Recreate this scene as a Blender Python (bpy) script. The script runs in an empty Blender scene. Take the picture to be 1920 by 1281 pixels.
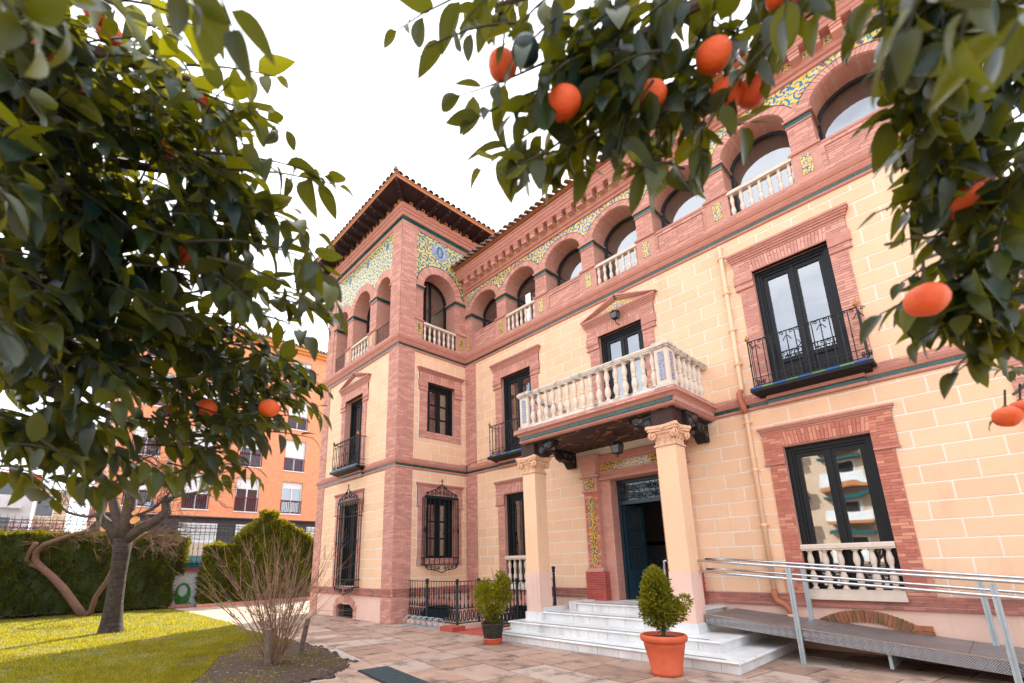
import bpy, math, random
import numpy as np
from mathutils import Vector, Matrix
random.seed(7); RN = random.Random(11); np.random.seed(5)
scene = bpy.context.scene
R = math.radians
PI = math.pi

# ------------------------------------------------------------------ camera, world, sun
CAM = np.array([12.374, -10.329, 1.6])
cR = np.array([0.68127431, 0.73170723, -0.02167566])
cF = np.array([-0.70572635, 0.66437402, 0.24608431])
cU = np.cross(cR, cF)
FPX, PPX, PPY = 882.4, 925.15, 833.2
cam = bpy.data.cameras.new('camera'); camo = bpy.data.objects.new('camera', cam)
scene.collection.objects.link(camo); scene.camera = camo
camo.matrix_world = Matrix(((cR[0], cU[0], -cF[0], CAM[0]), (cR[1], cU[1], -cF[1], CAM[1]), (cR[2], cU[2], -cF[2], CAM[2]), (0, 0, 0, 1)))
cam.sensor_width = 36; cam.lens = FPX / 1920 * 36
cam.shift_x = 34.85 / 1920; cam.shift_y = 192.7 / 1920
cam.clip_start = 0.05; cam.clip_end = 800
cam.dof.use_dof = True; cam.dof.focus_distance = 9.0; cam.dof.aperture_fstop = 2.8

SUN = Vector((-0.40, 0.64, 0.655)).normalized()
elev = math.asin(SUN.z); azim = math.atan2(SUN.x, SUN.y)
world = bpy.data.worlds.new('World'); scene.world = world; world.use_nodes = True
nt = world.node_tree; nt.nodes.clear()
out = nt.nodes.new('ShaderNodeOutputWorld'); bg = nt.nodes.new('ShaderNodeBackground')
sky = nt.nodes.new('ShaderNodeTexSky'); sky.sky_type = 'NISHITA'; sky.sun_disc = False
sky.sun_elevation = elev; sky.sun_rotation = azim; sky.air_density = 1.0; sky.dust_density = 1.5; sky.ozone_density = 1.0
bg.inputs[1].default_value = 0.13
tc = nt.nodes.new('ShaderNodeTexCoord'); mp = nt.nodes.new('ShaderNodeMapping'); mp.inputs['Scale'].default_value = (1, 1, 2.2)
no = nt.nodes.new('ShaderNodeTexNoise'); no.inputs['Scale'].default_value = 1.7; no.inputs['Detail'].default_value = 7; no.inputs['Roughness'].default_value = .55
rp = nt.nodes.new('ShaderNodeValToRGB'); rp.color_ramp.elements[0].position = .33; rp.color_ramp.elements[1].position = .56
mx = nt.nodes.new('ShaderNodeMix'); mx.data_type = 'RGBA'
nt.links.new(tc.outputs['Generated'], mp.inputs[0]); nt.links.new(mp.outputs[0], no.inputs[0]); nt.links.new(no.outputs[0], rp.inputs[0])
dt_ = nt.nodes.new('ShaderNodeVectorMath'); dt_.operation = 'DOT_PRODUCT'; dt_.inputs[1].default_value = tuple(SUN); nt.links.new(tc.outputs['Generated'], dt_.inputs[0])
mr_ = nt.nodes.new('ShaderNodeMapRange'); mr_.interpolation_type = 'SMOOTHSTEP'; mr_.inputs[1].default_value = .25; mr_.inputs[2].default_value = .72; nt.links.new(dt_.outputs['Value'], mr_.inputs[0])
mm_ = nt.nodes.new('ShaderNodeMath'); mm_.operation = 'MAXIMUM'; nt.links.new(rp.outputs[0], mm_.inputs[0]); nt.links.new(mr_.outputs[0], mm_.inputs[1]); nt.links.new(mm_.outputs[0], mx.inputs[0]); nt.links.new(sky.outputs[0], mx.inputs[6]); mx.inputs[7].default_value = (8.3, 8.5, 8.9, 1)
nt.links.new(mx.outputs[2], bg.inputs[0]); nt.links.new(bg.outputs[0], out.inputs[0])
sl = bpy.data.lights.new('sun', 'SUN'); so = bpy.data.objects.new('sun', sl); scene.collection.objects.link(so)
sl.energy = 4.4; sl.angle = R(.6); sl.color = (1, .93, .80)
so.rotation_euler = SUN.to_track_quat('Z', 'Y').to_euler()
scene.view_settings.view_transform = 'Standard'; scene.view_settings.look = 'None'
scene.view_settings.exposure = 1.45; scene.view_settings.gamma = 1
scene.cycles.max_bounces = 7; scene.cycles.transparent_max_bounces = 12; scene.cycles.sample_clamp_indirect = 6

def at(px, py, depth):
    """measured picture position at a given depth in front of the viewpoint -> place in the world"""
    return CAM + depth * (cF + cR * (px - PPX) / FPX - cU * (py - PPY) / FPX)

# ------------------------------------------------------------------ materials
def newmat(name):
    m = bpy.data.materials.new(name); m.use_nodes = True; m.node_tree.nodes.clear(); return m
class N:
    def __init__(s, m): s.t = m.node_tree
    def __call__(s, typ, ins=None, **kw):
        n = s.t.nodes.new('ShaderNode' + typ)
        for k, v in kw.items(): setattr(n, k, v)
        if ins:
            for k, v in ins.items():
                if isinstance(v, bpy.types.NodeSocket): s.t.links.new(v, n.inputs[k])
                else: n.inputs[k].default_value = v
        return n
def mixc(n, f, a, b, bt='MIX'):
    q = n('Mix', data_type='RGBA', blend_type=bt)
    for i, v in ((0, f), (6, a), (7, b)):
        if isinstance(v, bpy.types.NodeSocket): n.t.links.new(v, q.inputs[i])
        else: q.inputs[i].default_value = v if i == 0 else (*v, 1) if len(v) == 3 else v
    return q.outputs[2]
def mth(n, op, a, b=0.0, c=0.0):
    q = n('Math', operation=op)
    for i, v in enumerate((a, b, c)):
        if isinstance(v, bpy.types.NodeSocket): n.t.links.new(v, q.inputs[i])
        else: q.inputs[i].default_value = v
    return q.outputs[0]
def ramp(n, f, *els):
    q = n('ValToRGB', {0: f}); cr = q.color_ramp
    while len(cr.elements) < len(els): cr.elements.new(.5)
    for e, (p, c) in zip(cr.elements, els): e.position = p; e.color = (*c, 1) if isinstance(c, tuple) else (c, c, c, 1)
    return q.outputs[0]
def rnd(n):
    a = n('ObjectInfo').outputs['Random']; b = n('NewGeometry').outputs['Random Per Island']
    return mth(n, 'FRACT', mth(n, 'ADD', mth(n, 'MULTIPLY', a, 7.31), mth(n, 'MULTIPLY', b, 3.77)))
def pm(name, c1, c2, rough=.8, nscale=3, vary=.25, bump=.2, bscale=60, c3=None, spec=.3, metal=0, dirt=None, coat=0, sub=None):
    """two-tone weathered surface; every separate piece gets its own tone"""
    m = newmat(name); n = N(m); pos = n('NewGeometry').outputs['Position']
    n1 = n('TexNoise', {'Vector': pos, 'Scale': nscale, 'Detail': 6, 'Roughness': .6}).outputs[0]
    f = ramp(n, n1, (.35, 0.), (.65, 1.))
    col = mixc(n, f, c1, c2)
    r = rnd(n)
    if c3: col = mixc(n, ramp(n, r, (.55, 0.), (.9, 1.)), col, c3)
    if vary:
        v = mth(n, 'ADD', mth(n, 'MULTIPLY', r, vary), 1 - vary / 2)
        col = mixc(n, 1.0, col, n('CombineColor', {0: v, 1: v, 2: v}).outputs[0], 'MULTIPLY')
    if dirt:
        n2 = n('TexNoise', {'Vector': pos, 'Scale': dirt[1], 'Detail': 8, 'Roughness': .7}).outputs[0]
        col = mixc(n, ramp(n, n2, (dirt[2], 0.), (dirt[2] + .14, dirt[3])), col, dirt[0])
    b = n('Bump', {'Strength': bump, 'Distance': .01, 'Height': n('TexNoise', {'Vector': pos, 'Scale': bscale, 'Detail': 5}).outputs[0]})
    p = n('BsdfPrincipled', {'Base Color': col, 'Roughness': rough, 'Metallic': metal, 'Specular IOR Level': spec, 'Normal': b.outputs[0], 'Coat Weight': coat})
    n('OutputMaterial', {0: p.outputs[0]})
    return m
M = {}
M['plaster'] = pm('cream_plaster', (.80, .53, .350), (.765, .495, .315), .9, 1.3, .09, .25, 140, dirt=((.68, .42, .26), 1.7, .60, .35))
def streak(m, c, amt, lo=.52):
    n = N(m); p = [x for x in m.node_tree.nodes if x.type == 'BSDF_PRINCIPLED'][0]; src = p.inputs['Base Color'].links[0].from_socket; pos = n('NewGeometry').outputs['Position']
    v = n('Mapping', {'Vector': pos, 'Scale': (5, 5, .55)}).outputs[0]; f = n('TexNoise', {'Vector': v, 'Scale': 1.0, 'Detail': 8, 'Roughness': .65}).outputs[0]
    big = n('TexNoise', {'Vector': pos, 'Scale': .7, 'Detail': 3}).outputs[0]
    q = mixc(n, mth(n, 'MULTIPLY', ramp(n, f, (lo, 0.), (lo + .2, 1.)), ramp(n, big, (.35, 0.), (.7, amt))), src, c); m.node_tree.links.new(q, p.inputs['Base Color'])
streak(M['plaster'], (.60, .36, .22), .55)
M['joint'] = pm('plaster_joint', (.81, .73, .64), (.77, .68, .59), .95, 2, 0, .2, 120)
M['pink'] = pm('pink_plaster', (.74, .51, .42), (.70, .47, .38), .9, 1.2, .05, .25, 110, dirt=((.50, .33, .24), 2.6, .60, .6))
M['column'] = pm('column_plaster', (.79, .52, .335), (.75, .485, .30), .85, 1.0, .04, .2, 90, dirt=((.66, .42, .26), 1.9, .60, .5))
streak(M['column'], (.58, .37, .24), .5); streak(M['pink'], (.45, .32, .26), .6)
M['capital'] = pm('capital_plaster', (.74, .47, .31), (.62, .37, .24), .8, 9, .06, .3, 80)
M['brick'] = pm('pink_brick', (.57, .285, .230), (.51, .245, .198), .85, 5, .22, .5, 150, c3=(.60, .31, .245), dirt=((.60, .38, .32), 4.5, .60, .40))
M['redbrick'] = pm('red_brick', (.53, .19, .135), (.47, .155, .11), .85, 6, .30, .5, 150, c3=(.56, .25, .17), dirt=((.56, .33, .27), 7, .62, .5))
M['doorbrick'] = pm('deep_red_brick', (.42, .085, .065), (.36, .07, .055), .8, 5, .3, .4, 150)
M['mossbrick'] = pm('mossy_brick', (.33, .12, .06), (.26, .10, .05), .9, 6, .5, .5, 120, dirt=((.10, .09, .03), 5, .50, .8))
M['plinthband'] = pm('plinth_brick', (.43, .17, .13), (.34, .135, .11), .85, 5, .4, .5, 150, dirt=((.12, .085, .07), 2.2, .54, .85))
M['mortar'] = pm('mortar', (.52, .29, .235), (.46, .25, .20), .95, 9, 0, .4, 120)
M['mould'] = pm('brick_moulding', (.50, .235, .185), (.45, .20, .155), .8, 6, .2, .4, 90, dirt=((.22, .09, .07), 3.5, .62, .6))
M['green'] = pm('green_glazed_tile', (.004, .050, .042), (.006, .070, .055), .2, 8, .5, .05, 30, spec=.5)
M['stone'] = pm('cream_cast_stone', (.68, .58, .49), (.62, .52, .43), .75, 6, .06, .3, 90, dirt=((.40, .32, .25), 7, .66, .5))
M['oldstone'] = pm('weathered_stone', (.64, .58, .51), (.50, .44, .38), .85, 5, .06, .5, 80, dirt=((.10, .085, .07), 5, .51, .85))
M['marble'] = pm('white_marble', (.76, .76, .74), (.62, .63, .64), .3, 3, .10, .08, 40, spec=.5, dirt=((.34, .27, .21), 4, .63, .6))
streak(M['marble'], (.40, .34, .29), .75, .48)
M['wood'] = pm('dark_wood', (.009, .007, .007), (.016, .011, .009), .55, 12, .2, .5, 60)
M['beam'] = pm('brown_beam', (.05, .020, .018), (.035, .016, .014), .6, 8, .1, .4, 60)
M['eave'] = pm('eave_wood', (.045, .022, .025), (.030, .016, .020), .7, 8, .3, .5, 60)
M['fascia'] = pm('orange_fascia', (.46, .20, .09), (.38, .155, .065), .7, 6, .1, .3, 60)
M['frame'] = pm('blue_black_paint', (.004, .006, .009), (.008, .010, .013), .45, 20, .1, .1, 60, spec=.25)
M['iron'] = pm('dark_green_iron', (.004, .013, .018), (.007, .018, .024), .45, 20, .1, .2, 90, spec=.25)
M['blackiron'] = pm('grey_iron', (.016, .016, .020), (.024, .024, .028), .5, 20, .1, .2, 90, spec=.3)
M['brass'] = pm('brass', (.45, .22, .06), (.30, .14, .04), .4, 20, .1, .2, 60, metal=.7)
M['tile'] = pm('clay_roof_tile', (.27, .19, .15), (.20, .14, .12), .85, 8, .5, .5, 60, dirt=((.05, .045, .035), 6, .52, .8))
M['steel'] = pm('brushed_steel', (.62, .63, .64), (.52, .53, .55), .22, 20, .05, .05, 200, metal=1)
M['galv'] = pm('galvanised_post', (.42, .50, .54), (.36, .43, .47), .45, 12, .05, .1, 100, metal=.6)
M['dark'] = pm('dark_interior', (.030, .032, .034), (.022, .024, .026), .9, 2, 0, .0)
M['roomwall'] = pm('room_wall', (.20, .18, .155), (.17, .155, .14), .9, 2, 0, .0)
M['blind'] = pm('beige_blind', (.58, .50, .40), (.54, .46, .37), .9, 1, 0, .05)
M['curtain'] = pm('white_curtain', (.62, .62, .60), (.52, .52, .50), .9, 3, 0, .2, 20)
M['terracotta'] = pm('terracotta', (.56, .105, .042), (.46, .085, .036), .65, 6, .05, .2, 90, dirt=((.62, .26, .17), 7, .62, .5))
M['blackpot'] = pm('black_plastic_pot', (.018, .016, .015), (.05, .04, .03), .7, 14, 0, .4, 60)
M['soil'] = pm('soil', (.050, .030, .024), (.085, .052, .040), .95, 9, .3, .9, 60, dirt=((.16, .13, .11), 24, .66, .8))
M['bark'] = pm('grey_bark', (.10, .072, .060), (.055, .040, .036), .9, 10, .1, 1.0, 30, dirt=((.24, .19, .16), 14, .60, .6))
M['redbark'] = pm('brown_bark', (.19, .10, .068), (.12, .065, .045), .9, 14, .2, .8, 50)
M['cutwood'] = pm('fresh_cut_wood', (.62, .30, .12), (.55, .24, .08), .8, 10, 0, .2)
M['twig'] = pm('green_twig', (.018, .022, .012), (.035, .032, .016), .7, 14, .2, .4, 80)
M['drytwig'] = pm('dry_twig', (.20, .105, .065), (.30, .19, .12), .8, 12, .6, .4, 80)
M['paving'] = pm('sandstone_slab', (.42, .265, .190), (.30, .19, .145), .8, 3.4, .40, .9, 26, c3=(.36, .27, .22), dirt=((.075, .055, .055), 1.9, .52, .85))
M['paving2'] = pm('pale_slab', (.38, .29, .22), (.31, .23, .18), .85, 2.4, .2, .5, 40, dirt=((.22, .16, .13), 2.6, .58, .6))
M['grout'] = pm('grout', (.46, .38, .32), (.36, .29, .25), .95, 6, 0, .6, 60)
M['grasssoil'] = pm('lawn_soil', (.085, .105, .020), (.17, .135, .045), .95, 1.6, 0, .8, 60)
M['white'] = pm('white_render', (.66, .68, .70), (.56, .59, .62), .9, 2, 0, .2, 60, dirt=((.40, .38, .36), 3, .62, .5))
M['whiteframe'] = pm('white_frame', (.72, .72, .72), (.68, .68, .68), .5, 4, .02, .05)
M['purple'] = pm('purple_metal', (.16, .02, .045), (.13, .018, .04), .5, 6, .05, .1)
M['unripe'] = pm('unripe_peel', (.006, .018, .018), (.010, .03, .02), .3, 20, 0, .3, 300)
M['stake'] = pm('weathered_stake', (.22, .16, .12), (.13, .09, .07), .9, 14, 0, .8, 40)
M['carving'] = pm('highlit_carving', (.040, .034, .034), (.065, .055, .052), .32, 30, .1, .3, 60, spec=.6)  # lighter than the bracket wood so its colour carries the highlights; also glossier
M['clay'] = pm('dull_clay_pipe', (.46, .16, .09), (.38, .13, .075), .7, 8, .05, .2, 90)
M['hose'] = pm('green_hose', (.045, .26, .03), (.03, .20, .025), .35, 20, .3, .05, spec=.5)
M['redpaint'] = pm('red_painted_floor', (.42, .085, .06), (.36, .07, .05), .7, 6, .1, .3, 60)
M['darkwall'] = pm('dark_render', (.075, .062, .062), (.06, .052, .052), .8, 3, 0, .2)
M['beige'] = pm('beige_render', (.58, .45, .34), (.52, .40, .30), .9, 2, .05, .1)
M['yellowband'] = pm('ochre_cornice', (.66, .30, .08), (.60, .26, .07), .8, 3, .1, .1)
M['blue'] = pm('blue_enamel', (.02, .16, .34), (.02, .14, .30), .3, 3, 0, .05)
M['blueglaze'] = pm('blue_glazed_tile', (.01, .11, .36), (.01, .09, .30), .2, 8, .3, .05)
M['limeglaze'] = pm('lime_glazed_tile', (.10, .22, .09), (.08, .18, .07), .25, 8, .3, .05)
M['aluminium'] = None

def brickwall(name, c1, c2, mo, bw=.27, bh=.06, ms=.008, bump=.5):
    m = newmat(name); n = N(m); pos = n('NewGeometry').outputs['Position']
    s = n('SeparateXYZ', {0: pos}); v = n('CombineXYZ', {0: mth(n, 'ADD', s.outputs[0], s.outputs[1]), 1: s.outputs[2]}).outputs[0]
    b = n('TexBrick', {'Vector': v, 'Color1': (*c1, 1), 'Color2': (*c2, 1), 'Mortar': (*mo, 1), 'Scale': 1, 'Mortar Size': ms, 'Mortar Smooth': .2, 'Brick Width': bw, 'Row Height': bh})
    nn = n('TexNoise', {'Vector': pos, 'Scale': 4, 'Detail': 7, 'Roughness': .7}).outputs[0]
    col = mixc(n, ramp(n, nn, (.4, 0.), (.75, .6)), b.outputs[0], tuple(x * .72 for x in c1))
    bp = n('Bump', {'Strength': bump, 'Distance': .01, 'Height': b.outputs[1]}); bp.invert = True
    p = n('BsdfPrincipled', {'Base Color': col, 'Roughness': .88, 'Specular IOR Level': .25, 'Normal': bp.outputs[0]})
    n('OutputMaterial', {0: p.outputs[0]}); return m
M['brickwall'] = brickwall('brick_masonry', (.53, .245, .190), (.58, .29, .22), (.54, .34, .28))
M['orangewall'] = brickwall('orange_masonry', (.78, .275, .135), (.82, .32, .165), (.76, .37, .22), .25, .065, .008, .2)
M['peachwall'] = brickwall('peach_masonry', (.74, .34, .20), (.78, .38, .24), (.70, .38, .26), .25, .065, .008, .2)

def majolica(name, ground=(.75, .46, .05), lines=(.015, .20, .17), blobs=(.03, .10, .42), extra=(.52, .62, .66), scale=1.0, cell=3.6):
    """hand-painted scroll tilework: curling leaf lines and flower blobs on a ground glaze"""
    m = newmat(name); n = N(m); pos = n('NewGeometry').outputs['Position']
    s = n('SeparateXYZ', {0: pos}); v = n('CombineXYZ', {0: mth(n, 'ADD', s.outputs[0], s.outputs[1]), 1: s.outputs[2]}).outputs[0]
    sc = cell / scale
    vo = n('TexVoronoi', {'Vector': v, 'Scale': sc, 'Randomness': .35}, feature='F1')
    d = vo.outputs['Distance']
    sub = n('VectorMath', {0: n('VectorMath', {0: v, 1: (sc, sc, sc)}, operation='MULTIPLY').outputs[0], 1: n('VectorMath', {0: vo.outputs['Position'], 1: (sc, sc, sc)}, operation='MULTIPLY').outputs[0]}, operation='SUBTRACT')
    sp = n('SeparateXYZ', {0: sub.outputs[0]})
    ang = mth(n, 'ARCTAN2', sp.outputs[1], sp.outputs[0])
    spiral = mth(n, 'SINE', mth(n, 'ADD', mth(n, 'MULTIPLY', d, 17.), mth(n, 'MULTIPLY', ang, 2.)))
    ns = n('TexNoise', {'Vector': v, 'Scale': sc * 3.4, 'Detail': 3, 'Distortion': 1.4}).outputs[0]
    tone = n('TexNoise', {'Vector': v, 'Scale': sc * 1.1, 'Detail': 1}).outputs[0]
    lc = mixc(n, ramp(n, tone, (.42, 0.), (.58, 1.)), lines, (lines[0] * 2, lines[1] * .7, lines[2] * 1.9))
    col = mixc(n, ramp(n, mth(n, 'ADD', spiral, mth(n, 'MULTIPLY', mth(n, 'SUBTRACT', ns, .5), 2.6)), (.20, 0.), (.30, 1.)), ground, lc)
    col = mixc(n, ramp(n, ns, (.60, 0.), (.63, 1.)), col, blobs)
    col = mixc(n, ramp(n, ns, (.36, 1.), (.39, 0.)), col, extra)
    col = mixc(n, ramp(n, d, (.10, 1.), (.14, 0.)), col, (.30, .06, .04))
    p = n('BsdfPrincipled', {'Base Color': col, 'Roughness': .16, 'Specular IOR Level': .55})
    n('OutputMaterial', {0: p.outputs[0]}); return m
M['maj'] = majolica('majolica_frieze')
M['majbig'] = majolica('majolica_panel', (.62, .46, .10), (.006, .13, .10), (.02, .09, .22), (.26, .42, .36), cell=3.0)
M['majsmall'] = majolica('majolica_plaque', (.78, .50, .05), (.012, .10, .09), (.03, .10, .42), (.60, .50, .25), cell=7.5)
M['majdoor'] = majolica('majolica_door', (.72, .36, .02), (.01, .13, .10), (.04, .045, .07), (.05, .30, .30), cell=5.5)
M['majblue'] = majolica('majolica_blue', (.42, .45, .45), (.015, .09, .20), (.30, .05, .035), (.01, .07, .09), cell=13)

def glassmat(name, tint=(.02, .024, .028), ior=1.9, rough=.02, clear=0.0):
    m = newmat(name); n = N(m); pos = n('NewGeometry').outputs['Position']
    w = n('TexNoise', {'Vector': pos, 'Scale': 1.6, 'Detail': 1}).outputs[0]
    b = n('Bump', {'Strength': .06, 'Distance': .05, 'Height': w})
    gl = n('BsdfGlossy', {'Color': (.92, .95, 1, 1), 'Roughness': rough, 'Normal': b.outputs[0]})
    di = n('BsdfTransparent', {'Color': (.72, .76, .76, 1)}) if clear else n('BsdfDiffuse', {'Color': (*tint, 1)})
    fr = n('Fresnel', {'IOR': ior, 'Normal': b.outputs[0]})
    mxs = n('MixShader', {0: fr.outputs[0], 1: di.outputs[0], 2: gl.outputs[0]})
    n('OutputMaterial', {0: mxs.outputs[0]}); return m
M['glass'] = glassmat('window_glass', clear=1, ior=3.2)
M['darkglass'] = glassmat('dark_glass', ior=1.7)
M['lampglass'] = glassmat('lamp_glass', tint=(.07, .075, .075), ior=1.5)

def leafmat(name, c1, c2, trans, gloss=.35, tw=.42, vein=True):
    m = newmat(name); n = N(m); pos = n('NewGeometry').outputs['Position']
    r = rnd(n)
    col = mixc(n, ramp(n, r, (.25, 0.), (.75, 1.)), c1, c2)
    if vein: col = mixc(n, ramp(n, r, (.84, 0.), (.97, 1.)), col, (.075, .085, .006))
    nn = n('TexNoise', {'Vector': pos, 'Scale': 30, 'Detail': 3}).outputs[0]
    col = mixc(n, ramp(n, nn, (.4, 0.), (.8, .35)), col, tuple(x * 1.5 for x in c2))
    if not vein:
        big = n('TexNoise', {'Vector': pos, 'Scale': 1.5, 'Detail': 6, 'Roughness': .65}).outputs[0]
        col = mixc(n, ramp(n, big, (.40, .75), (.56, 0.)), col, tuple(x * .45 for x in c1)); col = mixc(n, ramp(n, big, (.56, 0.), (.72, .6)), col, tuple(x * 1.35 for x in c2))
    nrm = None
    if vein:
        uv = n('UVMap').outputs[0]; s = n('SeparateXYZ', {0: uv})
        av = mth(n, 'ABSOLUTE', mth(n, 'SUBTRACT', s.outputs[0], .5))
        wv = mth(n, 'SINE', mth(n, 'MULTIPLY', mth(n, 'SUBTRACT', s.outputs[1], mth(n, 'MULTIPLY', av, .6)), 62.))
        rib = mth(n, 'LESS_THAN', av, .022)
        h = mth(n, 'ADD', mth(n, 'MULTIPLY', wv, .5), mth(n, 'MULTIPLY', rib, 2.))
        nrm = n('Bump', {'Strength': .12, 'Distance': .002, 'Height': h}).outputs[0]
        col = mixc(n, mth(n, 'MULTIPLY', rib, .5), col, tuple(x * 2.2 for x in c2))
    p = n('BsdfPrincipled', {'Base Color': col, 'Roughness': gloss, 'Specular IOR Level': .32})
    if nrm: n.t.links.new(nrm, p.inputs['Normal'])
    tcol = mixc(n, r, tuple(x * .55 for x in trans), trans)
    t = n('BsdfTranslucent', {'Color': tcol})
    if nrm: n.t.links.new(nrm, t.inputs['Normal'])
    s2 = n('MixShader', {0: tw, 1: p.outputs[0], 2: t.outputs[0]})
    n('OutputMaterial', {0: s2.outputs[0]}); return m
M['leaf'] = leafmat('orange_tree_leaf', (.002, .017, .020), (.009, .030, .010), (.30, .28, .005), .30, .36)
M['potleaf'] = leafmat('shrub_leaf', (.060, .105, .008), (.30, .26, .010), (.52, .46, .02), .4, .42, False)
M['hedge'] = leafmat('hedge_leaf', (.010, .028, .006), (.040, .065, .008), (.42, .36, .01), .6, .34, False)
M['hedge2'] = leafmat('golden_hedge_leaf', (.022, .050, .006), (.11, .13, .008), (.62, .50, .01), .6, .36, False)
M['grass'] = leafmat('grass_blade', (.045, .085, .008), (.20, .175, .016), (.78, .64, .02), .6, .42, False)
M['weeds'] = leafmat('ivy_leaf', (.03, .07, .015), (.06, .10, .02), (.2, .2, .02), .5, .3, False)
def orangemat():
    m = newmat('orange_peel'); n = N(m); pos = n('NewGeometry').outputs['Position']
    r = rnd(n); nn = n('TexNoise', {'Vector': pos, 'Scale': 22, 'Detail': 3}).outputs[0]
    col = mixc(n, nn, (.74, .095, .006), (.84, .155, .008)); col = mixc(n, mth(n, 'MULTIPLY', r, .5), col, (.56, .04, .006))
    vo = n('TexVoronoi', {'Vector': pos, 'Scale': 420})
    big = n('TexNoise', {'Vector': pos, 'Scale': 14, 'Detail': 2}).outputs[0]; col = mixc(n, ramp(n, big, (.45, 0.), (.7, .6)), col, (.55, .04, .006))  # darker red areas paint a shaded side into the peel colour
    h = mth(n, 'ADD', mth(n, 'MULTIPLY', vo.outputs[0], .4), mth(n, 'MULTIPLY', nn, 1.5))
    b = n('Bump', {'Strength': .9, 'Distance': .004, 'Height': h})
    p = n('BsdfPrincipled', {'Base Color': col, 'Roughness': .33, 'Normal': b.outputs[0], 'Subsurface Weight': .15, 'Subsurface Radius': (.02, .008, .003)})
    n('OutputMaterial', {0: p.outputs[0]}); return m
M['orange'] = orangemat()
def treadmat():
    m = newmat('chequer_plate'); n = N(m); pos = n('NewGeometry').outputs['Position']
    v = n('Mapping', {'Vector': pos, 'Rotation': (0, R(45), 0), 'Scale': (1, 1, 1)}).outputs[0]
    b = n('TexChecker', {'Vector': v, 'Scale': 13}).outputs[1]
    s = n('SeparateXYZ', {0: v})
    sx = mth(n, 'SINE', mth(n, 'MULTIPLY', s.outputs[0], 330.)); sz = mth(n, 'SINE', mth(n, 'MULTIPLY', s.outputs[2], 330.))
    h = mth(n, 'ADD', mth(n, 'MULTIPLY', b, sx), mth(n, 'MULTIPLY', mth(n, 'SUBTRACT', 1., b), sz))
    bp = n('Bump', {'Strength': .8, 'Distance': .004, 'Height': h})
    col = mixc(n, mth(n, 'MULTIPLY', mth(n, 'ADD', h, 1.), .5), (.11, .10, .10), (.40, .38, .38))  # ribs lightened and grooves darkened in the colour, imitating light on the relief
    p = n('BsdfPrincipled', {'Base Color': col, 'Metallic': .7, 'Roughness': .42, 'Normal': bp.outputs[0]})
    n('OutputMaterial', {0: p.outputs[0]}); return m
M['aluminium'] = treadmat()
M['deck'] = pm('ramp_deck', (.20, .19, .195), (.27, .26, .265), .42, 3, 0, .2, 200, metal=.6)
def ceilmat():
    m = newmat('painted_ceiling'); n = N(m); pos = n('NewGeometry').outputs['Position']
    w = n('TexNoise', {'Vector': n('Mapping', {'Vector': pos, 'Scale': (.8, 1.6, 1)}).outputs[0], 'Scale': 1.3, 'Detail': 0, 'Distortion': .6}).outputs[0]
    f = mth(n, 'ABSOLUTE', mth(n, 'SINE', mth(n, 'MULTIPLY', w, 22.)))
    col = mixc(n, ramp(n, f, (.20, 1.), (.27, 0.)), (.030, .018, .015), (.28, .10, .03))
    p = n('BsdfPrincipled', {'Base Color': col, 'Roughness': .7}); n('OutputMaterial', {0: p.outputs[0]}); return m
M['ceiling'] = ceilmat()

# ------------------------------------------------------------------ geometry helpers
class Fr:
    def __init__(s, O, U, V, W): s.O, s.U, s.V, s.W = map(lambda a: np.array(a, float), (O, U, V, W))
    def p(s, u, v, w): return s.O + s.U * u + s.V * v + s.W * w
FW = Fr((0, 0, 0), (1, 0, 0), (0, 1, 0), (0, 0, 1))
FM = Fr((0, 0, 0), (1, 0, 0), (0, 0, 1), (0, -1, 0))
TD = 2.823; TW = 5.66; XE = 13.45
FT = Fr((0, -TD, 0), (1, 0, 0), (0, 0, 1), (0, -1, 0))
FR = Fr((0, 0, 0), (0, 1, 0), (0, 0, 1), (1, 0, 0))
def fz(ang, O):   # upright frame turned by ang about z at O: u along, v across, w up
    c, s = math.cos(ang), math.sin(ang); return Fr(O, (c, s, 0), (-s, c, 0), (0, 0, 1))

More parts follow.
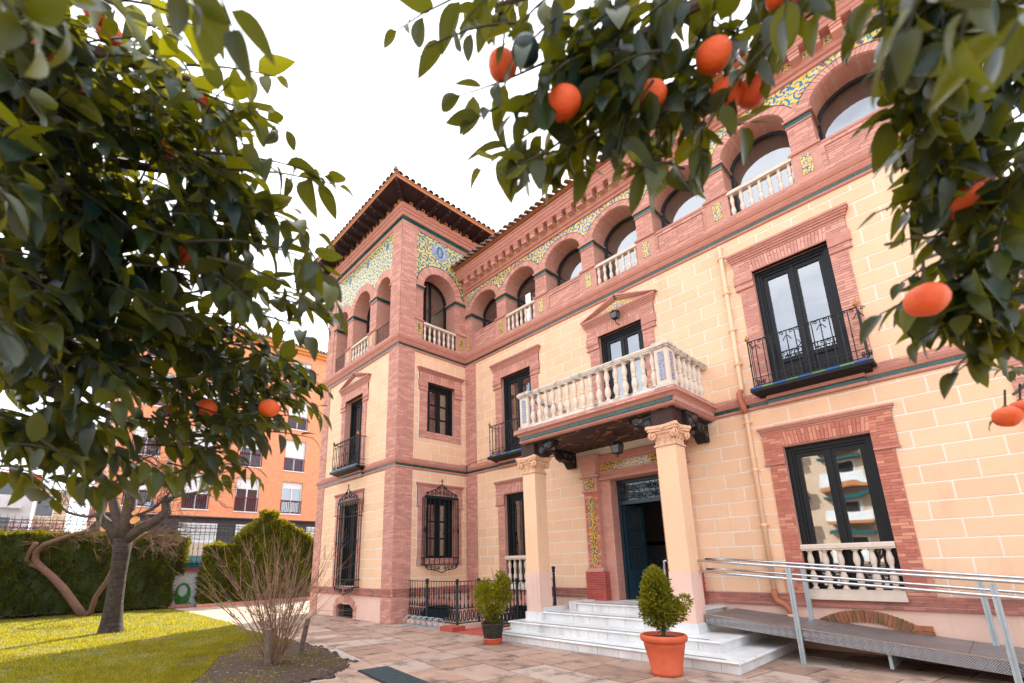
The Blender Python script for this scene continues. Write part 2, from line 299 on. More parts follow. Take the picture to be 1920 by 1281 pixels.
class MB:
    def __init__(s): s.v = []; s.f = []; s.uv = None
    def box(s, fr, u0, u1, v0, v1, w0, w1, back=True):
        b = len(s.v)
        for w in (w0, w1):
            for (u, v) in ((u0, v0), (u1, v0), (u1, v1), (u0, v1)): s.v.append(fr.p(u, v, w))
        F = [(4, 5, 6, 7), (0, 1, 5, 4), (1, 2, 6, 5), (2, 3, 7, 6), (3, 0, 4, 7)]
        if back: F.append((3, 2, 1, 0))
        s.f += [tuple(b + i for i in q) for q in F]; return s
    def poly(s, pts):
        b = len(s.v); s.v += [np.array(p, float) for p in pts]; s.f.append(tuple(range(b, b + len(pts)))); return s
    def prism(s, fr, prof, w0, w1):      # polygon (u,v), ccw seen from +w, extruded w0..w1
        b = len(s.v); n = len(prof)
        for w in (w0, w1):
            for (u, v) in prof: s.v.append(fr.p(u, v, w))
        s.f.append(tuple(b + n + i for i in range(n))); s.f.append(tuple(b + n - 1 - i for i in range(n)))
        for i in range(n):
            j = (i + 1) % n; s.f.append((b + i, b + j, b + n + j, b + n + i))
        return s
    def lathe(s, c, prof, seg=12, ax=None):   # prof [(r,z)] bottom to top about z at c
        b = len(s.v); n = len(prof)
        for (r, z) in prof:
            for k in range(seg):
                a = 2 * PI * k / seg; s.v.append(np.array([c[0] + r * math.cos(a), c[1] + r * math.sin(a), c[2] + z]))
        for i in range(n - 1):
            for k in range(seg):
                l = (k + 1) % seg; s.f.append((b + i * seg + k, b + i * seg + l, b + (i + 1) * seg + l, b + (i + 1) * seg + k))
        s.f.append(tuple(b + (n - 1) * seg + k for k in range(seg))); s.f.append(tuple(b + seg - 1 - k for k in range(seg))); return s
    def tube(s, pts, r, seg=6, closed=False):
        pts = [np.array(p, float) for p in pts]; n = len(pts); rs = r if isinstance(r, (list, tuple)) else [r] * n
        b = len(s.v); prev = None
        for i, p in enumerate(pts):
            if closed: t = pts[(i + 1) % n] - pts[i - 1]
            else: t = pts[min(i + 1, n - 1)] - pts[max(i - 1, 0)]
            t = t / (np.linalg.norm(t) + 1e-12)
            if prev is None:
                a = np.array([0, 0, 1.]) if abs(t[2]) < .9 else np.array([1., 0, 0]); x = np.cross(t, a)
            else: x = prev - t * (prev @ t)
            x = x / (np.linalg.norm(x) + 1e-12); prev = x; y = np.cross(t, x)
            for k in range(seg):
                a = 2 * PI * k / seg; s.v.append(p + rs[i] * (x * math.cos(a) + y * math.sin(a)))
        for i in range(n if closed else n - 1):
            j = (i + 1) % n
            for k in range(seg):
                l = (k + 1) % seg; s.f.append((b + i * seg + k, b + i * seg + l, b + j * seg + l, b + j * seg + k))
        if not closed:
            s.f.append(tuple(b + seg - 1 - k for k in range(seg))); s.f.append(tuple(b + (n - 1) * seg + k for k in range(seg)))
        return s
    def ball(s, c, r, seg=10, sq=1.0):
        n = 6; return s.lathe((c[0], c[1], c[2]), [(max(r * math.sin(PI * i / n), 1e-4), -r * sq * math.cos(PI * i / n)) for i in range(n + 1)], seg)
    def sweep(s, path, prof):   # plan polyline, outward on its right hand; prof [(out, z)]
        b = len(s.v); n = len(path); P = [np.array(p, float) for p in path]; offs = []
        for i in range(n):
            ns = []
            if i > 0: d = P[i] - P[i - 1]; d /= np.linalg.norm(d); ns.append(np.array([d[1], -d[0]]))
            if i < n - 1: d = P[i + 1] - P[i]; d /= np.linalg.norm(d); ns.append(np.array([d[1], -d[0]]))
            m = sum(ns); m /= (m @ m) / 1.0 if len(ns) == 1 else (1 + ns[0] @ ns[1]); offs.append(m)
        for (o, z) in prof:
            for i in range(n): q = P[i] + offs[i] * o; s.v.append(np.array([q[0], q[1], z]))
        for j in range(len(prof) - 1):
            for i in range(n - 1): s.f.append((b + j * n + i, b + j * n + i + 1, b + (j + 1) * n + i + 1, b + (j + 1) * n + i))
        return s
    def mesh(s, name, off=None, smooth=False):
        me = bpy.data.meshes.new(name); V = np.array(s.v, float).reshape(-1, 3)
        if off is not None: V = V - np.array(off)
        me.from_pydata(V.tolist(), [], [tuple(map(int, f)) for f in s.f])
        if smooth: me.polygons.foreach_set('use_smooth', [True] * len(me.polygons))
        me.update(); return me
COL = scene.collection
def link(o, parent=None):
    COL.objects.link(o)
    if parent is not None: o.parent = parent
    return o
def thing(name, label, cat, loc=(0, 0, 0), group=None, kind=None):
    o = bpy.data.objects.new(name, None); o.location = loc; o.empty_display_size = .1; link(o)
    o['label'] = label; o['category'] = cat
    if group: o['group'] = group
    if kind: o['kind'] = kind
    return o
def worldloc(o):
    p = np.zeros(3)
    while o is not None: p += np.array(o.location); o = o.parent
    return p
def part(name, mb, mat, parent=None, label=None, kind=None, smooth=False, cat=None, group=None):
    me = mb.mesh(name, worldloc(parent) if parent is not None else None, smooth) if isinstance(mb, MB) else mb
    if mat is not None and not me.materials: me.materials.append(M[mat] if isinstance(mat, str) else mat)
    o = bpy.data.objects.new(name, me); link(o, parent)
    if label: o['label'] = label
    if kind: o['kind'] = kind
    if cat: o['category'] = cat
    if group: o['group'] = group
    return o
_cubes = {}
def boxobj(name, fr, u0, u1, v0, v1, w0, w1, mat, parent, rot=0.0):
    k = mat
    if k not in _cubes:
        mb = MB().box(FW, -.5, .5, -.5, .5, -.5, .5); me = mb.mesh('unit_piece'); me.materials.append(M[mat]); _cubes[k] = me
    o = bpy.data.objects.new(name, _cubes[k]); link(o, parent)
    du, dv, dw = u1 - u0, v1 - v0, w1 - w0; c = fr.p((u0 + u1) / 2, (v0 + v1) / 2, (w0 + w1) / 2) - worldloc(parent)
    U, V = fr.U, fr.V
    if rot: U, V = U * math.cos(rot) + V * math.sin(rot), V * math.cos(rot) - U * math.sin(rot)
    A, B, C = U * du, V * dv, fr.W * dw
    o.matrix_basis = Matrix(((A[0], B[0], C[0], c[0]), (A[1], B[1], C[1], c[1]), (A[2], B[2], C[2], c[2]), (0, 0, 0, 1)))
    return o
def meshobj(name, me, parent, loc, rotz=0):
    o = bpy.data.objects.new(name, me); link(o, parent)
    o.location = np.array(loc) - (worldloc(parent) if parent is not None else 0); o.rotation_euler = (0, 0, rotz); return o

def bricks(fr, u0, u1, v0, v1, w, mb=None, parent=None, mat='brick', h=.055, L=.25, proud=.010, g=.008, name='brick'):
    """running-bond courses over a rectangle: joined into mb, or one object per brick under parent"""
    rows = max(1, round((v1 - v0) / h)); hh = (v1 - v0) / rows
    for r in range(rows):
        a = v0 + r * hh; u = u0 - (L / 2 if r % 2 else 0) - RN.uniform(0, .02)
        while u < u1 - .02:
            a0, a1 = max(u, u0), min(u + L, u1)
            if a1 - a0 > .03:
                pr = proud + RN.uniform(-.003, .004)
                if mb is not None: mb.box(fr, a0 + g / 2, a1 - g / 2, a + g / 2, a + hh - g / 2, w, w + pr, back=False)
                else: boxobj(name, fr, a0 + g / 2, a1 - g / 2, a + g / 2, a + hh - g / 2, w - .01, w + pr, mat, parent)
            u += L
def vbricks(fr, u0, u1, v0, v1, w, mb=None, parent=None, mat='brick', bw=.062, proud=.014, g=.010, fan=.25):
    """soldier course of upright bricks leaning like a flat arch"""
    n = round((u1 - u0) / bw); bw = (u1 - u0) / n; c = (u0 + u1) / 2
    for i in range(n):
        a = u0 + i * bw; rot = -fan * ((a + bw / 2 - c) / (u1 - u0)); s = math.tan(rot) * (v1 - v0) / 2
        hs = [(v0, v1)] if i % 2 else [(v0, (v0 * .4 + v1 * .6)), (v0 * .4 + v1 * .6, v1)]
        for (q0, q1) in hs:
            t = math.tan(rot); pr = proud + RN.uniform(-.003, .004)
            f0 = (q0 - (v0 + v1) / 2) * -t; f1 = (q1 - (v0 + v1) / 2) * -t
            pf = [(a + g / 2 + f0, q0 + g / 2), (a + bw - g / 2 + f0, q0 + g / 2), (a + bw - g / 2 + f1, q1 - g / 2), (a + g / 2 + f1, q1 - g / 2)]
            if mb is not None: mb.prism(fr, pf, w, w + pr)
            else: part('brick', MB().prism(fr, pf, w - .01, w + pr), mat, parent)
def ring(fr, cu, cv, r0, r1, w0, w1, n, mb=None, parent=None, mat='brick', a0=0, a1=PI, ky=1.0, g=.008):
    for i in range(n):
        t0 = a0 + (a1 - a0) * i / n; t1 = a0 + (a1 - a0) * (i + 1) / n; e0 = g / 2 / r0; e1 = g / 2 / r1; wr = w1 + RN.uniform(-.003, .004)
        pf = [(cu + r0 * math.cos(t0 + e0), cv + r0 * ky * math.sin(t0 + e0)), (cu + r1 * math.cos(t0 + e1), cv + r1 * ky * math.sin(t0 + e1)),
              (cu + r1 * math.cos(t1 - e1), cv + r1 * ky * math.sin(t1 - e1)), (cu + r0 * math.cos(t1 - e0), cv + r0 * ky * math.sin(t1 - e0))]
        if mb is not None: mb.prism(fr, pf, w0, wr)
        else: part('brick', MB().prism(fr, pf, w0, wr), mat, parent)
def arch_fill(mb, fr, cu, cv, r, u0, u1, vt, w, n=22, ky=1.0):
    lo, hi = max(u0, cu - r), min(u1, cu + r); us = [cu - r * math.cos(PI * i / n) for i in range(n + 1)]; us = [lo] + [u for u in us if lo + 1e-4 < u < hi - 1e-4] + [hi]
    hv = lambda u: cv + ky * math.sqrt(max(0, r * r - (u - cu) ** 2))
    for a, b in zip(us, us[1:]): mb.poly([fr.p(a, hv(a), w), fr.p(b, hv(b), w), fr.p(b, vt, w), fr.p(a, vt, w)])
    if lo > u0 + 1e-4: mb.poly([fr.p(u0, cv, w), fr.p(lo, cv, w), fr.p(lo, vt, w), fr.p(u0, vt, w)])
    if hi < u1 - 1e-4: mb.poly([fr.p(hi, cv, w), fr.p(u1, cv, w), fr.p(u1, vt, w), fr.p(hi, vt, w)])
def soffit(mb, fr, cu, cv, r, w0, w1, n=18, ky=1.0):
    for i in range(n):
        t0, t1 = PI * i / n, PI * (i + 1) / n
        a = (cu + r * math.cos(t0), cv + r * ky * math.sin(t0)); b = (cu + r * math.cos(t1), cv + r * ky * math.sin(t1))
        mb.poly([fr.p(a[0], a[1], w1), fr.p(b[0], b[1], w1), fr.p(b[0], b[1], w0), fr.p(a[0], a[1], w0)])
def wall_holes(mb, fr, u0, u1, v0, v1, holes, w=0):
    us = sorted({u0, u1, *[h[0] for h in holes], *[h[1] for h in holes]}); us = [u for u in us if u0 <= u <= u1]
    vs = sorted({v0, v1, *[h[2] for h in holes], *[h[3] for h in holes]}); vs = [v for v in vs if v0 <= v <= v1]
    for a, b in zip(us, us[1:]):
        for c, d in zip(vs, vs[1:]):
            m = ((a + b) / 2, (c + d) / 2)
            if not any(h[0] < m[0] < h[1] and h[2] < m[1] < h[3] for h in holes):
                mb.poly([fr.p(a, c, w), fr.p(b, c, w), fr.p(b, d, w), fr.p(a, d, w)])
def rsub(rects, e):
    out_ = []
    for (x0, x1, y0, y1) in rects:
        if e[1] <= x0 or e[0] >= x1 or e[3] <= y0 or e[2] >= y1: out_.append((x0, x1, y0, y1)); continue
        if e[2] > y0: out_.append((x0, x1, y0, e[2]))
        if e[3] < y1: out_.append((x0, x1, e[3], y1))
        ya, yb = max(y0, e[2]), min(y1, e[3])
        if e[0] > x0: out_.append((x0, e[0], ya, yb))
        if e[1] < x1: out_.append((e[1], x1, ya, yb))
    return out_
def blocks(fr, u0, u1, rows, ex, parent, stuff, near, L=.683, g=.028, phase=0.0):
    """coursed plaster blocks with recessed joints around the openings in ex"""
    for k, (a, b) in enumerate(rows):
        u = math.floor(u0 / L) * L - (L / 2 if k % 2 else 0) + phase
        while u < u1:
            p, q = max(u, u0), min(u + L, u1)
            if q - p > .03:
                rs = [(p + (g / 2 if p > u0 + .001 else 0), q - (g / 2 if q < u1 - .001 else 0), a + g / 2, b - g / 2)]
                for e in ex: rs = rsub(rs, e)
                rs = [r for r in rs if r[1] - r[0] > .012 and r[3] - r[2] > .012]; pr = .006 + RN.uniform(0, .002)
                for r in rs:
                    if near(p) and (r[1] - r[0]) * (r[3] - r[2]) > .015: boxobj('block', fr, *r, -.004, pr, 'plaster', parent)
                    else: stuff.box(fr, *r, 0, pr, back=False)
            u += L
def spiral(c, U, V, r0, turns, a0, n=18, sgn=1, r1=.15):
    pts = []
    for i in range(n + 1):
        t = i / n; r = r0 * (1 - t * (1 - r1)); a = a0 + sgn * turns * 2 * PI * t
        pts.append(c + U * r * math.cos(a) + V * r * math.sin(a))
    return pts
BAL = [(.055, 0), (.055, .03), (.036, .045), (.030, .07), (.050, .13), (.062, .20), (.056, .27), (.036, .34), (.030, .375), (.042, .385), (.042, .40), (.030, .41), (.034, .46), (.052, .54), (.054, .60), (.040, .68), (.030, .73), (.036, .745), (.052, .755), (.052, .78)]
def baluster_mesh(h, mat, k=1.0):
    me = MB().lathe((0, 0, 0), [(r * k, z / .78 * h) for r, z in BAL], 12).mesh('baluster', smooth=True); me.materials.append(M[mat]); return me

# ------------------------------------------------------------------ GROUND
g = MB(); g.poly([(-300, -300, -.03), (300, -300, -.03), (300, 300, -.03), (-300, 300, -.03)])
part('ground', g, 'grout', kind='structure')
pv = part('pavement', MB().poly([(-13.2, -5.75, -.012), (-3.2, -6.3, -.012), (1.0, -6.2, -.012), (1.5, -7.6, -.012), (3.2, -8.4, -.012), (4.0, -9.5, -.012), (3.1, -14, -.012), (20, -14, -.012), (20, .3, -.012), (-13.2, .3, -.012)]), 'grout', kind='structure')
# ground inside lawn outline lies below the turf
def inside(pt, poly):
    x, y = pt; c = False; n = len(poly)
    for i in range(n):
        (x1, y1), (x2, y2) = poly[i], poly[(i + 1) % n]
        if (y1 > y) != (y2 > y) and x < (x2 - x1) * (y - y1) / (y2 - y1) + x1: c = not c
    return c
LAWN = [(-15.2, -5.9), (-12.0, -5.85), (-8.0, -5.75), (-4.6, -5.8), (-1.6, -6.0), (-.8, -6.5), (.4, -7.4), (1.7, -8.15), (3.4, -8.7), (4.3, -9.2), (3.6, -14), (0, -26), (-15.2, -26)]
BED = [(-1.6, -6.0), (.6, -6.05), (2.0, -5.95), (3.0, -6.0), (4.2, -6.2), (4.6, -6.55), (4.72, -6.75), (4.98, -7.0), (5.0, -7.35), (5.1, -7.8), (4.9, -8.4), (4.5, -9.3), (4.3, -9.2), (3.4, -8.7), (1.7, -8.15), (.4, -7.4), (-.8, -6.5)]
ang = R(-9); sf = fz(ang, (0, 0, 0)); nslab = 0; slab_far = MB(); slabs = []
for j in range(-40, 30):
    v = j * .74; u = -16.0 + (j * .37) % .9 + RN.uniform(-.1, .1)
    while u < 22:
        L = RN.choice((.55, .72, .9, 1.0)); c = sf.p(u + L / 2, v + .37, 0)
        if -8 < c[0] < 15.5 and -10.5 < c[1] < .5 and not inside((c[0], c[1]), LAWN) and not inside((c[0], c[1]), BED) and not (c[0] < .3 and c[1] > -2.7):
            if not (4.8 < c[0] < 8.9 and c[1] > -2.5): slabs.append((np.linalg.norm(c[:2] - CAM[:2]), u, v, L))
        u += L
slabs.sort()
for d, u, v, L in slabs:
    z = RN.uniform(-.003, .006)
    # keep the drain slot free
    c = sf.p(u + L / 2, v + .37, 0)
    if abs(c[0] - 5.85) < 1.2 and abs(c[1] + 6.2) < .42: pass
    if nslab < 290: boxobj('slab', sf, u + .016, u + L - .016, v + .014, v + .726, -.05, z, 'paving', pv); nslab += 1
    else: slab_far.box(sf, u + .016, u + L - .016, v + .014, v + .726, -.05, z)
if slab_far.v: part('slab_field', slab_far, 'paving', pv, kind='stuff')
# pale path by the tower and in the sun
pa = part('path', MB().poly([(-13.2, -5.75, -.004), (-3.4, -6.35, -.004), (-1.2, -6.15, -.004), (-3.0, -2.85, -.004), (-13.2, -2.85, -.004)]), 'grout', kind='structure')
for i in range(14):
    for j in range(5):
        x = -12.9 + i * .78 + (j % 2) * .3; y = -5.8 + j * .6
        if not inside((x + .35, y + .3), LAWN) and x < -2.6 - (y + 6) * .3: boxobj('slab', FW, x, x + .75, y, y + .57, -.05, RN.uniform(.003, .008), 'paving2', pa)
# lawn
lawn = part('lawn', MB().poly([(x, y, .012) for x, y in LAWN][::-1]), 'grasssoil', kind='structure')
part('flower_bed', MB().poly([(x, y, .018) for x, y in BED][::-1]), 'soil', kind='structure')
def blades(poly, n, h, bias, spread=.012):
    xs = [p[0] for p in poly]; ys = [p[1] for p in poly]; V = []; cnt = 0
    pts = []
    while cnt < n:
        x = RN.uniform(min(xs), max(xs)); y = RN.uniform(max(min(ys), -15), max(ys))
        d = math.hypot(x - CAM[0], y - CAM[1])
        if RN.random() > min(1, (bias / d) ** 2): continue
        if inside((x, y), poly): pts.append((x, y, d)); cnt += 1
    P = np.array(pts); a = np.random.rand(n) * 2 * PI; k = P[:, 2] / 9.0
    w = spread * (.6 + .6 * k); hh = h * (.45 + .9 * np.random.rand(n)) * (.75 + .5 * (np.sin(P[:, 0] * 2.3) * np.sin(P[:, 1] * 3.1 + P[:, 0]) > -.2)); lean = (np.random.rand(n, 2) - .5) * h * 1.3
    A = np.stack([P[:, 0] - np.cos(a) * w / 2, P[:, 1] - np.sin(a) * w / 2, np.full(n, .01)], 1)
    B = np.stack([P[:, 0] + np.cos(a) * w / 2, P[:, 1] + np.sin(a) * w / 2, np.full(n, .01)], 1)
    C = np.stack([P[:, 0] + lean[:, 0], P[:, 1] + lean[:, 1], hh], 1)
    return np.stack([A, B, C], 1).reshape(-1, 3)
def trimesh(name, V, per=3):
    n = len(V) // per; me = bpy.data.meshes.new(name); me.vertices.add(len(V)); me.vertices.foreach_set('co', V.astype(np.float32).ravel())
    me.loops.add(len(V)); me.loops.foreach_set('vertex_index', np.arange(len(V), dtype=np.int32))
    me.polygons.add(n); me.polygons.foreach_set('loop_start', np.arange(n, dtype=np.int32) * per); me.polygons.foreach_set('loop_total', np.full(n, per, np.int32))
    me.update(); me.validate(); return me
V = blades(LAWN, 150000, .045, 9)
go = part('grass', trimesh('grass', V), 'grass', kind='stuff'); go['label'] = 'short green lawn grass on the left of the garden'
V = np.concatenate([blades(BED, 7000, .035, 9), blades([(-1.6, -6.0), (1.2, -5.95), (.9, -6.8), (1.8, -7.6), (3.6, -8.3), (4.6, -8.9), (4.3, -9.2), (3.4, -8.8), (1.5, -8.3), (.2, -7.5), (-1, -6.5)], 22000, .045, 9)])
go = part('weeds', trimesh('weeds', V), 'grass', kind='stuff'); go['label'] = 'sparse grass and weeds growing in the bare bed'
cr = MB(); cr2 = MB()
for i in range(260):
    while True:
        x, y = RN.uniform(-.5, 5), RN.uniform(-11, -6)
        if inside((x, y), BED): break
    s = RN.uniform(.004, .018); cr.box(fz(RN.uniform(0, 3), (x, y, .012)), -s, s, -s * .7, s * .7, 0, s * .8)
for i in range(500):
    k = RN.randrange(len(BED)); (x1, y1), (x2, y2) = BED[k], BED[(k + 1) % len(BED)]; t = RN.random(); s_ = RN.uniform(.01, .045)
    f_ = fz(RN.uniform(0, 3), (x1 + (x2 - x1) * t + RN.gauss(0, .06), y1 + (y2 - y1) * t + RN.gauss(0, .06), .004)); cr2.lathe((f_.O[0], f_.O[1], 0), [(s_ * 1.3, .0), (s_, s_ * .5), (s_ * .4, s_ * .8)], 6)
ocl = part('clods', cr2, 'soil', kind='stuff'); ocl['label'] = 'dark soil crumbs along the edge of the bed'
o = part('gravel', cr, 'paving2', kind='stuff'); o['label'] = 'small pale stones and clods scattered over the bare soil'
# drain grate
df = fz(R(-8), (4.98, -6.38, 0)); dr = thing('drain_grate', 'long dark slotted metal drain grate set in the paving', 'drain', (4.98, -6.38, 0))
part('frame', MB().box(df, -.03, 2.6, -.03, 0, -.02, .014).box(df, -.03, 2.6, .44, .47, -.02, .014).box(df, -.03, 0, 0, .44, -.02, .014), 'iron', dr)
part('slot_shade', MB().box(df, 0, 2.6, 0, .44, .007, .009), 'dark', dr)  # dark sheet just below the bar tops stands in for the shaded slots
M['grate'] = pm('grate_metal', (.05, .085, .095), (.035, .06, .07), .5, 20, .1, .1)
for i in range(9): boxobj('bar', df, 0, 2.58, .014 + i * .049, .036 + i * .049, .004, .020, 'grate', dr)

# ------------------------------------------------------------------ VILLA
villa = thing('brick_villa', 'two-winged cream plaster and pink brick mansion with tiled tower and arcaded top floor', 'mansion')
ZP0, ZP1, ZM0, ZM1, ZU0, ZU1 = .73, .95, 4.56, 4.90, 8.60, 9.10
wallp = MB(); pinkp = MB(); bj = MB(); mort = MB(); brw = MB(); mld = MB(); grn = MB()
W5, W1, WD = 10.40, 2.53, 6.40
def opening(c, h, a, b): return (c - h, c + h, a, b)
main_holes = [opening(W1, .66, 1.0, 3.70), opening(W5, .685, 1.0, 3.70), opening(W1, .66, 4.92, 7.60), opening(W5, .685, 4.92, 7.60), opening(WD, .655, 4.92, 7.60), opening(WD, .68, .0, 3.62)]
wall_holes(wallp, FM, .575, XE - .575, ZP1, ZU0, main_holes)
tow_holes = [opening(-2.95, .66, 1.0, 3.70), opening(-2.95, .66, 4.92, 7.60)]
wall_holes(wallp, FT, -TW + .58, -.58, ZP1, ZU0, tow_holes)
ret_holes = [opening(-1.125, .57, 1.80, 3.72), opening(-1.125, .57, 5.88, 7.61)]
wall_holes(wallp, FR, -TD + .6, 0, ZP1, ZU0, ret_holes)
wl = part('wall', wallp, 'joint', villa, label='cream plaster wall with pale incised joints')
# surrounds cut out of the block courses
def sur(c, jo=.97, ja=1.03, bot=.95, top=4.13, ear=3.34): return [(c - jo, c + jo, bot, ear), (c - ja, c + ja, ear, top - .1), (c - ja - .08, c + ja + .08, top - .12, top)]
ex_m = sur(W1, .96) + sur(W5) + sur(W1, .96, bot=4.9, top=8.17, ear=7.40) + sur(W5, bot=4.9, top=8.17, ear=7.40) + sur(WD, .96, bot=4.9, top=8.2, ear=7.40) + \
    [(WD - 1.36, WD + 1.36, 0, 4.56), (W5 - 1.06, W5 + 1.06, .95, 1.37), (4.25, 8.5, 4.4, 5.0)]
for k in range(6): ex_m.append((WD - 1.16 + k * .19, WD + 1.16 - k * .19, 8.17 + k * .07 - .02, 8.17 + k * .07 + .06))
ex_t = sur(-2.95, .96) + sur(-2.95, .96, bot=4.9, top=8.17, ear=7.40)
for k in range(6): ex_t.append((-2.95 - 1.16 + k * .19, -2.95 + 1.16 - k * .19, 8.17 + k * .07 - .02, 8.17 + k * .07 + .06))
ex_r = [(-2.02, -.23, 1.58, 3.35), (-2.06, -.20, 3.3, 4.10), (-2.03, -.23, 5.65, 7.26), (-2.06, -.20, 7.2, 8.06)]
def rows(a, b, z0):
    r = []; z = z0
    while z < b: r.append((max(z, a), min(z + .2955, b))); z += .2955
    return [q for q in r if q[1] - q[0] > .04]
rl = rows(ZP1, ZM0, .657 + .0); ru = rows(ZM1, ZU0, 4.60)
lowst = MB()
blocks(FM, .575, XE - .575, rl, ex_m, wl, lowst, lambda p: p > 5.5)
blocks(FM, .575, XE - .575, ru, ex_m, wl, lowst, lambda p: p > 4.6)
blocks(FT, -TW + .58, -.58, rl + ru, ex_t, wl, lowst, lambda p: False)
blocks(FR, -TD + .6, 0, rl + ru, ex_r, wl, lowst, lambda p: False, phase=.2)
part('block_courses', lowst, 'plaster', wl, kind='stuff')
# plinth
def vent_fill(fr, u0, u1, cuts):
    wall_holes(pinkp, fr, u0, u1, -.03, ZP0, cuts, 0)
vent_fill(FM, .575, XE - .575, [(1.85, 3.2, .0, .42), (WD - 1.2, WD + 1.2, .0, ZP0)])
vent_fill(FT, -TW + .58, -.58, [(-3.55, -2.25, .0, .42)])
vent_fill(FR, -TD + .6, 0, [(-1.80, -.55, .0, .40)])
part('plinth_wall', pinkp, 'pink', villa, label='pale pink plaster plinth under the brick band')
def vent(fr, c, h, top, rise, nm, mat='brick', outer=.22, barmat='iron', lit=0):
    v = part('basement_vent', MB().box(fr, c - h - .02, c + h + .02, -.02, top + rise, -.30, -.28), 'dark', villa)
    rr = (h * h + rise * rise) / (2 * rise); cv = top + rise - rr - (0); a = math.asin(h / rr)
    ring(fr, c, cv, rr, rr + outer, 0, .03, 13, mb=None, parent=v, mat=mat, a0=PI / 2 - a, a1=PI / 2 + a)
    m = MB(); bricks(fr, c - h - outer, c - h, 0, top + .0, 0, m); bricks(fr, c + h, c + h + outer, 0, top + .0, 0, m); part('jamb_bricks', m, mat, v, kind='stuff')
    m2 = MB()
    for s in (-1, 1): m2.prism(fr, [(c + s * h, top - .02), (c + s * (h + outer), top - .02), (c + s * (h + outer), top + .1), (c + s * h * .97, top + .02)][::s], 0, .028)
    part('springer', m2, mat, v)
    # fill the corner above the curved soffit
    m3 = MB(); n = 10
    for i in range(n):
        t0 = -a + 2 * a * i / n; t1 = -a + 2 * a * (i + 1) / n
        p0 = (c + rr * math.sin(t0), cv + rr * math.cos(t0)); p1 = (c + rr * math.sin(t1), cv + rr * math.cos(t1))
        m3.poly([fr.p(p0[0], p0[1], .001), fr.p(p1[0], p1[1], .001), fr.p(p1[0], top + rise + .01, .001), fr.p(p0[0], top + rise + .01, .001)])
        m3.poly([fr.p(p0[0], p0[1], .0), fr.p(p0[0], p0[1], -.28), fr.p(p1[0], p1[1], -.28), fr.p(p1[0], p1[1], 0)])
    m3.box(fr, c - h - .03, c - h, 0, top + .02, -.28, 0, True).box(fr, c + h, c + h + .03, 0, top + .02, -.28, 0, True)
    part('reveal', m3, 'mortar', v)
    gm = MB(); k = int(2 * h / .1)
    for i in range(1, k): gm.tube([fr.p(c - h + i * .1, 0, -.08), fr.p(c - h + i * .1, top + rise * .7, -.08)], .009, 5)
    for zz in (.12, .28): gm.tube([fr.p(c - h, zz, -.07), fr.p(c + h, zz, -.07)], .009, 5)
    part('grille', gm, barmat, v)
vent(FT, -2.90, .60, .32, .16, 't'); vent(FR, -1.18, .60, .28, .16, 'r'); vent(FM, 2.53, .62, .30, .16, 'm')
va = part('brick_arch', MB().box(FM, 9.9, 11.1, .05, .40, -.02, -.01), 'dark', villa, label='mossy segmental brick arch low in the plinth beside the ramp')
rr = 1.15; a = math.asin(.70 / rr); ring(FM, 10.45, .60 - rr - .0, rr - .09, rr + .10, -.02, .035, 25, parent=va, mat='mossbrick', a0=PI / 2 - a, a1=PI / 2 + a, g=.018)
for k in range(3): boxobj('brick', FM, 11.06 + .01 * k, 11.33 - .01 * k, .26 + k * .085, .335 + k * .085, -.01, .035, 'mossbrick', va)
# plinth band all round
PATH = [(-TW, 3.2), (-TW, -TD), (0, -TD), (0, 0), (XE, 0), (XE, 8)]
pbm = MB(); pbm.sweep([(-TW, 3.2), (-TW, -TD), (0, -TD), (0, 0), (WD - 1.36, 0)], [(.0, .72), (.05, .73), (.055, .77), (.03, .79), (.03, .94), (0, .955)]); pbm.sweep([(WD + 1.36, 0), (XE, 0), (XE, 8)], [(.0, .72), (.05, .73), (.055, .77), (.03, .79), (.03, .94), (0, .955)])
pb = part('plinth_band', pbm, 'mortar', villa)
m = MB()
for fr, a, b in ((FM, 0, WD - 1.38), (FM, WD + 1.38, XE), (FT, -TW, 0), (FR, -TD, 0)):
    if fr is FM and a > 1:
        bricks(fr, a, b, .79, .945, .03, parent=pb, mat='plinthband', h=.052, name='brick')
    else: bricks(fr, a, b, .79, .945, .03, m, h=.052)
    bricks(fr, a, b, .735, .785, .05, m, h=.05)
part('course_bricks', m, 'plinthband', pb, kind='stuff')
# belts
def belt(path, z0, z1, name, big):
    bm = part(name, MB().sweep(path, [(.0, z0 - .005), (.035, z0), (.05, z0 + .02), (.05, z0 + .045), (.030, z0 + .06), (.030, z0 + .13)] + big), 'mould', villa)
    return bm
belt(PATH, ZM0, ZM1, 'belt_course', [(.055, ZM0 + .14), (.075, ZM0 + .18), (.09, ZM0 + .21), (.09, ZM0 + .23), (.07, ZM0 + .24), (.07, ZM0 + .33), (.0, ZM0 + .345)])
bu = belt(PATH, ZU0, ZU1, 'belt_course', [(.06, ZU0 + .145), (.085, ZU0 + .19), (.10, ZU0 + .21), (.10, ZU0 + .24), (.13, ZU0 + .26), (.16, ZU0 + .31), (.17, ZU0 + .33), (.17, ZU0 + .36), (.145, ZU0 + .37), (.145, ZU0 + .45), (.0, ZU0 + .50)])
gt = MB()
def green_run(fr, a, b, z0, z1, w, L=.30, mb=gt):
    u = a
    while u < b - .01:
        mb.box(fr, u + .003, min(u + L, b) - .003, z0, z1, w, w + .006, back=False); u += L
gtp = part('tile_band', MB().box(FM, 0, .01, ZM0 + .062, ZM0 + .064, .03, .031), 'green', villa, label='thin band of dark green glazed tiles')
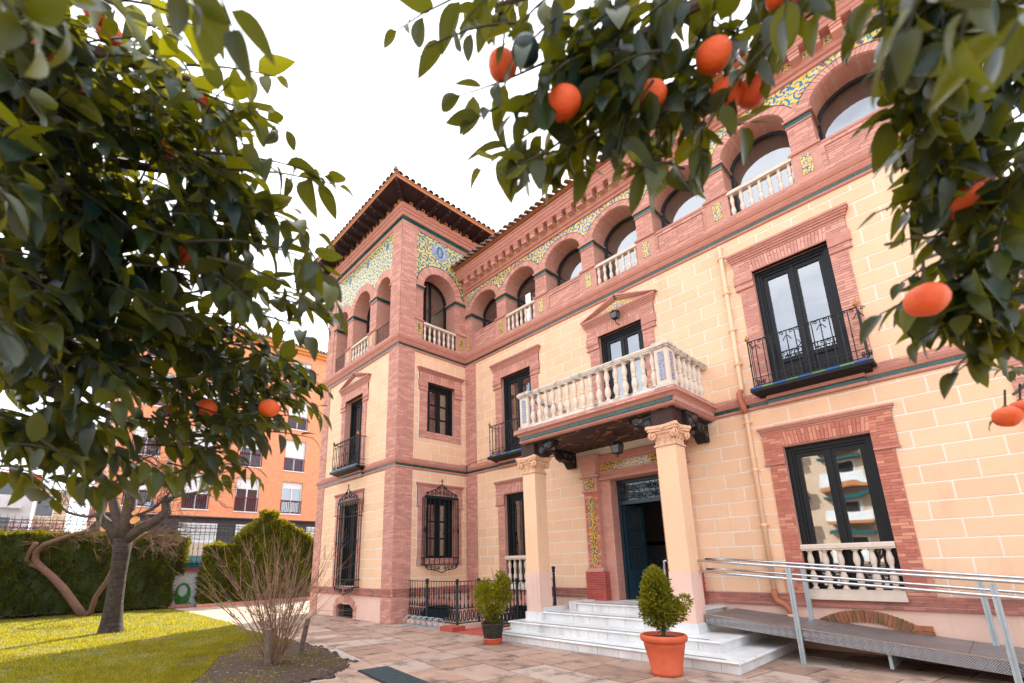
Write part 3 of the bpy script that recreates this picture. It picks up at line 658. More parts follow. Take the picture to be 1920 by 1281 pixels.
for fr, a, b in ((FM, .04, XE), (FT, -TW, 0.03), (FR, -TD - .03, -.04)):
    for z in (ZM0, ZU0):
        if fr is FM:
            u = a
            while u < b - .01: boxobj('tile', fr, u + .003, min(u + .3, b) - .003, z + .062, z + .128, .02, .036, 'green', gtp); u += .3
        else: green_run(fr, a, b, z + .062, z + .128, .030)
part('tile_run', gt, 'green', gtp, kind='stuff')
m = MB()
for fr, a, b in ((FM, .07, XE), (FT, -TW - .07, 0.07), (FR, -TD - .07, -.07)):
    bricks(fr, a, b, ZM0 + .245, ZM0 + .325, .07, m, h=.042, proud=.008)
    bricks(fr, a - (.07 if fr is not FM else -.07), b + (.07 if fr is not FR else -.07), ZU0 + .375, ZU0 + .445, .145, m, h=.036, proud=.008)
part('belt_bricks', m, 'brick', villa, kind='stuff')
# quoins (brick corners)
def quoin(fr, u0, u1, z0, z1, w=.035, near=False):
    q_ = part('quoin', MB().box(fr, u0, u1, z0, z1, -.02, w - .012), 'mortar', villa); b_ = MB(); bricks(fr, u0, u1, z0, z1, w - .012, b_); part('brick_courses', b_, 'brick', q_, kind='stuff')
for z0, z1 in ((0, ZP0), (ZP1, ZM0), (ZM1, ZU0)):
    quoin(FT, -TW, -TW + .58, z0, z1); quoin(FT, -.58, .022, z0, z1); quoin(FR, -TD - .022, -TD + .60, z0, z1); quoin(FM, 0.02, .575, z0, z1); quoin(FM, XE - .575, XE + .02, z0, z1)
# side and back walls
sd = MB(); sd.poly([(-TW, 3.2, 0), (-TW, -TD, 0), (-TW, -TD, 14.1), (-TW, 3.2, 14.1)]); sd.poly([(XE, 0, 0), (XE, 8, 0), (XE, 8, 12.5), (XE, 0, 12.5)])
sd.poly([(XE, 8, 0), (-TW, 8, 0), (-TW, 8, 12.5), (XE, 8, 12.5)]); sd.poly([(-TW, 8, 0), (-TW, 3.2, 0), (-TW, 3.2, 12.5), (-TW, 8, 12.5)])
sd.poly([(0, 0.0, 12.0), (0, 3.2, 12.0), (0, 3.2, 14.1), (0, 0, 14.1)]); sd.poly([(0, 3.2, 12), (-TW, 3.2, 12), (-TW, 3.2, 14.1), (0, 3.2, 14.1)])
part('side_wall', sd, 'brickwall', villa)

# windows ---------------------------------------------------------------
def win_surround(fr, c, h, z0, z1, jo, ja, bot, near, mat='brick', ped=False, small=False, hoodtop=None):
    s = MB(); s.box(fr, c - jo, c - h, bot, z1 + .30, -.25, .022); s.box(fr, c + h, c + jo, bot, z1 + .30, -.25, .022)
    s.box(fr, c - h, c + h, z1, z1 + .30, -.25, .022)
    s.box(fr, c - ja, c - jo, z1 - .30, z1 + .31, 0, .030); s.box(fr, c + jo, c + ja, z1 - .30, z1 + .31, 0, .030)
    if small: s.box(fr, c - jo, c + jo, bot - .0, z0, -.25, .022)
    sp = part('window_surround', s, 'mortar', villa)
    st = MB(); kw = dict(mb=None, parent=sp, mat=mat) if near else dict(mb=st)
    zt = z1 + .31
    for a, b in ((c - jo, c - h), (c + h, c + jo)): bricks(fr, a, b, bot, z1 - .30, .022, **kw)
    for a, b in ((c - ja, c - h), (c + h, c + ja)): bricks(fr, a, b, z1 - .30, zt, .034, **(dict(kw) if near else kw))
    s2 = MB().box(fr, c - ja, c - h, z1 - .30, zt, .0, .034); s2.box(fr, c + h, c + ja, z1 - .30, zt, .0, .034); s2.box(fr, c - h, c + h, z1 + .02, zt, .0, .034)
    part('lintel_bed', s2, 'mortar', sp)
    vbricks(fr, c - h - .02, c + h + .02, z1 + .02, zt - .01, .034, **kw)
    if small: bricks(fr, c - h, c + h, bot, z0, .022, **kw)
    if st.v: part('surround_bricks', st, mat, sp, kind='stuff')
    md = MB()
    def bar(a, b, v0, v1, w0, w1): md.box(fr, a, b, v0, v1, w0, w1)
    for a, b in ((c - ja - .02, c - h + .0), (c + h - .0, c + ja + .02)): bar(a, b, z1 - .335, z1 - .30, 0, .065)
    if bot > 4:
        for a, b in ((c - ja - .03, c - h), (c + h, c + ja + .03)): bar(a, b, z1 - .19, z1 - .155, 0, .065); bar(a, b, z1 - .155, z1 + .04, 0, .045)
        bar(c - h, c + h, z1, z1 + .03, -.06, .06)
    ht = hoodtop or (z1 + .56 if bot > 4 else z1 + .43)
    nst = 5 if bot > 4 else 3; hh = (ht - zt) / nst
    for i in range(nst): bar(c - ja - .015 - .02 * i, c + ja + .015 + .02 * i, zt + hh * i + (.0 if i == 0 else .002), zt + hh * (i + 1), 0, .05 + .022 * i)
    part('hood_moulding', md, 'mould', sp)
    # dog-tooth edge under the hood
    dt = MB(); u = c - ja
    while u < c + ja: dt.box(fr, u, u + .022, ht - hh - .026, ht - hh + .0, .05, .05 + .022 * (nst - 2) + .012, back=False); u += .044
    part('toothed_edge', dt, 'mould', sp, kind='stuff')
    if ped:
        pz = ht + .002; P = [(c - ja - .12, pz), (c + ja + .12, pz), (c, pz + .40)]
        f2 = part('pediment', MB().prism(fr, P, 0, .03), 'brickwall', sp)
        for s_ in (-1, 1):
            for k, (o_, w_) in enumerate(((0, .13), (.05, .10), (.09, .07))):
                d = np.array([s_ * (ja + .14), -.42]); d /= np.linalg.norm(d); nrm = np.array([-d[1] * s_, d[0] * s_])
                A = np.array([c, pz + .44]) - nrm * o_; B = A + d * (1.25 - .02 * k)
                th = .055; pts = [tuple(A), tuple(A - nrm * th), tuple(B - nrm * th), tuple(B)]
                pts = pts if s_ > 0 else pts[::-1]
                pts = [(p[0], max(p[1], pz + .001 * k)) for p in pts]
                # order counter-clockwise
                ar = sum(pts[i][0] * pts[(i + 1) % 4][1] - pts[(i + 1) % 4][0] * pts[i][1] for i in range(4))
                part('pediment_moulding', MB().prism(fr, pts if ar > 0 else pts[::-1], 0, w_), 'mould', sp)
        part('tile_panel', MB().prism(fr, [(c - .62, pz + .045), (c + .62, pz + .045), (c, pz + .26)], .03, .042), 'majsmall', sp, label='triangular yellow and blue painted tile panel')
    return sp
def casement(fr, c, h, z0, z1, kind, w=-.12, inner='curtain'):
    """dark painted french window: outer frame, two leaves, panes; kind: door / sash / grid"""
    f = MB(); t = .09
    f.box(fr, c - h, c - h + t, z0, z1, w - .10, w + .03); f.box(fr, c + h - t, c + h, z0, z1, w - .10, w + .03); f.box(fr, c - h + t, c + h - t, z1 - t, z1, w - .10, w + .03)
    f.box(fr, c - h + t, c + h - t, z1 - t - .05, z1 - t, w - .10, w + .0)
    for s_ in (-1, 1): f.box(fr, c + s_ * (h - t - .02) - .02, c + s_ * (h - t - .02) + .02, z0, z1 - t - .05, w - .10, w + 0)
    wp = part('window', f, 'frame', villa)
    li, ri, zb, zt = c - h + t + .04, c + h - t - .04, z0, z1 - t - .05
    glz = zb + (.62 if kind == 'door' else .07)
    for s_, (a, b) in enumerate(((li, c - .004), (c + .004, ri))):
        l = MB(); st = .085
        l.box(fr, a, a + st, zb, zt, w - .09, w - .03); l.box(fr, b - st, b, zb, zt, w - .09, w - .03)
        l.box(fr, a + st, b - st, zt - st, zt, w - .09, w - .03); l.box(fr, a + st, b - st, glz - .09, glz, w - .09, w - .03)
        if kind == 'door':
            l.box(fr, a + st, b - st, zb, glz - .09, w - .09, w - .06)
            l.box(fr, a + st + .05, b - st - .05, zb + .10, glz - .15, w - .06, w - .035)
            for k in range(7): l.tube([fr.p(a + st + .02 + (b - a - 2 * st - .04) * (k + .5) / 7 + .022 * math.cos(q), glz + .035 + .03 * math.sin(q), w - .05) for q in np.linspace(0, PI, 7)], .005, 4)
        if kind == 'grid':
            for k in (1, 2): l.box(fr, a + st, b - st, glz + (zt - st - glz) * k / 3 - .022, glz + (zt - st - glz) * k / 3 + .022, w - .085, w - .035)
        part('leaf', l, 'frame', wp)
        part('pane', MB().box(fr, a + st, b - st, glz, zt - st, w - .07, w - .064), 'glass', wp)
    part('astragal', MB().box(fr, c - .03, c + .03, zb, zt, w - .03, w - .012), 'frame', wp)
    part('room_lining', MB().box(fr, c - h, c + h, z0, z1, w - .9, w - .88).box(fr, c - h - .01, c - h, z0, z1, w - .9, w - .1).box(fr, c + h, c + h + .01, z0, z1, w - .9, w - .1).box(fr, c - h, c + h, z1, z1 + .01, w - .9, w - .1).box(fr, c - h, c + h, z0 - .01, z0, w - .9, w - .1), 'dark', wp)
    if inner == 'curtain':
        cm = MB()
        for a, b in ((li + .05, c - .12), (c + .12, ri - .05)):
            n = 14
            for i in range(n):
                u0, u1 = a + (b - a) * i / n, a + (b - a) * (i + 1) / n; d0, d1 = .02 * math.sin(i * 1.7), .02 * math.sin((i + 1) * 1.7)
                cm.poly([fr.p(u0, glz - .1, w - .22 + d0), fr.p(u1, glz - .1, w - .22 + d1), fr.p(u1, zt, w - .22 + d1), fr.p(u0, zt, w - .22 + d0)])
        part('curtain', cm, 'curtain', wp)
    return wp
win_surround(FM, W5, .685, 1.0, 3.70, .97, 1.03, .955, True, 'redbrick')
win_surround(FM, W1, .66, 1.0, 3.70, .96, 1.02, .955, False)
win_surround(FM, W5, .685, 4.92, 7.60, .97, 1.03, 4.905, False)
win_surround(FM, W1, .66, 4.92, 7.60, .96, 1.02, 4.905, False)
win_surround(FM, WD, .655, 4.92, 7.60, .96, 1.02, 4.905, False, ped=True)
win_surround(FT, -2.95, .66, 1.0, 3.70, .96, 1.02, .955, False)
win_surround(FT, -2.95, .66, 4.92, 7.60, .96, 1.02, 4.905, False, ped=True)
win_surround(FR, -1.125, .57, 1.82, 3.72, .87, .90, 1.58, False, small=True)
win_surround(FR, -1.125, .57, 5.88, 7.61, .87, .90, 5.66, False, small=True, hoodtop=8.06)
# flared foot of the lower right surround
for s_ in (-1, 1):
    ff = MB().box(FM, *sorted((W5 + s_ * .97, W5 + s_ * 1.05)), .955, 1.36, 0, .03); fo = part('surround_foot', ff, 'redbrick', villa)
casement(FM, W5, .685, 1.02, 3.70, 'sash', inner=None); casement(FM, W1, .66, 1.02, 3.70, 'sash', inner=None)
casement(FM, W5, .685, 4.92, 7.60, 'door'); casement(FM, W1, .66, 4.92, 7.60, 'door'); casement(FM, WD, .655, 4.92, 7.60, 'door')
casement(FT, -2.95, .66, 1.02, 3.70, 'sash', w=-.2, inner=None); casement(FT, -2.95, .66, 4.92, 7.60, 'door', w=-.22, inner=None)
casement(FR, -1.125, .57, 1.82, 3.72, 'grid', inner=None); casement(FR, -1.125, .57, 5.88, 7.61, 'grid', inner=None)
# window balustrades of the two ground floor windows
for c, h, n in ((W5, .685, 6), (W1, .66, 6)):
    b = part('window_balustrade', MB().prism(Fr((0, -.0, 0), (0, -1, 0), (0, 0, 1), (-1, 0, 0)), [(-.14, 1.71), (.055, 1.71), (.055, 1.725), (.07, 1.74), (.07, 1.80), (.05, 1.82), (-.14, 1.82)][::1], -(c + h - .002), -(c - h + .002)), 'stone', villa, label='cream stone window balustrade with turned balusters')
    part('base', MB().box(FM, c - h - .01, c + h + .01, .86, .94, -.12, .10).box(FM, c - h, c + h, .94, 1.03, -.12, .075), 'oldstone' if c < 5 else 'stone', b)
    me = baluster_mesh(.68, 'stone')
    for i in range(n): meshobj('baluster', me, b, FM.p(c - h + (2 * h) * (i + .5) / n, 1.03, -.03))
# iron balconies on the first floor
def balcony(fr, c, hw, z, name_label, brackets=True, d=.35):
    s = MB(); s.box(fr, c - hw - .07, c + hw + .07, z - .07, z - .012, 0, d + .06); s.prism(Fr(fr.p(0, 0, 0), fr.W, fr.V, -fr.U), [(0, z - .16), (d - .05, z - .10), (d + .02, z - .07), (0, z - .07)], -(c + hw), -(c - hw))
    b = part('balcony', s, 'frame', villa, label=name_label)
    u = c - hw - .07; k = 0
    while u < c + hw + .06:
        boxobj('edge_tile', fr, u + .003, min(u + .215, c + hw + .07) - .003, z - .012, z + .022, d - .02, d + .065, 'blueglaze' if k % 2 == 0 else 'limeglaze', b); u += .215; k += 1
    H = 1.02; rt = z + H
    for (z_, r) in ((rt, .013), (z + .06, .009), (z + .22, .008)):
        part('rail', MB().tube([fr.p(c - hw, z_, .02), fr.p(c - hw, z_, d), fr.p(c + hw, z_, d), fr.p(c + hw, z_, .02)], r, 5), 'blackiron', b)
    nb = 13; me = None
    for i in range(nb + 1):
        u = c - hw + 2 * hw * i / nb; th = .013 if i in (0, nb) else .0095
        part('bar', MB().tube([fr.p(u, z + .02, d), fr.p(u, z + H * .45, d), fr.p(u, z + H * .5, d), fr.p(u, z + H * .55, d), fr.p(u, rt, d)], [th, th, th * 1.7, th, th], 6), 'blackiron', b)
    for q in (.33, .66):
        for s_ in (-1, 1): part('bar', MB().tube([fr.p(c + s_ * hw, z + .02, d * q), fr.p(c + s_ * hw, rt, d * q)], .008, 5), 'blackiron', b)
    sc = MB(); U, V = fr.U, fr.V
    for i in range(nb):
        if i % 2 == 0:
            u = c - hw + 2 * hw * (i + 1) / nb; w_ = 2 * hw / nb
            for s_ in (-1, 1):
                sc.tube(spiral(fr.p(u + s_ * w_ * .55, rt - .045, d), U * s_, V, .038, 1.1, 0, 12), .0085, 4)
                sc.tube([fr.p(u, rt - .09, d), fr.p(u + s_ * .04, rt - .14, d), fr.p(u + s_ * .075, rt - .20, d)], .008, 4)
                sc.tube(spiral(fr.p(u + s_ * .045, z + .14, d), U * s_, V, .042, 1.2, PI, 12), .0085, 4)
                sc.tube(spiral(fr.p(u + s_ * .045, z + .10, d), U * s_, -V, .035, 1.2, PI, 12), .0085, 4)
    cc = fr.p(c, z + .52, d + .004)
    for a in (0, PI / 2, PI, 3 * PI / 2):
        dd = U * math.cos(a) + V * math.sin(a); sc.tube([cc + dd * .075 + (U * math.cos(t) + V * math.sin(t)) * .062 for t in np.linspace(a - 2.2, a + 2.2, 13)], .009, 5)
    for s_ in (-1, 1):
        sc.tube([cc + V * s_ * .14, cc + V * s_ * .22 + U * .03, cc + V * s_ * .25 + U * .07], .008, 4); sc.tube([cc + V * s_ * .14, cc + V * s_ * .22 - U * .03, cc + V * s_ * .25 - U * .07], .008, 4)
    part('scrollwork', sc, 'blackiron', b)
    for s_ in (-1, 1):
        fp = fr.p(c + s_ * hw, rt, d)
        part('finial', MB().lathe(fp, [(.012, 0), (.02, .02), (.042, .05), (.045, .07), (.03, .10), (.012, .115), (.016, .13), (.004, .16)], 10), 'brass', b, smooth=True)
    return b
balcony(FM, 10.41, .92, 4.89, 'black iron balcony with brass finials under the large upper right window')
balcony(FM, 2.53, .92, 4.89, 'black iron balcony beside the porch')
balcony(FT, -2.80, .92, 4.89, 'black iron balcony on the tower front')
# belt break under the balconies
for fr, c in ((FM, 10.41), (FT, -2.8), (FM, 2.53)):
    part('belt_corbel', MB().box(fr, c - .80, c + .80, ZM0 - .002, ZM0 + .05, .02, .10).box(fr, c - .80, c + .80, ZM0 + .135, ZM0 + .26, .02, .14), 'mould', villa)
    for k in range(5): boxobj('tile', fr, c - .79 + .316 * k, c - .79 + .316 * k + .312, ZM0 + .052, ZM0 + .133, .02, .085, 'green', gtp)
# iron grilles of the tower ground floor windows
def grille(fr, c, h, z0, z1, d, rings):
    gp = part('window_grille', MB().box(fr, c - h, c + h, z1 - .05, z1 + .04, d - .02, d + .02), 'iron', villa, label='wrought iron window grille with scrolled crest')
    nb = 8 if rings else 7
    for i in range(nb + 1):
        u = c - h + 2 * h * i / nb; t = .018 if i in (0, nb) else .014; zm = (z0 + z1) / 2
        part('bar', MB().tube([fr.p(u, z0, d), fr.p(u, zm - .12, d), fr.p(u, zm, d), fr.p(u, zm + .12, d), fr.p(u, z1, d)], [t, t, t * 2, t, t], 6), 'iron', gp)
    for zz in ([z0, z0 + .22, (z0 * .35 + z1 * .65) + .45] if rings else [z0, z0 + .2]): part('rail', MB().tube([fr.p(c - h, zz, 0.02), fr.p(c - h, zz, d), fr.p(c + h, zz, d), fr.p(c + h, zz, .02)], .014, 5), 'iron', gp)
    for s_ in (-1, 1):
        for q in (.35, .7): part('bar', MB().tube([fr.p(c + s_ * h, z0, d * q), fr.p(c + s_ * h, z1, d * q)], .011, 5), 'iron', gp)
    sc = MB(); U, V = fr.U, fr.V; cc = fr.p(c, z1 + .04, d)
    for s_ in (-1, 1):
        for k, (x, y, r) in enumerate(((.50, .06, .06), (.36, .07, .07), (.22, .10, .085), (.09, .11, .07), (.13, .26, .08))):
            sc.tube(spiral(cc + U * s_ * x * h / .6 + V * y, U * s_, V, r, 1.3, .5 * k, 14), .015, 5)
        sc.tube([cc + U * s_ * h * .95 + V * .02, cc + U * s_ * h * .6 + V * .16, cc + U * s_ * .2 + V * .22, cc + V * .40], .015, 5)
        for k in range(4): sc.tube(spiral(fr.p(c + s_ * h * (.2 + .22 * k), z0 - .07 - .01 * (3 - k), d), U * s_, -V, .065, 1.3, k, 12), .014, 5)
        sc.tube([fr.p(c + s_ * h, z0, d), fr.p(c + s_ * h * .8, z0 - .14, d), fr.p(c + s_ * h * .3, z0 - .18, d), fr.p(c, z0 - .26, d)], .014, 5)
    sc.tube([cc + V * .38, cc + V * .56], .015, 5); sc.tube([cc + V * .50 - U * .05, cc + V * .50 + U * .05], .015, 5)
    if rings:
        for s_ in (-1, 1):
            for zz in ((z0 + z1) / 2 - .1, (z0 + z1) / 2 + .06): sc.tube([fr.p(c + s_ * .18 + .07 * math.cos(t), zz + .085 * math.sin(t), d + .01) for t in np.linspace(0, 2 * PI, 13)[:-1]], .009, 5, True)
    part('scrollwork', sc, 'iron', gp)
grille(FT, -2.62, .72, .98, 3.75, .22, True); grille(FR, -1.19, .66, 1.62, 3.70, .20, False)

# ------------------------------------------------------------------ top floor arcades
def handrail(fr, u0, u1, z, w0, w1): return MB().box(fr, u0, u1, z, z + .05, w0, w1).box(fr, u0, u1, z + .05, z + .085, w0 + .012, w1 - .012)
topw = MB(); bt = MB(); tilef = MB(); sf_m = MB()
mebal = baluster_mesh(.58, 'stone', .9)
def bay(fr, c, h, rv, zs, wd, kind, zt_, ru):
    """one arched loggia opening: reveal, voussoirs, glass, parapet"""
    ky = rv / h
    sfm = MB(); soffit(sfm, fr, c, zs, h, -wd, .0, ky=ky); part('arch_soffit', sfm, 'brickwall', villa)
    topw.poly([fr.p(c - h, ZU1, -wd), fr.p(c + h, ZU1, -wd), fr.p(c + h, ZU1, 0), fr.p(c - h, ZU1, 0)])
    wp = part('arched_window', MB().tube([fr.p(c + (h - .02) * math.cos(t), max(ZU1 + .02, zs + (rv - .02) * math.sin(t)) if 0 < t < PI else ZU1, -wd + .03) for t in [-.1] + list(np.linspace(0.001, PI - .001, 17)) + [PI + .1]], .045, 6), 'frame', villa)
    if fr is not FM: part('mullion', MB().box(fr, c - .035, c + .035, ZU1, zs + rv - .02, -wd, -wd + .05), 'frame', wp)
    ps = [fr.p(c - h + .02, ZU1, -wd + .01), fr.p(c + h - .02, ZU1, -wd + .01)] + [fr.p(c + (h - .02) * math.cos(t), zs + (rv - .02) * math.sin(t), -wd + .01) for t in np.linspace(0, PI, 19)]
    part('pane', MB().poly(ps), 'glass', wp)
    part('blind', MB().box(fr, c - h - .05, c + h + .05, (ZU1 if kind != 'low' else zs + .05), zs + rv + .1, -wd - .10, -wd - .09), 'blind', wp)
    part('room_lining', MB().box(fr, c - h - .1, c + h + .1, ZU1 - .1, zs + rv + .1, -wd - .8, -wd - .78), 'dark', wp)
    ring(fr, c, zs, h, h + ru, 0, .035, int(PI * h / .065), mb=bt, ky=(rv + ru) / (h + ru) * .5 + ky * .5)
def pier(fr, u0, u1, z0, z1, wd):
    topw.box(fr, u0, u1, z0, z1, -wd, 0); bricks(fr, u0, u1, z0, z1, 0, bt)
def impost(fr, u0, u1, zs, wd, l=True, r=True):
    a = u0 - (.04 if l else 0); b = u1 + (.04 if r else 0)
    m_ = MB(); m_.box(fr, a - .01, b + .01, zs - .05, zs, -wd + .02, .06); m_.box(fr, a + .02, b - .02, zs - .20, zs - .175, -wd + .02, .035)
    ip = part('impost', m_, 'mould', villa)
    boxobj('tile', fr, u0 - .012, u1 + .012, zs - .172, zs - .052, -wd + .05, .022, 'green', ip)
# main wing
ZS = 10.70; PZ = 9.78; cs = [1.05, 2.87, 4.69, 6.505, 8.33, 10.15, 11.97]; hh_ = .68; RV = .55; WDP = .62
topw.box(FM, 0, XE, ZU0 + .3, ZU1, -.3, -.01)
edges = [0.0] + [q for c in cs for q in (c - hh_, c + hh_)] + [XE]
for i in range(0, len(edges), 2):
    u0, u1 = edges[i], edges[i + 1]; pier(FM, u0, u1, ZU1, ZS, WDP)
    impost(FM, u0 if i else .05, u1, ZS, WDP, i > 0, i < len(edges) - 2)
    cx = (u0 + u1) / 2 if 0 < i < len(edges) - 2 else (.22 if i == 0 else XE - .4)
    pw = .24
    if i: 
        pr_ = part('pedestal', MB().box(FM, cx - .26, cx + .26, ZU1, PZ, -.05, .045), 'brickwall', villa)
        part('coping', MB().box(FM, cx - .29, cx + .29, PZ, PZ + .04, -.05, .085).box(FM, cx - .27, cx + .27, PZ + .04, PZ + .075, -.05, .06), 'mould', pr_)
        part('tile_panel', MB().box(FM, cx - .095, cx + .095, 9.22, 9.66, .045, .056), 'majsmall', pr_, label='small upright yellow and blue painted tile panel')
    else:
        pr_ = part('tile_panel', MB().box(FM, .12, .26, 9.22, 9.66, .012, .024), 'majsmall', villa)
for i, c in enumerate(cs):
    bay(FM, c, hh_, RV, ZS, WDP, 'hi' if i > 1 else 'low', 11.56, .22)
    if i % 2 == 1:
        b = part('balustrade', handrail(FM, c - hh_ + .02, c + hh_ - .02, 9.70, -.10, .07), 'stone', villa, label='cream stone arcade balustrade with turned balusters')
        for k in range(7): meshobj('baluster', mebal, b, FM.p(c - hh_ + 2 * hh_ * (k + .5) / 7, 9.12, -.015))
        part('base', MB().box(FM, c - hh_, c + hh_, ZU1 - .02, ZU1 + .03, -.12, .08), 'mould', b)
    else:
        p = part('parapet_panel', MB().box(FM, c - hh_, c + hh_, ZU1, 9.72, -.12, .010), 'mortar', villa)
        bb = MB(); bricks(FM, c - hh_ + .12, c + hh_ - .12, ZU1 + .13, 9.62, .012, bb)
        for (a, b_, z0, z1) in ((c - hh_, c + hh_, ZU1 + .02, ZU1 + .12), (c - hh_, c + hh_, 9.64, 9.72), (c - hh_, c - hh_ + .10, ZU1 + .12, 9.64), (c + hh_ - .10, c + hh_, ZU1 + .12, 9.64)): bricks(FM, a, b_, z0, z1, .012, bb, proud=.028)
        part('panel_bricks', bb, 'brick', p, kind='stuff')
        part('sill', MB().box(FM, c - hh_, c + hh_, 9.72, 9.76, -.12, .055).box(FM, c - hh_, c + hh_, 9.76, 9.80, -.12, .03), 'mould', p)
# spandrel wall + tile frieze main
fz_ = MB(); n_ = len(cs)
for i, c in enumerate(cs):
    a = (cs[i - 1] + c) / 2 if i else .0; b = (cs[i + 1] + c) / 2 if i < n_ - 1 else XE
    arch_fill(topw, FM, c, ZS, hh_, a, b, 11.70, 0.0, ky=RV / hh_)
    arch_fill(fz_, FM, c, ZS, hh_ + .215, max(a, .16), min(b, XE - .35), 11.575, .014, ky=.79)
topw.box(FM, 0, XE, 11.69, 12.5, -.3, 0)
frp = part('tile_frieze', fz_, 'maj', villa, label='painted yellow, green and blue tile frieze above the arcade arches')
# brick skin hiding the low part of the frieze between the rings
for i in range(n_ - 1):
    m_ = (cs[i] + cs[i + 1]) / 2; y0 = ZS; 
    part('haunch', MB().prism(FM, [(m_ - .23, ZS), (m_ + .23, ZS), (m_ + .13, ZS + .22), (m_, ZS + .36), (m_ - .13, ZS + .22)], .010, .024), 'brickwall', villa)
bl_ = MB()
for i, c in enumerate(cs): bl_.tube([FM.p(c + (hh_ + .225) * math.cos(t), ZS + (hh_ + .225) * .79 * math.sin(t), .034) for t in np.linspace(.35, PI - .35, 19)], .010, 5)
part('blue_edge_tile', bl_, 'green', frp)
# dentil cornice main
zc = 11.58
cm_ = MB(); cpath = [(0.0, 0), (XE, 0), (XE, 8)]
cm_.sweep(cpath, [(.0, zc), (.06, zc + .01), (.07, zc + .05), (.05, zc + .06), (.05, zc + .10), (.10, zc + .12), (.12, zc + .17), (.12, zc + .20), (.14, zc + .22), (.14, zc + .45), (.34, zc + .46), (.36, zc + .50), (.36, zc + .54), (.39, zc + .56), (.42, zc + .62), (.46, zc + .66), (.46, zc + .72), (.50, zc + .74), (.50, zc + .79), (.0, zc + .80)])
cn = part('cornice', cm_, 'mould', villa, label='brick cornice with dentils and little painted tiles')
k = 0; u = .33
while u < XE:
    o = boxobj('dentil', FM, u, u + .19, zc + .22, zc + .46, .12, .33, 'brick', cn)
    boxobj('dentil_fillet', FM, u - .012, u + .202, zc + .30, zc + .335, .12, .345, 'mould', cn)
    boxobj('dentil_fillet', FM, u - .012, u + .202, zc + .38, zc + .415, .12, .355, 'mould', cn)
    if u + .374 < XE: boxobj('dentil_tile', FM, u + .205, u + .36, zc + .235, zc + .40, .13, .147, 'majsmall', cn)
    u += .374
# roof of the main wing
rf = part('roof', MB().poly([(-.0, -.62, 12.46), (XE + .6, -.62, 12.46), (XE + .6, 4, 14.5), (0, 4, 14.5)]).poly([(0, -.62, 12.42), (0, 0, 12.40), (XE + .5, 0, 12.40), (XE + .6, -.62, 12.42)]).poly([(XE + .6, -.62, 12.42), (XE + .6, 8, 12.42), (XE + .6, 8, 12.5), (XE + .6, 4, 14.5), (XE + .6, -.62, 12.46)]).poly([(0, 4, 14.5), (XE + .6, 4, 14.5), (XE + .6, 8.6, 12.4), (0, 8.6, 12.4)]), 'fascia', villa, label='clay tiled roof over the main wing')
def tile_mesh(r, L, slope):
    mb = MB(); n = 8
    for (rr_, z_) in ((r, 0), (r - .018, 0)):
        for x in (0, L):
            for i in range(n + 1):
                t = PI * i / n; mb.v.append(np.array([rr_ * math.cos(t), x * math.cos(slope), rr_ * math.sin(t) + x * math.sin(slope)]))
    q = n + 1
    for i in range(n):
        mb.f.append((i, i + 1, q + i + 1, q + i)); mb.f.append((2 * q + i, 3 * q + i, 3 * q + i + 1, 2 * q + i + 1)); mb.f.append((i, 2 * q + i, 2 * q + i + 1, i + 1))
    mb.f.append((0, q, 3 * q, 2 * q)); mb.f.append((n, 2 * q + n, 3 * q + n, q + n))
    me = mb.mesh('roof_tile', smooth=False); me.materials.append(M['tile']); return me
tm = tile_mesh(.085, .5, R(24)); tm2 = tile_mesh(.095, .42, R(22))
k = 0; u = .12
while u < XE + .5:
    o = meshobj('roof_tile', tm, rf, (u, -.72 + RN.uniform(-.015, .015), 12.475 + RN.uniform(-.008, .01))); u += .235
# tower: loggia storey
TZS = 11.18; td = .62
tb = [(-4.36, .50), (-2.75, .67), (-1.13, .48)]
te = [-TW, -4.86, -3.86, -3.42, -2.08, -1.61, -.65, 0.0]
for i in range(0, 8, 2):
    u0, u1 = te[i], te[i + 1]
    if i in (0, 6):
        q0, q1 = (u0, u0 + .58) if i == 0 else (u1 - .58, u1)
        pier(FT, u0, u1, ZU1, TZS, td)
        cr0, cr1 = (u0, u0 + .58) if i == 0 else (u1 - .58, u1 + .03)
        quoin(FT, cr0, cr1, ZU1, 13.44, .042)
        impost(FT, *( (u0 + .58, u1) if i == 0 else (u0, u1 - .58)), TZS, td, False, i == 0) if i == 0 else impost(FT, u0, u1 - .58, TZS, td, True, False)
    else:
        pier(FT, u0, u1, ZU1, TZS, td); impost(FT, u0, u1, TZS, td)
        cx = (u0 + u1) / 2; pr_ = part('pedestal', MB().box(FT, cx - .26, cx + .26, ZU1, PZ, -.05, .045), 'brickwall', villa)
        part('coping', MB().box(FT, cx - .29, cx + .29, PZ, PZ + .04, -.05, .085).box(FT, cx - .27, cx + .27, PZ + .04, PZ + .075, -.05, .06), 'mould', pr_)
        part('tile_panel', MB().box(FT, cx - .095, cx + .095, 9.22, 9.66, .045, .056), 'majsmall', pr_)
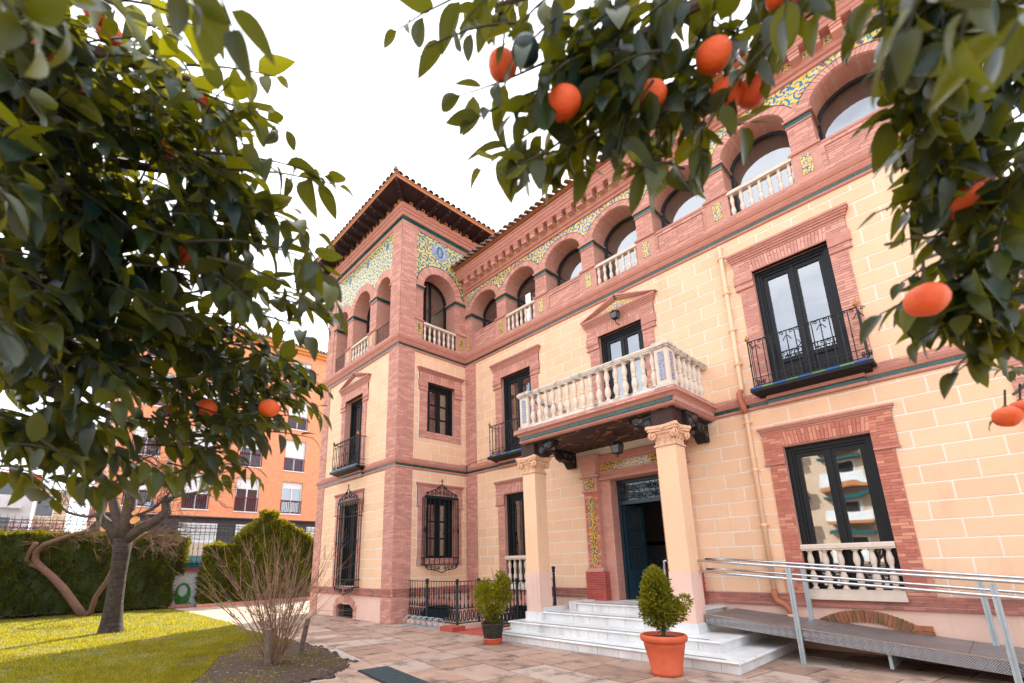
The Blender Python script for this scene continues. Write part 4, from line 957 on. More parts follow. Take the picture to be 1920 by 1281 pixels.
for i, (c, h) in enumerate(tb):
    bay(FT, c, h, h, TZS, td, 'hi', 12.3, .30)
    a, b = ((-TW, (-3.86 - 3.42) / 2), (-3.64, -1.845), (-1.845, 0))[i]
    arch_fill(topw, FT, c, TZS, h, a, b, 13.5, 0)
    arch_fill(fz_ if False else tilef, FT, c, TZS, h + .295, max(a, -5.02), min(b, -.62), 13.30, .012)
    if i == 1:
        bq = part('balustrade', handrail(FT, c - h + .02, c + h - .02, 9.70, -.10, .07), 'stone', villa, label='cream stone balustrade in the middle arch of the tower front')
        for k in range(6): meshobj('baluster', mebal, bq, FT.p(c - h + 2 * h * (k + .5) / 6, 9.12, -.015))
    else:
        bq = part('arch_railing', MB().tube([FT.p(c - h, 9.78, -.02), FT.p(c + h, 9.78, -.02)], .014, 5).tube([FT.p(c - h, 9.2, -.02), FT.p(c + h, 9.2, -.02)], .010, 5), 'blackiron', villa)
        for k in range(8): part('bar', MB().tube([FT.p(c - h + 2 * h * (k + .5) / 8, ZU1, -.02), FT.p(c - h + 2 * h * (k + .5) / 8, 9.78, -.02)], .009, 5), 'blackiron', bq)
tp = part('tile_panel', tilef, 'majbig', villa, label='large yellow and turquoise painted tile panel above the three tower arches')
# return face arch
RC, RH = -1.20, .72; RZ = 11.18
for (u0, u1) in ((-TD, RC - RH), (RC + RH, 0)): pier(FR, u0, u1, ZU1, RZ, td)
impost(FR, -TD + .60, RC - RH, RZ, td, False, True); impost(FR, RC + RH, -.02, RZ, td, True, False)
quoin(FR, -TD - .03, -TD + .59, ZU1, 13.44, .042)
bay(FR, RC, RH, RH, RZ, td, 'hi', 12.3, .29)
arch_fill(topw, FR, RC, RZ, RH, -TD, 0, 13.5, 0)
tr_ = MB(); arch_fill(tr_, FR, RC, RZ, RH + .285, -TD + .60, -.06, 13.32, .012)
tpr = part('tile_panel', tr_, 'majbig', villa, label='square painted tile panel with a blue oval medallion')
part('edge_tile', MB().tube([FR.p(RC + (RH + .295) * math.cos(t), RZ + (RH + .295) * math.sin(t), .036) for t in np.linspace(.15, PI - .15, 21)], .012, 5), 'green', tpr)
mcen = FR.p(-1.22, 12.86, .014)
def ellipse(c, U, V, a, b, n=24): return [c + U * a * math.cos(t) + V * b * math.sin(t) for t in np.linspace(0, 2 * PI, n + 1)[:-1]]
part('medallion', MB().poly(ellipse(mcen, FR.U, FR.V, .40, .34)), 'majblue', tpr)
part('medallion_field', MB().poly(ellipse(mcen + FR.W * .006, FR.U, FR.V, .17, .24)), 'blue', tpr)
part('medallion_frame', MB().tube(ellipse(mcen + FR.W * .008, FR.U, FR.V, .20, .27), .022, 6, True), 'oldstone', tpr)
part('medallion_figure', MB().poly(ellipse(mcen + FR.W * .010, FR.U, FR.V, .07, .15)).poly(ellipse(mcen + FR.W * .012 + FR.V * .11, FR.U, FR.V, .05, .06)), 'majblue', tpr)
for u_ in (-4.2, -2.75, -1.3):
    mc2 = FT.p(u_ + .3, 12.9, .016); part('medallion', MB().poly(ellipse(mc2, FT.U, FT.V, .10, .15)), 'blue', tp)
bq = part('balustrade', handrail(FR, RC - RH + .02, RC + RH - .02, 9.70, -.10, .07), 'stone', villa, label='cream stone balustrade in the tower side arch')
for k in range(7): meshobj('baluster', mebal, bq, FR.p(RC - RH + 2 * RH * (k + .5) / 7, 9.12, -.015))
for cx, wdt in ((-2.10, .16), (-.24, .24)):
    pr_ = part('pedestal', MB().box(FR, cx - wdt, cx + wdt, ZU1, PZ, -.05, .045), 'brickwall', villa)
    part('coping', MB().box(FR, cx - wdt - .03, cx + wdt + .03, PZ, PZ + .04, -.05, .085), 'mould', pr_)
    part('tile_panel', MB().box(FR, cx - .095, cx + .095, 9.24, 9.66, .045, .056), 'majsmall', pr_)
    tcu = bpy.data.curves.new('painted_letter', 'FONT'); tcu.body = 'S'; tcu.size = .24; tcu.extrude = .002; tcu.align_x = 'CENTER'
    tmp_ = bpy.data.objects.new('tmp', tcu); COL.objects.link(tmp_); me_ = bpy.data.meshes.new_from_object(tmp_.evaluated_get(bpy.context.evaluated_depsgraph_get())); bpy.data.objects.remove(tmp_)
    me_.materials.clear(); me_.materials.append(M['frame']); to = bpy.data.objects.new('painted_letter', me_); link(to, pr_)
    pp = FR.p(cx, 9.42, .0585); to.matrix_basis = Matrix(((0, 0, 1, pp[0]), (1, 0, 0, pp[1]), (0, 1, 0, pp[2]), (0, 0, 0, 1)))
part('loggia_wall', topw, 'brickwall', villa)
# frames of the tower panels
m = MB(); m.box(FT, -5.08, -.58, 13.32, 13.40, 0, .03); m.box(FR, -TD + .60, -.0, 13.33, 13.40, 0, .03); part('panel_frame', m, 'mould', villa)
# tower cornice and eaves
tpath = [(-TW, 3.2), (-TW, -TD), (0, -TD), (0, 3.2)]
part('tower_cornice', MB().sweep(tpath, [(.0, 13.40), (.04, 13.41), (.045, 13.45), (.03, 13.455), (.03, 13.64), (.06, 13.65), (.08, 13.70), (.08, 13.76), (.12, 13.78), (.13, 13.86), (.17, 13.88), (.19, 13.95), (.19, 14.04), (.0, 14.06)]), 'mould', villa)
gt2 = part('tile_band', MB().box(FT, -TW, -TW + .01, 13.5, 13.51, .03, .031), 'green', villa)
u = -TW
while u < .02: boxobj('tile', FT, u + .003, min(u + .30, .03) - .003, 13.47, 13.63, .02, .040, 'green', gt2); u += .3
u = -TD - .03
while u < .4: boxobj('tile', FR, u + .003, u + .297, 13.47, 13.63, .02, .040, 'green', gt2); u += .3
E_ = .82; EL = .50; ex = [(-TW - EL, 4), (-TW - EL, -TD - E_), (E_, -TD - E_), (E_, 4)]
ev = part('tower_roof', MB().poly([(-TW - EL, -TD - E_, 14.20), (E_, -TD - E_, 14.20), (E_, -TD, 14.20), (-TW - EL, -TD, 14.20)]).poly([(0, -TD, 14.20), (E_, -TD, 14.20), (E_, 4, 14.20), (0, 4, 14.20)]).poly([(-TW - EL, -TD, 14.20), (-TW, -TD, 14.20), (-TW, 4, 14.20), (-TW - EL, 4, 14.20)]).poly([(-TW - EL, -TD - E_, 14.34), (E_, -TD - E_, 14.34), (-1.9, .2, 16.0), (-3.76, .2, 16.0)]).poly([(E_, -TD - E_, 14.34), (E_, 4, 14.34), (-1.9, .2, 16.0)]).poly([(-TW - EL, 4, 14.34), (-TW - EL, -TD - E_, 14.34), (-3.76, .2, 16.0)]).poly([(E_, 4, 14.34), (-TW - EL, 4, 14.34), (-3.76, .2, 16.0), (-1.9, .2, 16)]), 'eave', villa, label='dark wooden eaves and hipped tile roof of the tower')
part('fascia', MB().sweep([(-TW - EL, 4), (-TW - EL, -TD - E_), (E_, -TD - E_), (E_, 4)], [(-.03, 14.205), (.0, 14.20), (.02, 14.22), (.02, 14.29), (.05, 14.30), (.05, 14.33), (-.02, 14.335)]), 'fascia', ev)
def rafter(fr, u, rot=0.0, L=E_):
    mb = MB(); z = 14.20
    pf = [(0, z - .26), (.16, z - .24), (.30, z - .16), (.36, z - .10), (.40, z - .13), (.60, z - .10), (L - .06, z - .08), (L - .02, z - .002), (0, z - .002)]
    c, s_ = math.cos(rot), math.sin(rot); W2 = fr.W * c + fr.U * s_; U2 = fr.U * c - fr.W * s_
    f2 = Fr(fr.p(u, 0, 0), W2, fr.V, -U2); mb.prism(f2, pf, -.045, .045)
    for k in range(3): mb.box(f2, .36 + k * .12, .40 + k * .12, z - .155, z - .10, -.055, .055)
    part('rafter', mb, 'eave', ev)
nr = 12
for i in range(1, nr): rafter(FT, -TW + (TW) * i / nr + .0)
rafter(FT, 0.0, R(45), E_ * 1.38); rafter(FT, -TW, R(-30), E_ * 1.12)
for i in range(1, 8): rafter(FR, -TD + i * .53 - .1)
fm = MB()
for i in range(22): fm.tube(ellipse(FT.p(-TW + .26 + i * .258, 14.11, .195), FT.U, FT.V, .07, .05, 10), .014, 4, True)
for i in range(11): fm.tube(ellipse(FR.p(-TD + .2 + i * .258, 14.11, .195), FR.U, FR.V, .07, .05, 10), .014, 4, True)
part('carved_frieze', fm, 'yellowband', ev, kind='stuff')
u = -TW - EL + .05
while u < E_ + .02:
    meshobj('roof_tile', tm2, ev, (u, -TD - E_ - .09, 14.33 + RN.uniform(-.006, .01)))
    d = MB(); u += .25
y = -TD - E_ + .14
while y < 4:
    o = meshobj('roof_tile', tm2, ev, (E_ + .09, y, 14.33 + RN.uniform(-.006, .01)), PI / 2); y += .25
hip = MB(); hip.tube([(E_ + .05, -TD - E_ - .05, 14.40), (E_ - .1, -TD - E_ + .12, 14.50), (-.6, -2.1, 15.1), (-1.9, .2, 16.05)], [.09, .10, .10, .1], 8); hip.tube([(E_ + .06, -TD - E_ - .06, 14.36), (E_ + .02, -TD - E_ - .02, 14.60)], [.06, .03], 8)
part('hip_tile', hip, 'tile', ev)
# verge tiles climbing where the main roof meets the tower
vt = MB()
for k in range(5): vt.tube([(.10, -.66 + k * .13, 12.50 + k * .10), (.24, -.60 + k * .13, 12.56 + k * .10)], .065, 7)
part('valley_tile', vt, 'tile', rf)
part('brick_masonry', bt, 'brick', villa, kind='stuff')
# cable loop on the belt at the inner corner
cb = MB(); cb.tube([(-.02 + .09, -.3, 4.93), (.08, -.1, 4.90), (.12, -.09, 4.88), (.12, -.10, 4.62), (.14, -.10, 4.60), (.16, -.10, 4.9), (.6, -.09, 4.96), (1.3, -.09, 4.98)], .008, 5); part('cable', cb, 'frame', villa)
# downpipe
dp = MB(); xw = 9.16
dp.tube([(xw, -.07, 8.52), (xw, -.07, 5.08), (xw - .01, -.12, 4.99)], .045, 12); dpo = part('downpipe', dp, 'column', villa, label='cream rainwater pipe with orange elbows', smooth=True)
part('pipe_elbow', MB().tube([(xw - .01, -.12, 5.0), (xw - .03, -.17, 4.94), (xw - .03, -.18, 4.78), (xw, -.14, 4.62), (xw, -.10, 4.52)], .058, 12), 'clay', dpo, smooth=True)
part('pipe', MB().tube([(xw, -.10, 4.53), (xw, -.07, 4.42), (xw, -.07, 1.0)], .045, 12), 'column', dpo, smooth=True)
part('pipe_elbow', MB().tube([(xw, -.07, 1.01), (xw, -.08, .88), (xw + .04, -.10, .80), (xw + .16, -.10, .74), (xw + .22, -.10, .66), (xw + .23, -.10, .58)], .056, 12), 'clay', dpo, smooth=True)
part('pipe_foot', MB().tube([(xw + .23, -.10, .59), (xw + .23, -.10, .44)], .062, 12), 'pink', dpo)
for z in (8.2, 7.3, 6.4, 5.6, 4.3, 3.3, 2.2): part('pipe_clip', MB().lathe((xw, -.07, z), [(.058, 0), (.060, .025), (.058, .05)], 12).box(FM, xw - .09, xw - .05, z + .01, z + .03, .03, .08).box(FM, xw + .05, xw + .09, z + .01, z + .03, .03, .08), 'column', dpo)

# ------------------------------------------------------------------ entrance door
ent = part('doorway', MB().box(FM, WD - 1.30, WD - .68, 3.62, 4.30, -.3, .05).box(FM, WD + .68, WD + 1.30, 3.62, 4.30, -.3, .05).box(FM, WD - .68, WD + .68, 3.62, 4.30, -.3, .05).box(FM, WD - .97, WD - .66, .68, 3.62, -.42, .04).box(FM, WD + .66, WD + .97, .68, 3.62, -.42, .04), 'brickwall', villa, label='brick framed main doorway with painted tile strips')
for s_ in (-1, 1):
    a, b = sorted((WD + s_ * .95, WD + s_ * 1.36)); A, B = sorted((WD + s_ * .92, WD + s_ * 1.40))
    pl = MB().box(FM, a, b, 1.40, 3.38, 0, .20); part('pilaster', pl, 'brickwall', ent)
    bb = MB(); bricks(FM, a, b, 1.42, 3.36, .20, bb); bbo = part('pilaster_bricks', bb, 'redbrick', ent, kind='stuff')
    part('pilaster_base', MB().box(FM, A - .03, B + .03, .68, 1.36, 0, .262).prism(Fr((0, 0, 0), (0, -1, 0), (0, 0, 1), (-1, 0, 0)), [(0, 1.36), (.262, 1.36), (.21, 1.44), (0, 1.44)], -B, -A), 'mortar', ent)
    bb = MB(); bricks(FM, A - .03, B + .03, .68, 1.36, .262, bb, L=.30); bricks(Fr((B + .03, 0, 0), (0, 1, 0), (0, 0, 1), (1, 0, 0)), -.262, 0, .68, 1.36, 0, bb); part('base_bricks', bb, 'doorbrick', ent, kind='stuff')
    part('pilaster_cap', MB().box(FM, A, B, 3.34, 3.38, 0, .245).box(FM, a - .01, b + .01, 3.38, 3.72, 0, .215).box(FM, A - .05, B + .05, 3.72, 3.76, 0, .28).prism(FM, [(a, 3.76), (b, 3.76), (B + .02, 4.10), (B + .05, 4.32), (A - .05, 4.32), (A - .02, 4.10)], 0, .26), 'brickwall', ent)
    m0 = (a + b) / 2
    part('tile_panel', MB().box(FM, m0 - .155, m0 + .155, 3.41, 3.68, .215, .225), 'majdoor', ent); part('tile_strip', MB().box(FM, m0 - .10, m0 + .10, 1.52, 3.20, .212, .222), 'majdoor', ent, label='tall yellow painted tile strip on the door pilaster')
part('tile_strip', MB().box(FM, WD - .86, WD + .86, 3.86, 4.06, .05, .062), 'majdoor', ent, label='long yellow painted tile strip over the door')
part('door_cornice', MB().box(FM, WD - .93, WD + .93, 3.62, 3.68, .05, .14).box(FM, WD - .93, WD + .93, 3.68, 3.76, .05, .10).box(FM, WD - .93, WD + .93, 4.10, 4.16, .05, .10).box(FM, WD - .93, WD + .93, 4.16, 4.24, .05, .14), 'mould', ent)
dw = -.28
df_ = MB().box(FM, WD - .66, WD - .58, .68, 3.60, dw - .06, dw + .02).box(FM, WD + .58, WD + .66, .68, 3.60, dw - .06, dw + .02).box(FM, WD - .58, WD + .58, 3.52, 3.60, dw - .06, dw + .02).box(FM, WD - .58, WD + .58, 2.98, 3.08, dw - .06, dw + .02)
M['bluedoor'] = pm('blue_green_paint', (.004, .024, .040), (.005, .030, .048), .4, 8, .05, .1, 80, spec=.5)
dr_ = part('door', df_, 'bluedoor', villa, label='tall blue-green metal door standing open')
sc = MB()
for i in range(8):
    for j in range(2):
        c_ = FM.p(WD - .52 + .149 * i, 3.19 + .20 * j, dw); sc.tube(spiral(c_, FM.U, FM.V, .085, 1.5, i * 1.3 + j, 16, 1 if (i + j) % 2 else -1), .014, 5); sc.tube([c_ - FM.U * .05 - FM.V * .09, c_ + FM.U * .04 + FM.V * .10], .010, 4)
part('transom_scrollwork', sc, 'bluedoor', dr_); part('transom_glass', MB().box(FM, WD - .58, WD + .58, 3.08, 3.52, dw - .05, dw - .045), 'darkglass', dr_)
hd = Fr((WD - .58, .28 + .02, 0), (math.cos(R(62)), math.sin(R(62)), 0), (0, 0, 1), (math.sin(R(62)), -math.cos(R(62)), 0))
lf = MB().box(hd, 0, .06, .70, 2.96, -.03, .03).box(hd, .52, .58, .70, 2.96, -.03, .03).box(hd, .06, .52, 2.90, 2.96, -.03, .03).box(hd, .06, .52, .70, 1.38, -.02, .02).box(hd, .06, .52, 1.90, 1.94, -.02, .02).box(hd, .06, .52, 2.35, 2.38, -.02, .02)
lfo = part('door_leaf', lf, 'bluedoor', dr_)
bb = MB()
for k in range(8): bb.tube([hd.p(.09 + .057 * k, 1.38, 0), hd.p(.09 + .057 * k, 2.9, 0)], .010, 5)
part('door_bars', bb, 'bluedoor', dr_); part('door_glass', MB().box(hd, .06, .52, 1.38, 2.90, -.012, -.008), 'darkglass', dr_)
cr_ = part('entrance_hall', MB().box(FW, 3.9, 9.2, 3.6, 3.65, .6, 4.2).box(FW, 3.9, 9.2, .55, 3.6, 4.15, 4.2).box(FW, 3.9, 3.95, .55, 3.6, .6, 4.2).box(FW, 9.15, 9.2, .55, 3.6, .6, 4.2).box(FW, 3.9, WD - .97, .5, .55, .6, 4.2).box(FW, WD + .97, 9.2, .5, .55, .6, 4.2), 'roomwall', villa)
part('floor', MB().box(FW, 3.96, 9.14, .62, 3.6, .60, .69).box(FW, WD - .66, WD + .66, -.02, .62, .60, .686), 'marble', cr_)
part('tile_wainscot', MB().box(FW, 3.96, 9.1, 3.57, 3.6, .69, 2.05).box(FW, 3.95, 3.98, .56, 3.57, .69, 2.05), 'majblue', cr_); part('dado_rail', MB().box(FW, 3.96, 9.1, 3.54, 3.6, 2.05, 2.16), 'frame', cr_)

# ------------------------------------------------------------------ porch: steps, columns, balcony
steps = thing('marble_steps', 'white marble entrance steps with dark inlaid lines leading to the door', 'steps', (6.9, -2.9, 0))
def step(x0, x1, y0, z0, z1, yb=0):
    part('riser_core', MB().box(FW, x0 + .035, x1 - .035, y0 + .035, yb, z0, z1 - .037), 'grout', steps)
    fr = Fr((0, y0 + .035, 0), (1, 0, 0), (0, 0, 1), (0, -1, 0)); u = x0 + .03
    while u < x1 - .04: e = min(u + .43, x1 - .03); boxobj('riser_tile', fr, u + .004, e - .004, z0 + .002, z1 - .037, 0, .012, 'marble', steps); u += .43
    fr = Fr((x1 - .035, 0, 0), (0, 1, 0), (0, 0, 1), (1, 0, 0)); u = y0 + .03
    while u < yb - .3: e = u + .30; boxobj('riser_tile', fr, u + .004, e - .004, z0 + .002, z1 - .037, 0, .012, 'marble', steps); u += .30
    # rounded nosing treads cut in lengths
    u = x0; prof = lambda o: [(-.0, z1 - .038), (.022, z1 - .037), (.036, z1 - .028), (.042, z1 - .018), (.036, z1 - .007), (.02, z1), (-.38, z1), (-.38, z1 - .038)]
    sgn = Fr((0, y0 + .02, 0), (0, -1, 0), (0, 0, 1), (-1, 0, 0))
    while u < x1 - .01:
        e = min(u + RN.uniform(1.1, 1.5), x1)
        if x1 - e < .5: e = x1
        part('tread', MB().prism(sgn, prof(0), -e + .003, -u - .003), 'marble', steps); u = e
    part('tread_field', MB().box(FW, x0, x1 + .0, y0 + .40, yb, z1 - .036, z1 - .001), 'marble', steps)
    part('side_nosing', MB().tube([(x1 + .005, y0, z1 - .019), (x1 + .005, yb, z1 - .019)], .019, 8), 'marble', steps)
    part('inlay_line', MB().box(FW, x0 + .1, x1 - .22, y0 + .075, y0 + .095, z1 - .001, z1 + .0015).box(FW, x0 + .1, x1 - .22, y0 + .115, y0 + .127, z1 - .001, z1 + .0015), 'frame', steps)
step(4.42, 9.45, -2.90, .0, .17, -.03); step(4.30, 9.0, -2.38, .165, .34, -.03); step(4.72, 7.98, -1.72, .335, .51, -.0); step(5.20, 8.2, -1.06, .505, .68, -.0)
part('kerb_stone', MB().box(FW, 4.70, 4.80, -1.70, -.1, .5, .60).box(FW, 4.98, 5.2, -1.02, -.28, .51, .70), 'marble', steps)
def column(x0, x1, y0, y1, name):
    c = part('porch_column', MB().box(FW, x0 - .04, x1 + .04, y0 - .04, y1 + .04, .34, .50), 'marble', villa, label='square cream porch column with carved capital')
    part('column_pedestal', MB().box(FW, x0 - .012, x1 + .012, y0 - .012, y1 + .012, .50, 1.38), 'pink', c)
    part('shaft', MB().box(FW, x0, x1, y0, y1, 1.38, 3.76), 'column', c)
    cx, cy = (x0 + x1) / 2, (y0 + y1) / 2; hw = (x1 - x0) / 2
    cap = MB(); P = [(hw + .02, 3.76), (hw + .025, 3.79), (hw + .0, 3.80), (hw - .01, 3.92), (hw + .02, 4.00), (hw + .05, 4.06)]
    for (r0, z0), (r1, z1) in zip(P, P[1:]):
        a = [(cx - r0, cy - r0, z0), (cx + r0, cy - r0, z0), (cx + r0, cy + r0, z0), (cx - r0, cy + r0, z0)]; b = [(cx - r1, cy - r1, z1), (cx + r1, cy - r1, z1), (cx + r1, cy + r1, z1), (cx - r1, cy + r1, z1)]
        for i in range(4): j = (i + 1) % 4; cap.poly([a[i], a[j], b[j], b[i]])
    # concave abacus
    ab = []; H = hw + .17
    for k in range(4):
        a0 = -PI * 3 / 4 + k * PI / 2; c0 = np.array([cx + H * math.sqrt(2) * math.cos(a0) * .96, cy + H * math.sqrt(2) * math.sin(a0) * .96]); c1 = np.array([cx + H * math.sqrt(2) * math.cos(a0 + PI / 2) * .96, cy + H * math.sqrt(2) * math.sin(a0 + PI / 2) * .96])
        m_ = np.array([cx, cy])
        for t in np.linspace(.06, .94, 7):
            p = c0 * (1 - t) + c1 * t; p = p + (m_ - p) * .27 * math.sin(PI * t) ** 1.0; ab.append(tuple(p))
    cap.prism(FW, ab, 4.12, 4.18); cap.prism(FW, [(cx + (x - cx) * .93, cy + (y_ - cy) * .93) for x, y_ in ab], 4.07, 4.12)
    co = part('capital', cap, 'capital', c)
    for k in range(4):
        a0 = -PI * 3 / 4 + k * PI / 2; d = np.array([math.cos(a0), math.sin(a0), 0]); vc = np.array([cx, cy, 3.985]) + d * (hw + .03) * 1.34
        for e in (-1, 1):
            # volute faces each adjoining side
            n_ = np.array([math.cos(a0 + e * PI / 4), math.sin(a0 + e * PI / 4), 0]); t_ = np.array([-n_[1], n_[0], 0]) * e
            vmb = MB(); cc = vc + n_ * .035; vmb.tube(spiral(cc, -t_, np.array([0, 0, 1.]), .085, 1.9, PI / 2, 26, -1, .2), [.024 - .012 * i / 26 for i in range(27)], 6)
            vmb.tube([vc - n_ * .03, vc + n_ * .03], .062, 12); vmb.ball(cc, .022, 8); part('volute', vmb, 'capital', c, smooth=True)
    lv = MB()
    for k in range(4):
        n_ = np.array([math.cos(k * PI / 2), math.sin(k * PI / 2), 0]); t_ = np.array([-n_[1], n_[0], 0])
        for q in (-.13, 0, .13):
            b0 = np.array([cx, cy, 3.80]) + n_ * (hw - .002) + t_ * q
            for e in (-1, 1): lv.tube([b0, b0 + t_ * e * .03 + np.array([0, 0, .05]), b0 + t_ * e * .012 + n_ * .012 + np.array([0, 0, .10]), b0 + t_ * e * .05 + n_ * .03 + np.array([0, 0, .13])], [.008, .012, .012, .006], 5)
            lv.tube([b0, b0 + np.array([0, 0, .12]) + n_ * .01, b0 + np.array([0, 0, .145]) + n_ * .035], [.012, .014, .007], 5)
        for q in np.linspace(-.12, .12, 6): lv.ball(np.array([cx, cy, 4.02]) + n_ * (hw + .05) + t_ * q, .016, 7)
        lv.ball(np.array([cx, cy, 4.11]) + n_ * (hw + .06), .03, 8)
    part('carved_leaves', lv, 'capital', c)
    part('post_block', MB().box(FW, x0 - .02, x1 + .02, y0 - .01, y1 + .02, 4.18, 4.52), 'beam', c)
column(4.34, 4.74, -1.77, -1.37, 'l'); column(7.97, 8.37, -1.77, -1.37, 'r')
BX0, BX1, BY = 4.42, 8.48, -1.87
pbl = part('porch_balcony', MB().box(FW, BX0 - .04, BX1 + .04, BY + .0, 0, 4.60, 4.72), 'mortar', villa, label='stone balustraded balcony carried on the porch columns')
bp_ = [(BX0, 0), (BX0, BY), (BX1, BY), (BX1, 0)]
part('lower_moulding', MB().sweep(bp_, [(-.10, 4.52), (.0, 4.52), (.02, 4.53), (.035, 4.56), (.035, 4.585), (.0, 4.60)]), 'mould', pbl)
rope = MB()
for (fr, a, b) in ((Fr((0, BY - .034, 0), (1, 0, 0), (0, 0, 1), (0, -1, 0)), BX0, BX1), (Fr((BX1 + .034, 0, 0), (0, 1, 0), (0, 0, 1), (1, 0, 0)), BY, 0)):
    u = a
    while u < b: rope.box(fr, u, u + .018, 4.545, 4.58, 0, .010, back=False); u += .034
    uu = a
    while uu < b - .01: boxobj('tile', fr, uu + .003, min(uu + .31, b) - .003, 4.605, 4.685, -.05, -.008, 'green', pbl); uu += .31
    bb_ = MB(); bricks(fr, a - .10 if a == BX0 else a - .1, b + .10 if b == BX1 else b, 4.765, 4.855, .098, bb_, h=.045); part('edge_bricks', bb_, 'brick', pbl, kind='stuff')
part('rope_edge', rope, 'mould', pbl, kind='stuff')
part('upper_moulding', MB().sweep(bp_, [(.015, 4.688), (.04, 4.69), (.06, 4.715), (.075, 4.735), (.10, 4.75), (.13, 4.76), (.13, 4.86), (.0, 4.865)]), 'mould', pbl)
part('balcony_floor', MB().box(FW, BX0 - .1, BX1 + .1, BY - .1, 0, 4.80, 4.868), 'oldstone', pbl)
def wst(x0, x1, y0, y1, z0, z1): return MB().box(FW, x0, x1, y0, y1, z0, z1)
part('base_course', MB().sweep([(BX0 + .05, 0), (BX0 + .05, BY + .05), (BX1 - .05, BY + .05), (BX1 - .05, 0)], [(.10, 4.862), (.10, 4.90), (.055, 4.935), (.04, 4.96), (.04, 4.985), (-.12, 4.99), (-.16, 4.865)]), 'oldstone', pbl)
part('handrail', MB().sweep([(BX0 + .05, 0), (BX0 + .05, BY + .05), (BX1 - .05, BY + .05), (BX1 - .05, 0)], [(-.12, 5.735), (.035, 5.735), (.035, 5.76), (.055, 5.775), (.06, 5.80), (.07, 5.81), (.07, 5.835), (.05, 5.855), (-.13, 5.86), (-.13, 5.735)]), 'oldstone', pbl)
meb = baluster_mesh(.75, 'stone', 1.15)
for i in range(16): meshobj('baluster', meb, pbl, (4.80 + (8.12 - 4.80) * i / 15, BY + .08, 4.985))
for x in (BX0 + .09, BX1 - .09):
    for i in range(6): meshobj('baluster', meb, pbl, (x, BY + .42 + i * .235, 4.985))
for x0 in (BX0 + .0, BX1 - .28):
    pd = part('balcony_pedestal', MB().box(FW, x0, x0 + .28, BY + .0, BY + .28, 4.94, 5.74), 'stone', villa)
    part('pedestal_base', MB().box(FW, x0 - .05, x0 + .33, BY - .05, BY + .33, 4.87, 4.93).box(FW, x0 - .025, x0 + .305, BY - .025, BY + .305, 4.93, 4.97), 'oldstone', pd)
    part('pedestal_cap', MB().box(FW, x0 - .03, x0 + .31, BY - .03, BY + .31, 5.74, 5.78).box(FW, x0 - .055, x0 + .335, BY - .055, BY + .335, 5.78, 5.84).box(FW, x0 - .03, x0 + .31, BY - .03, BY + .31, 5.84, 5.875), 'oldstone', pd)
    part('tile_panel', MB().box(FW, x0 + .08, x0 + .20, BY - .012, BY + .0, 5.06, 5.66), 'majblue', pd, label='blue and white painted tile inlay')
    part('tile_panel', MB().box(FW, x0 + .28, x0 + .292, BY + .08, BY + .20, 5.06, 5.66), 'majblue', pd)
part('porch_ceiling', MB().box(FW, BX0 + .05, BX1 - .05, BY + .06, -.0, 4.50, 4.60), 'ceiling', pbl)
def bracket(o, d, L=.52, h=.34, w=.20):
    """carved scroll bracket: starts at o, runs along d"""
    d = np.array(d, float); s_ = np.cross([0, 0, 1], d); fr = Fr(o, d, (0, 0, 1), np.cross(d, [0, 0, 1]))
    mb = MB(); pf = [(0, -h), (.10, -h - .02), (.18, -h * .92), (.24, -h * .70), (.34, -h * .62), (L - .08, -h * .56), (L, -h * .42), (L + .02, -h * .20), (L - .02, -.08), (L + .04, -.07), (L + .04, 0), (0, 0)]
    mb.prism(fr, pf, -w / 2, w / 2); b = part('bracket', mb, 'wood', pbl)
    sc = MB()
    for e in (-1, 1):
        for (x, z, r) in ((L - .12, -h * .34, .085), (.15, -h * .66, .075), (.30, -h * .36, .05)):
            sc.tube(spiral(fr.p(x, z, e * (w / 2 + .004)), fr.U, fr.V, r, 1.7, 0, 20), .014, 5)
        sc.tube([fr.p(.02, -.06, e * (w / 2 + .004)), fr.p(L * .5, -.09, e * (w / 2 + .004)), fr.p(L - .02, -.06, e * (w / 2 + .004))], .012, 5)
    sc.ball(fr.p(L - .06, -h * .62, 0), .055, 9)
    part('carving', sc, 'carving', b)
for (o, d) in (((4.76, -1.57, 4.52), (1, 0, 0)), ((7.95, -1.57, 4.52), (-1, 0, 0)), ((8.38, -1.36, 4.52), (0, 1, 0)), ((4.45, -1.36, 4.52), (0, 1, 0))): bracket(o, d)
for x in (4.60, 8.22): bracket((x, -.01, 4.50), (0, -1, 0), .62, .42, .24)
for x in (4.6, 8.22): part('ceiling_beam', MB().box(FW, x - .10, x + .10, BY + .3, 0, 4.40, 4.50), 'wood', pbl)

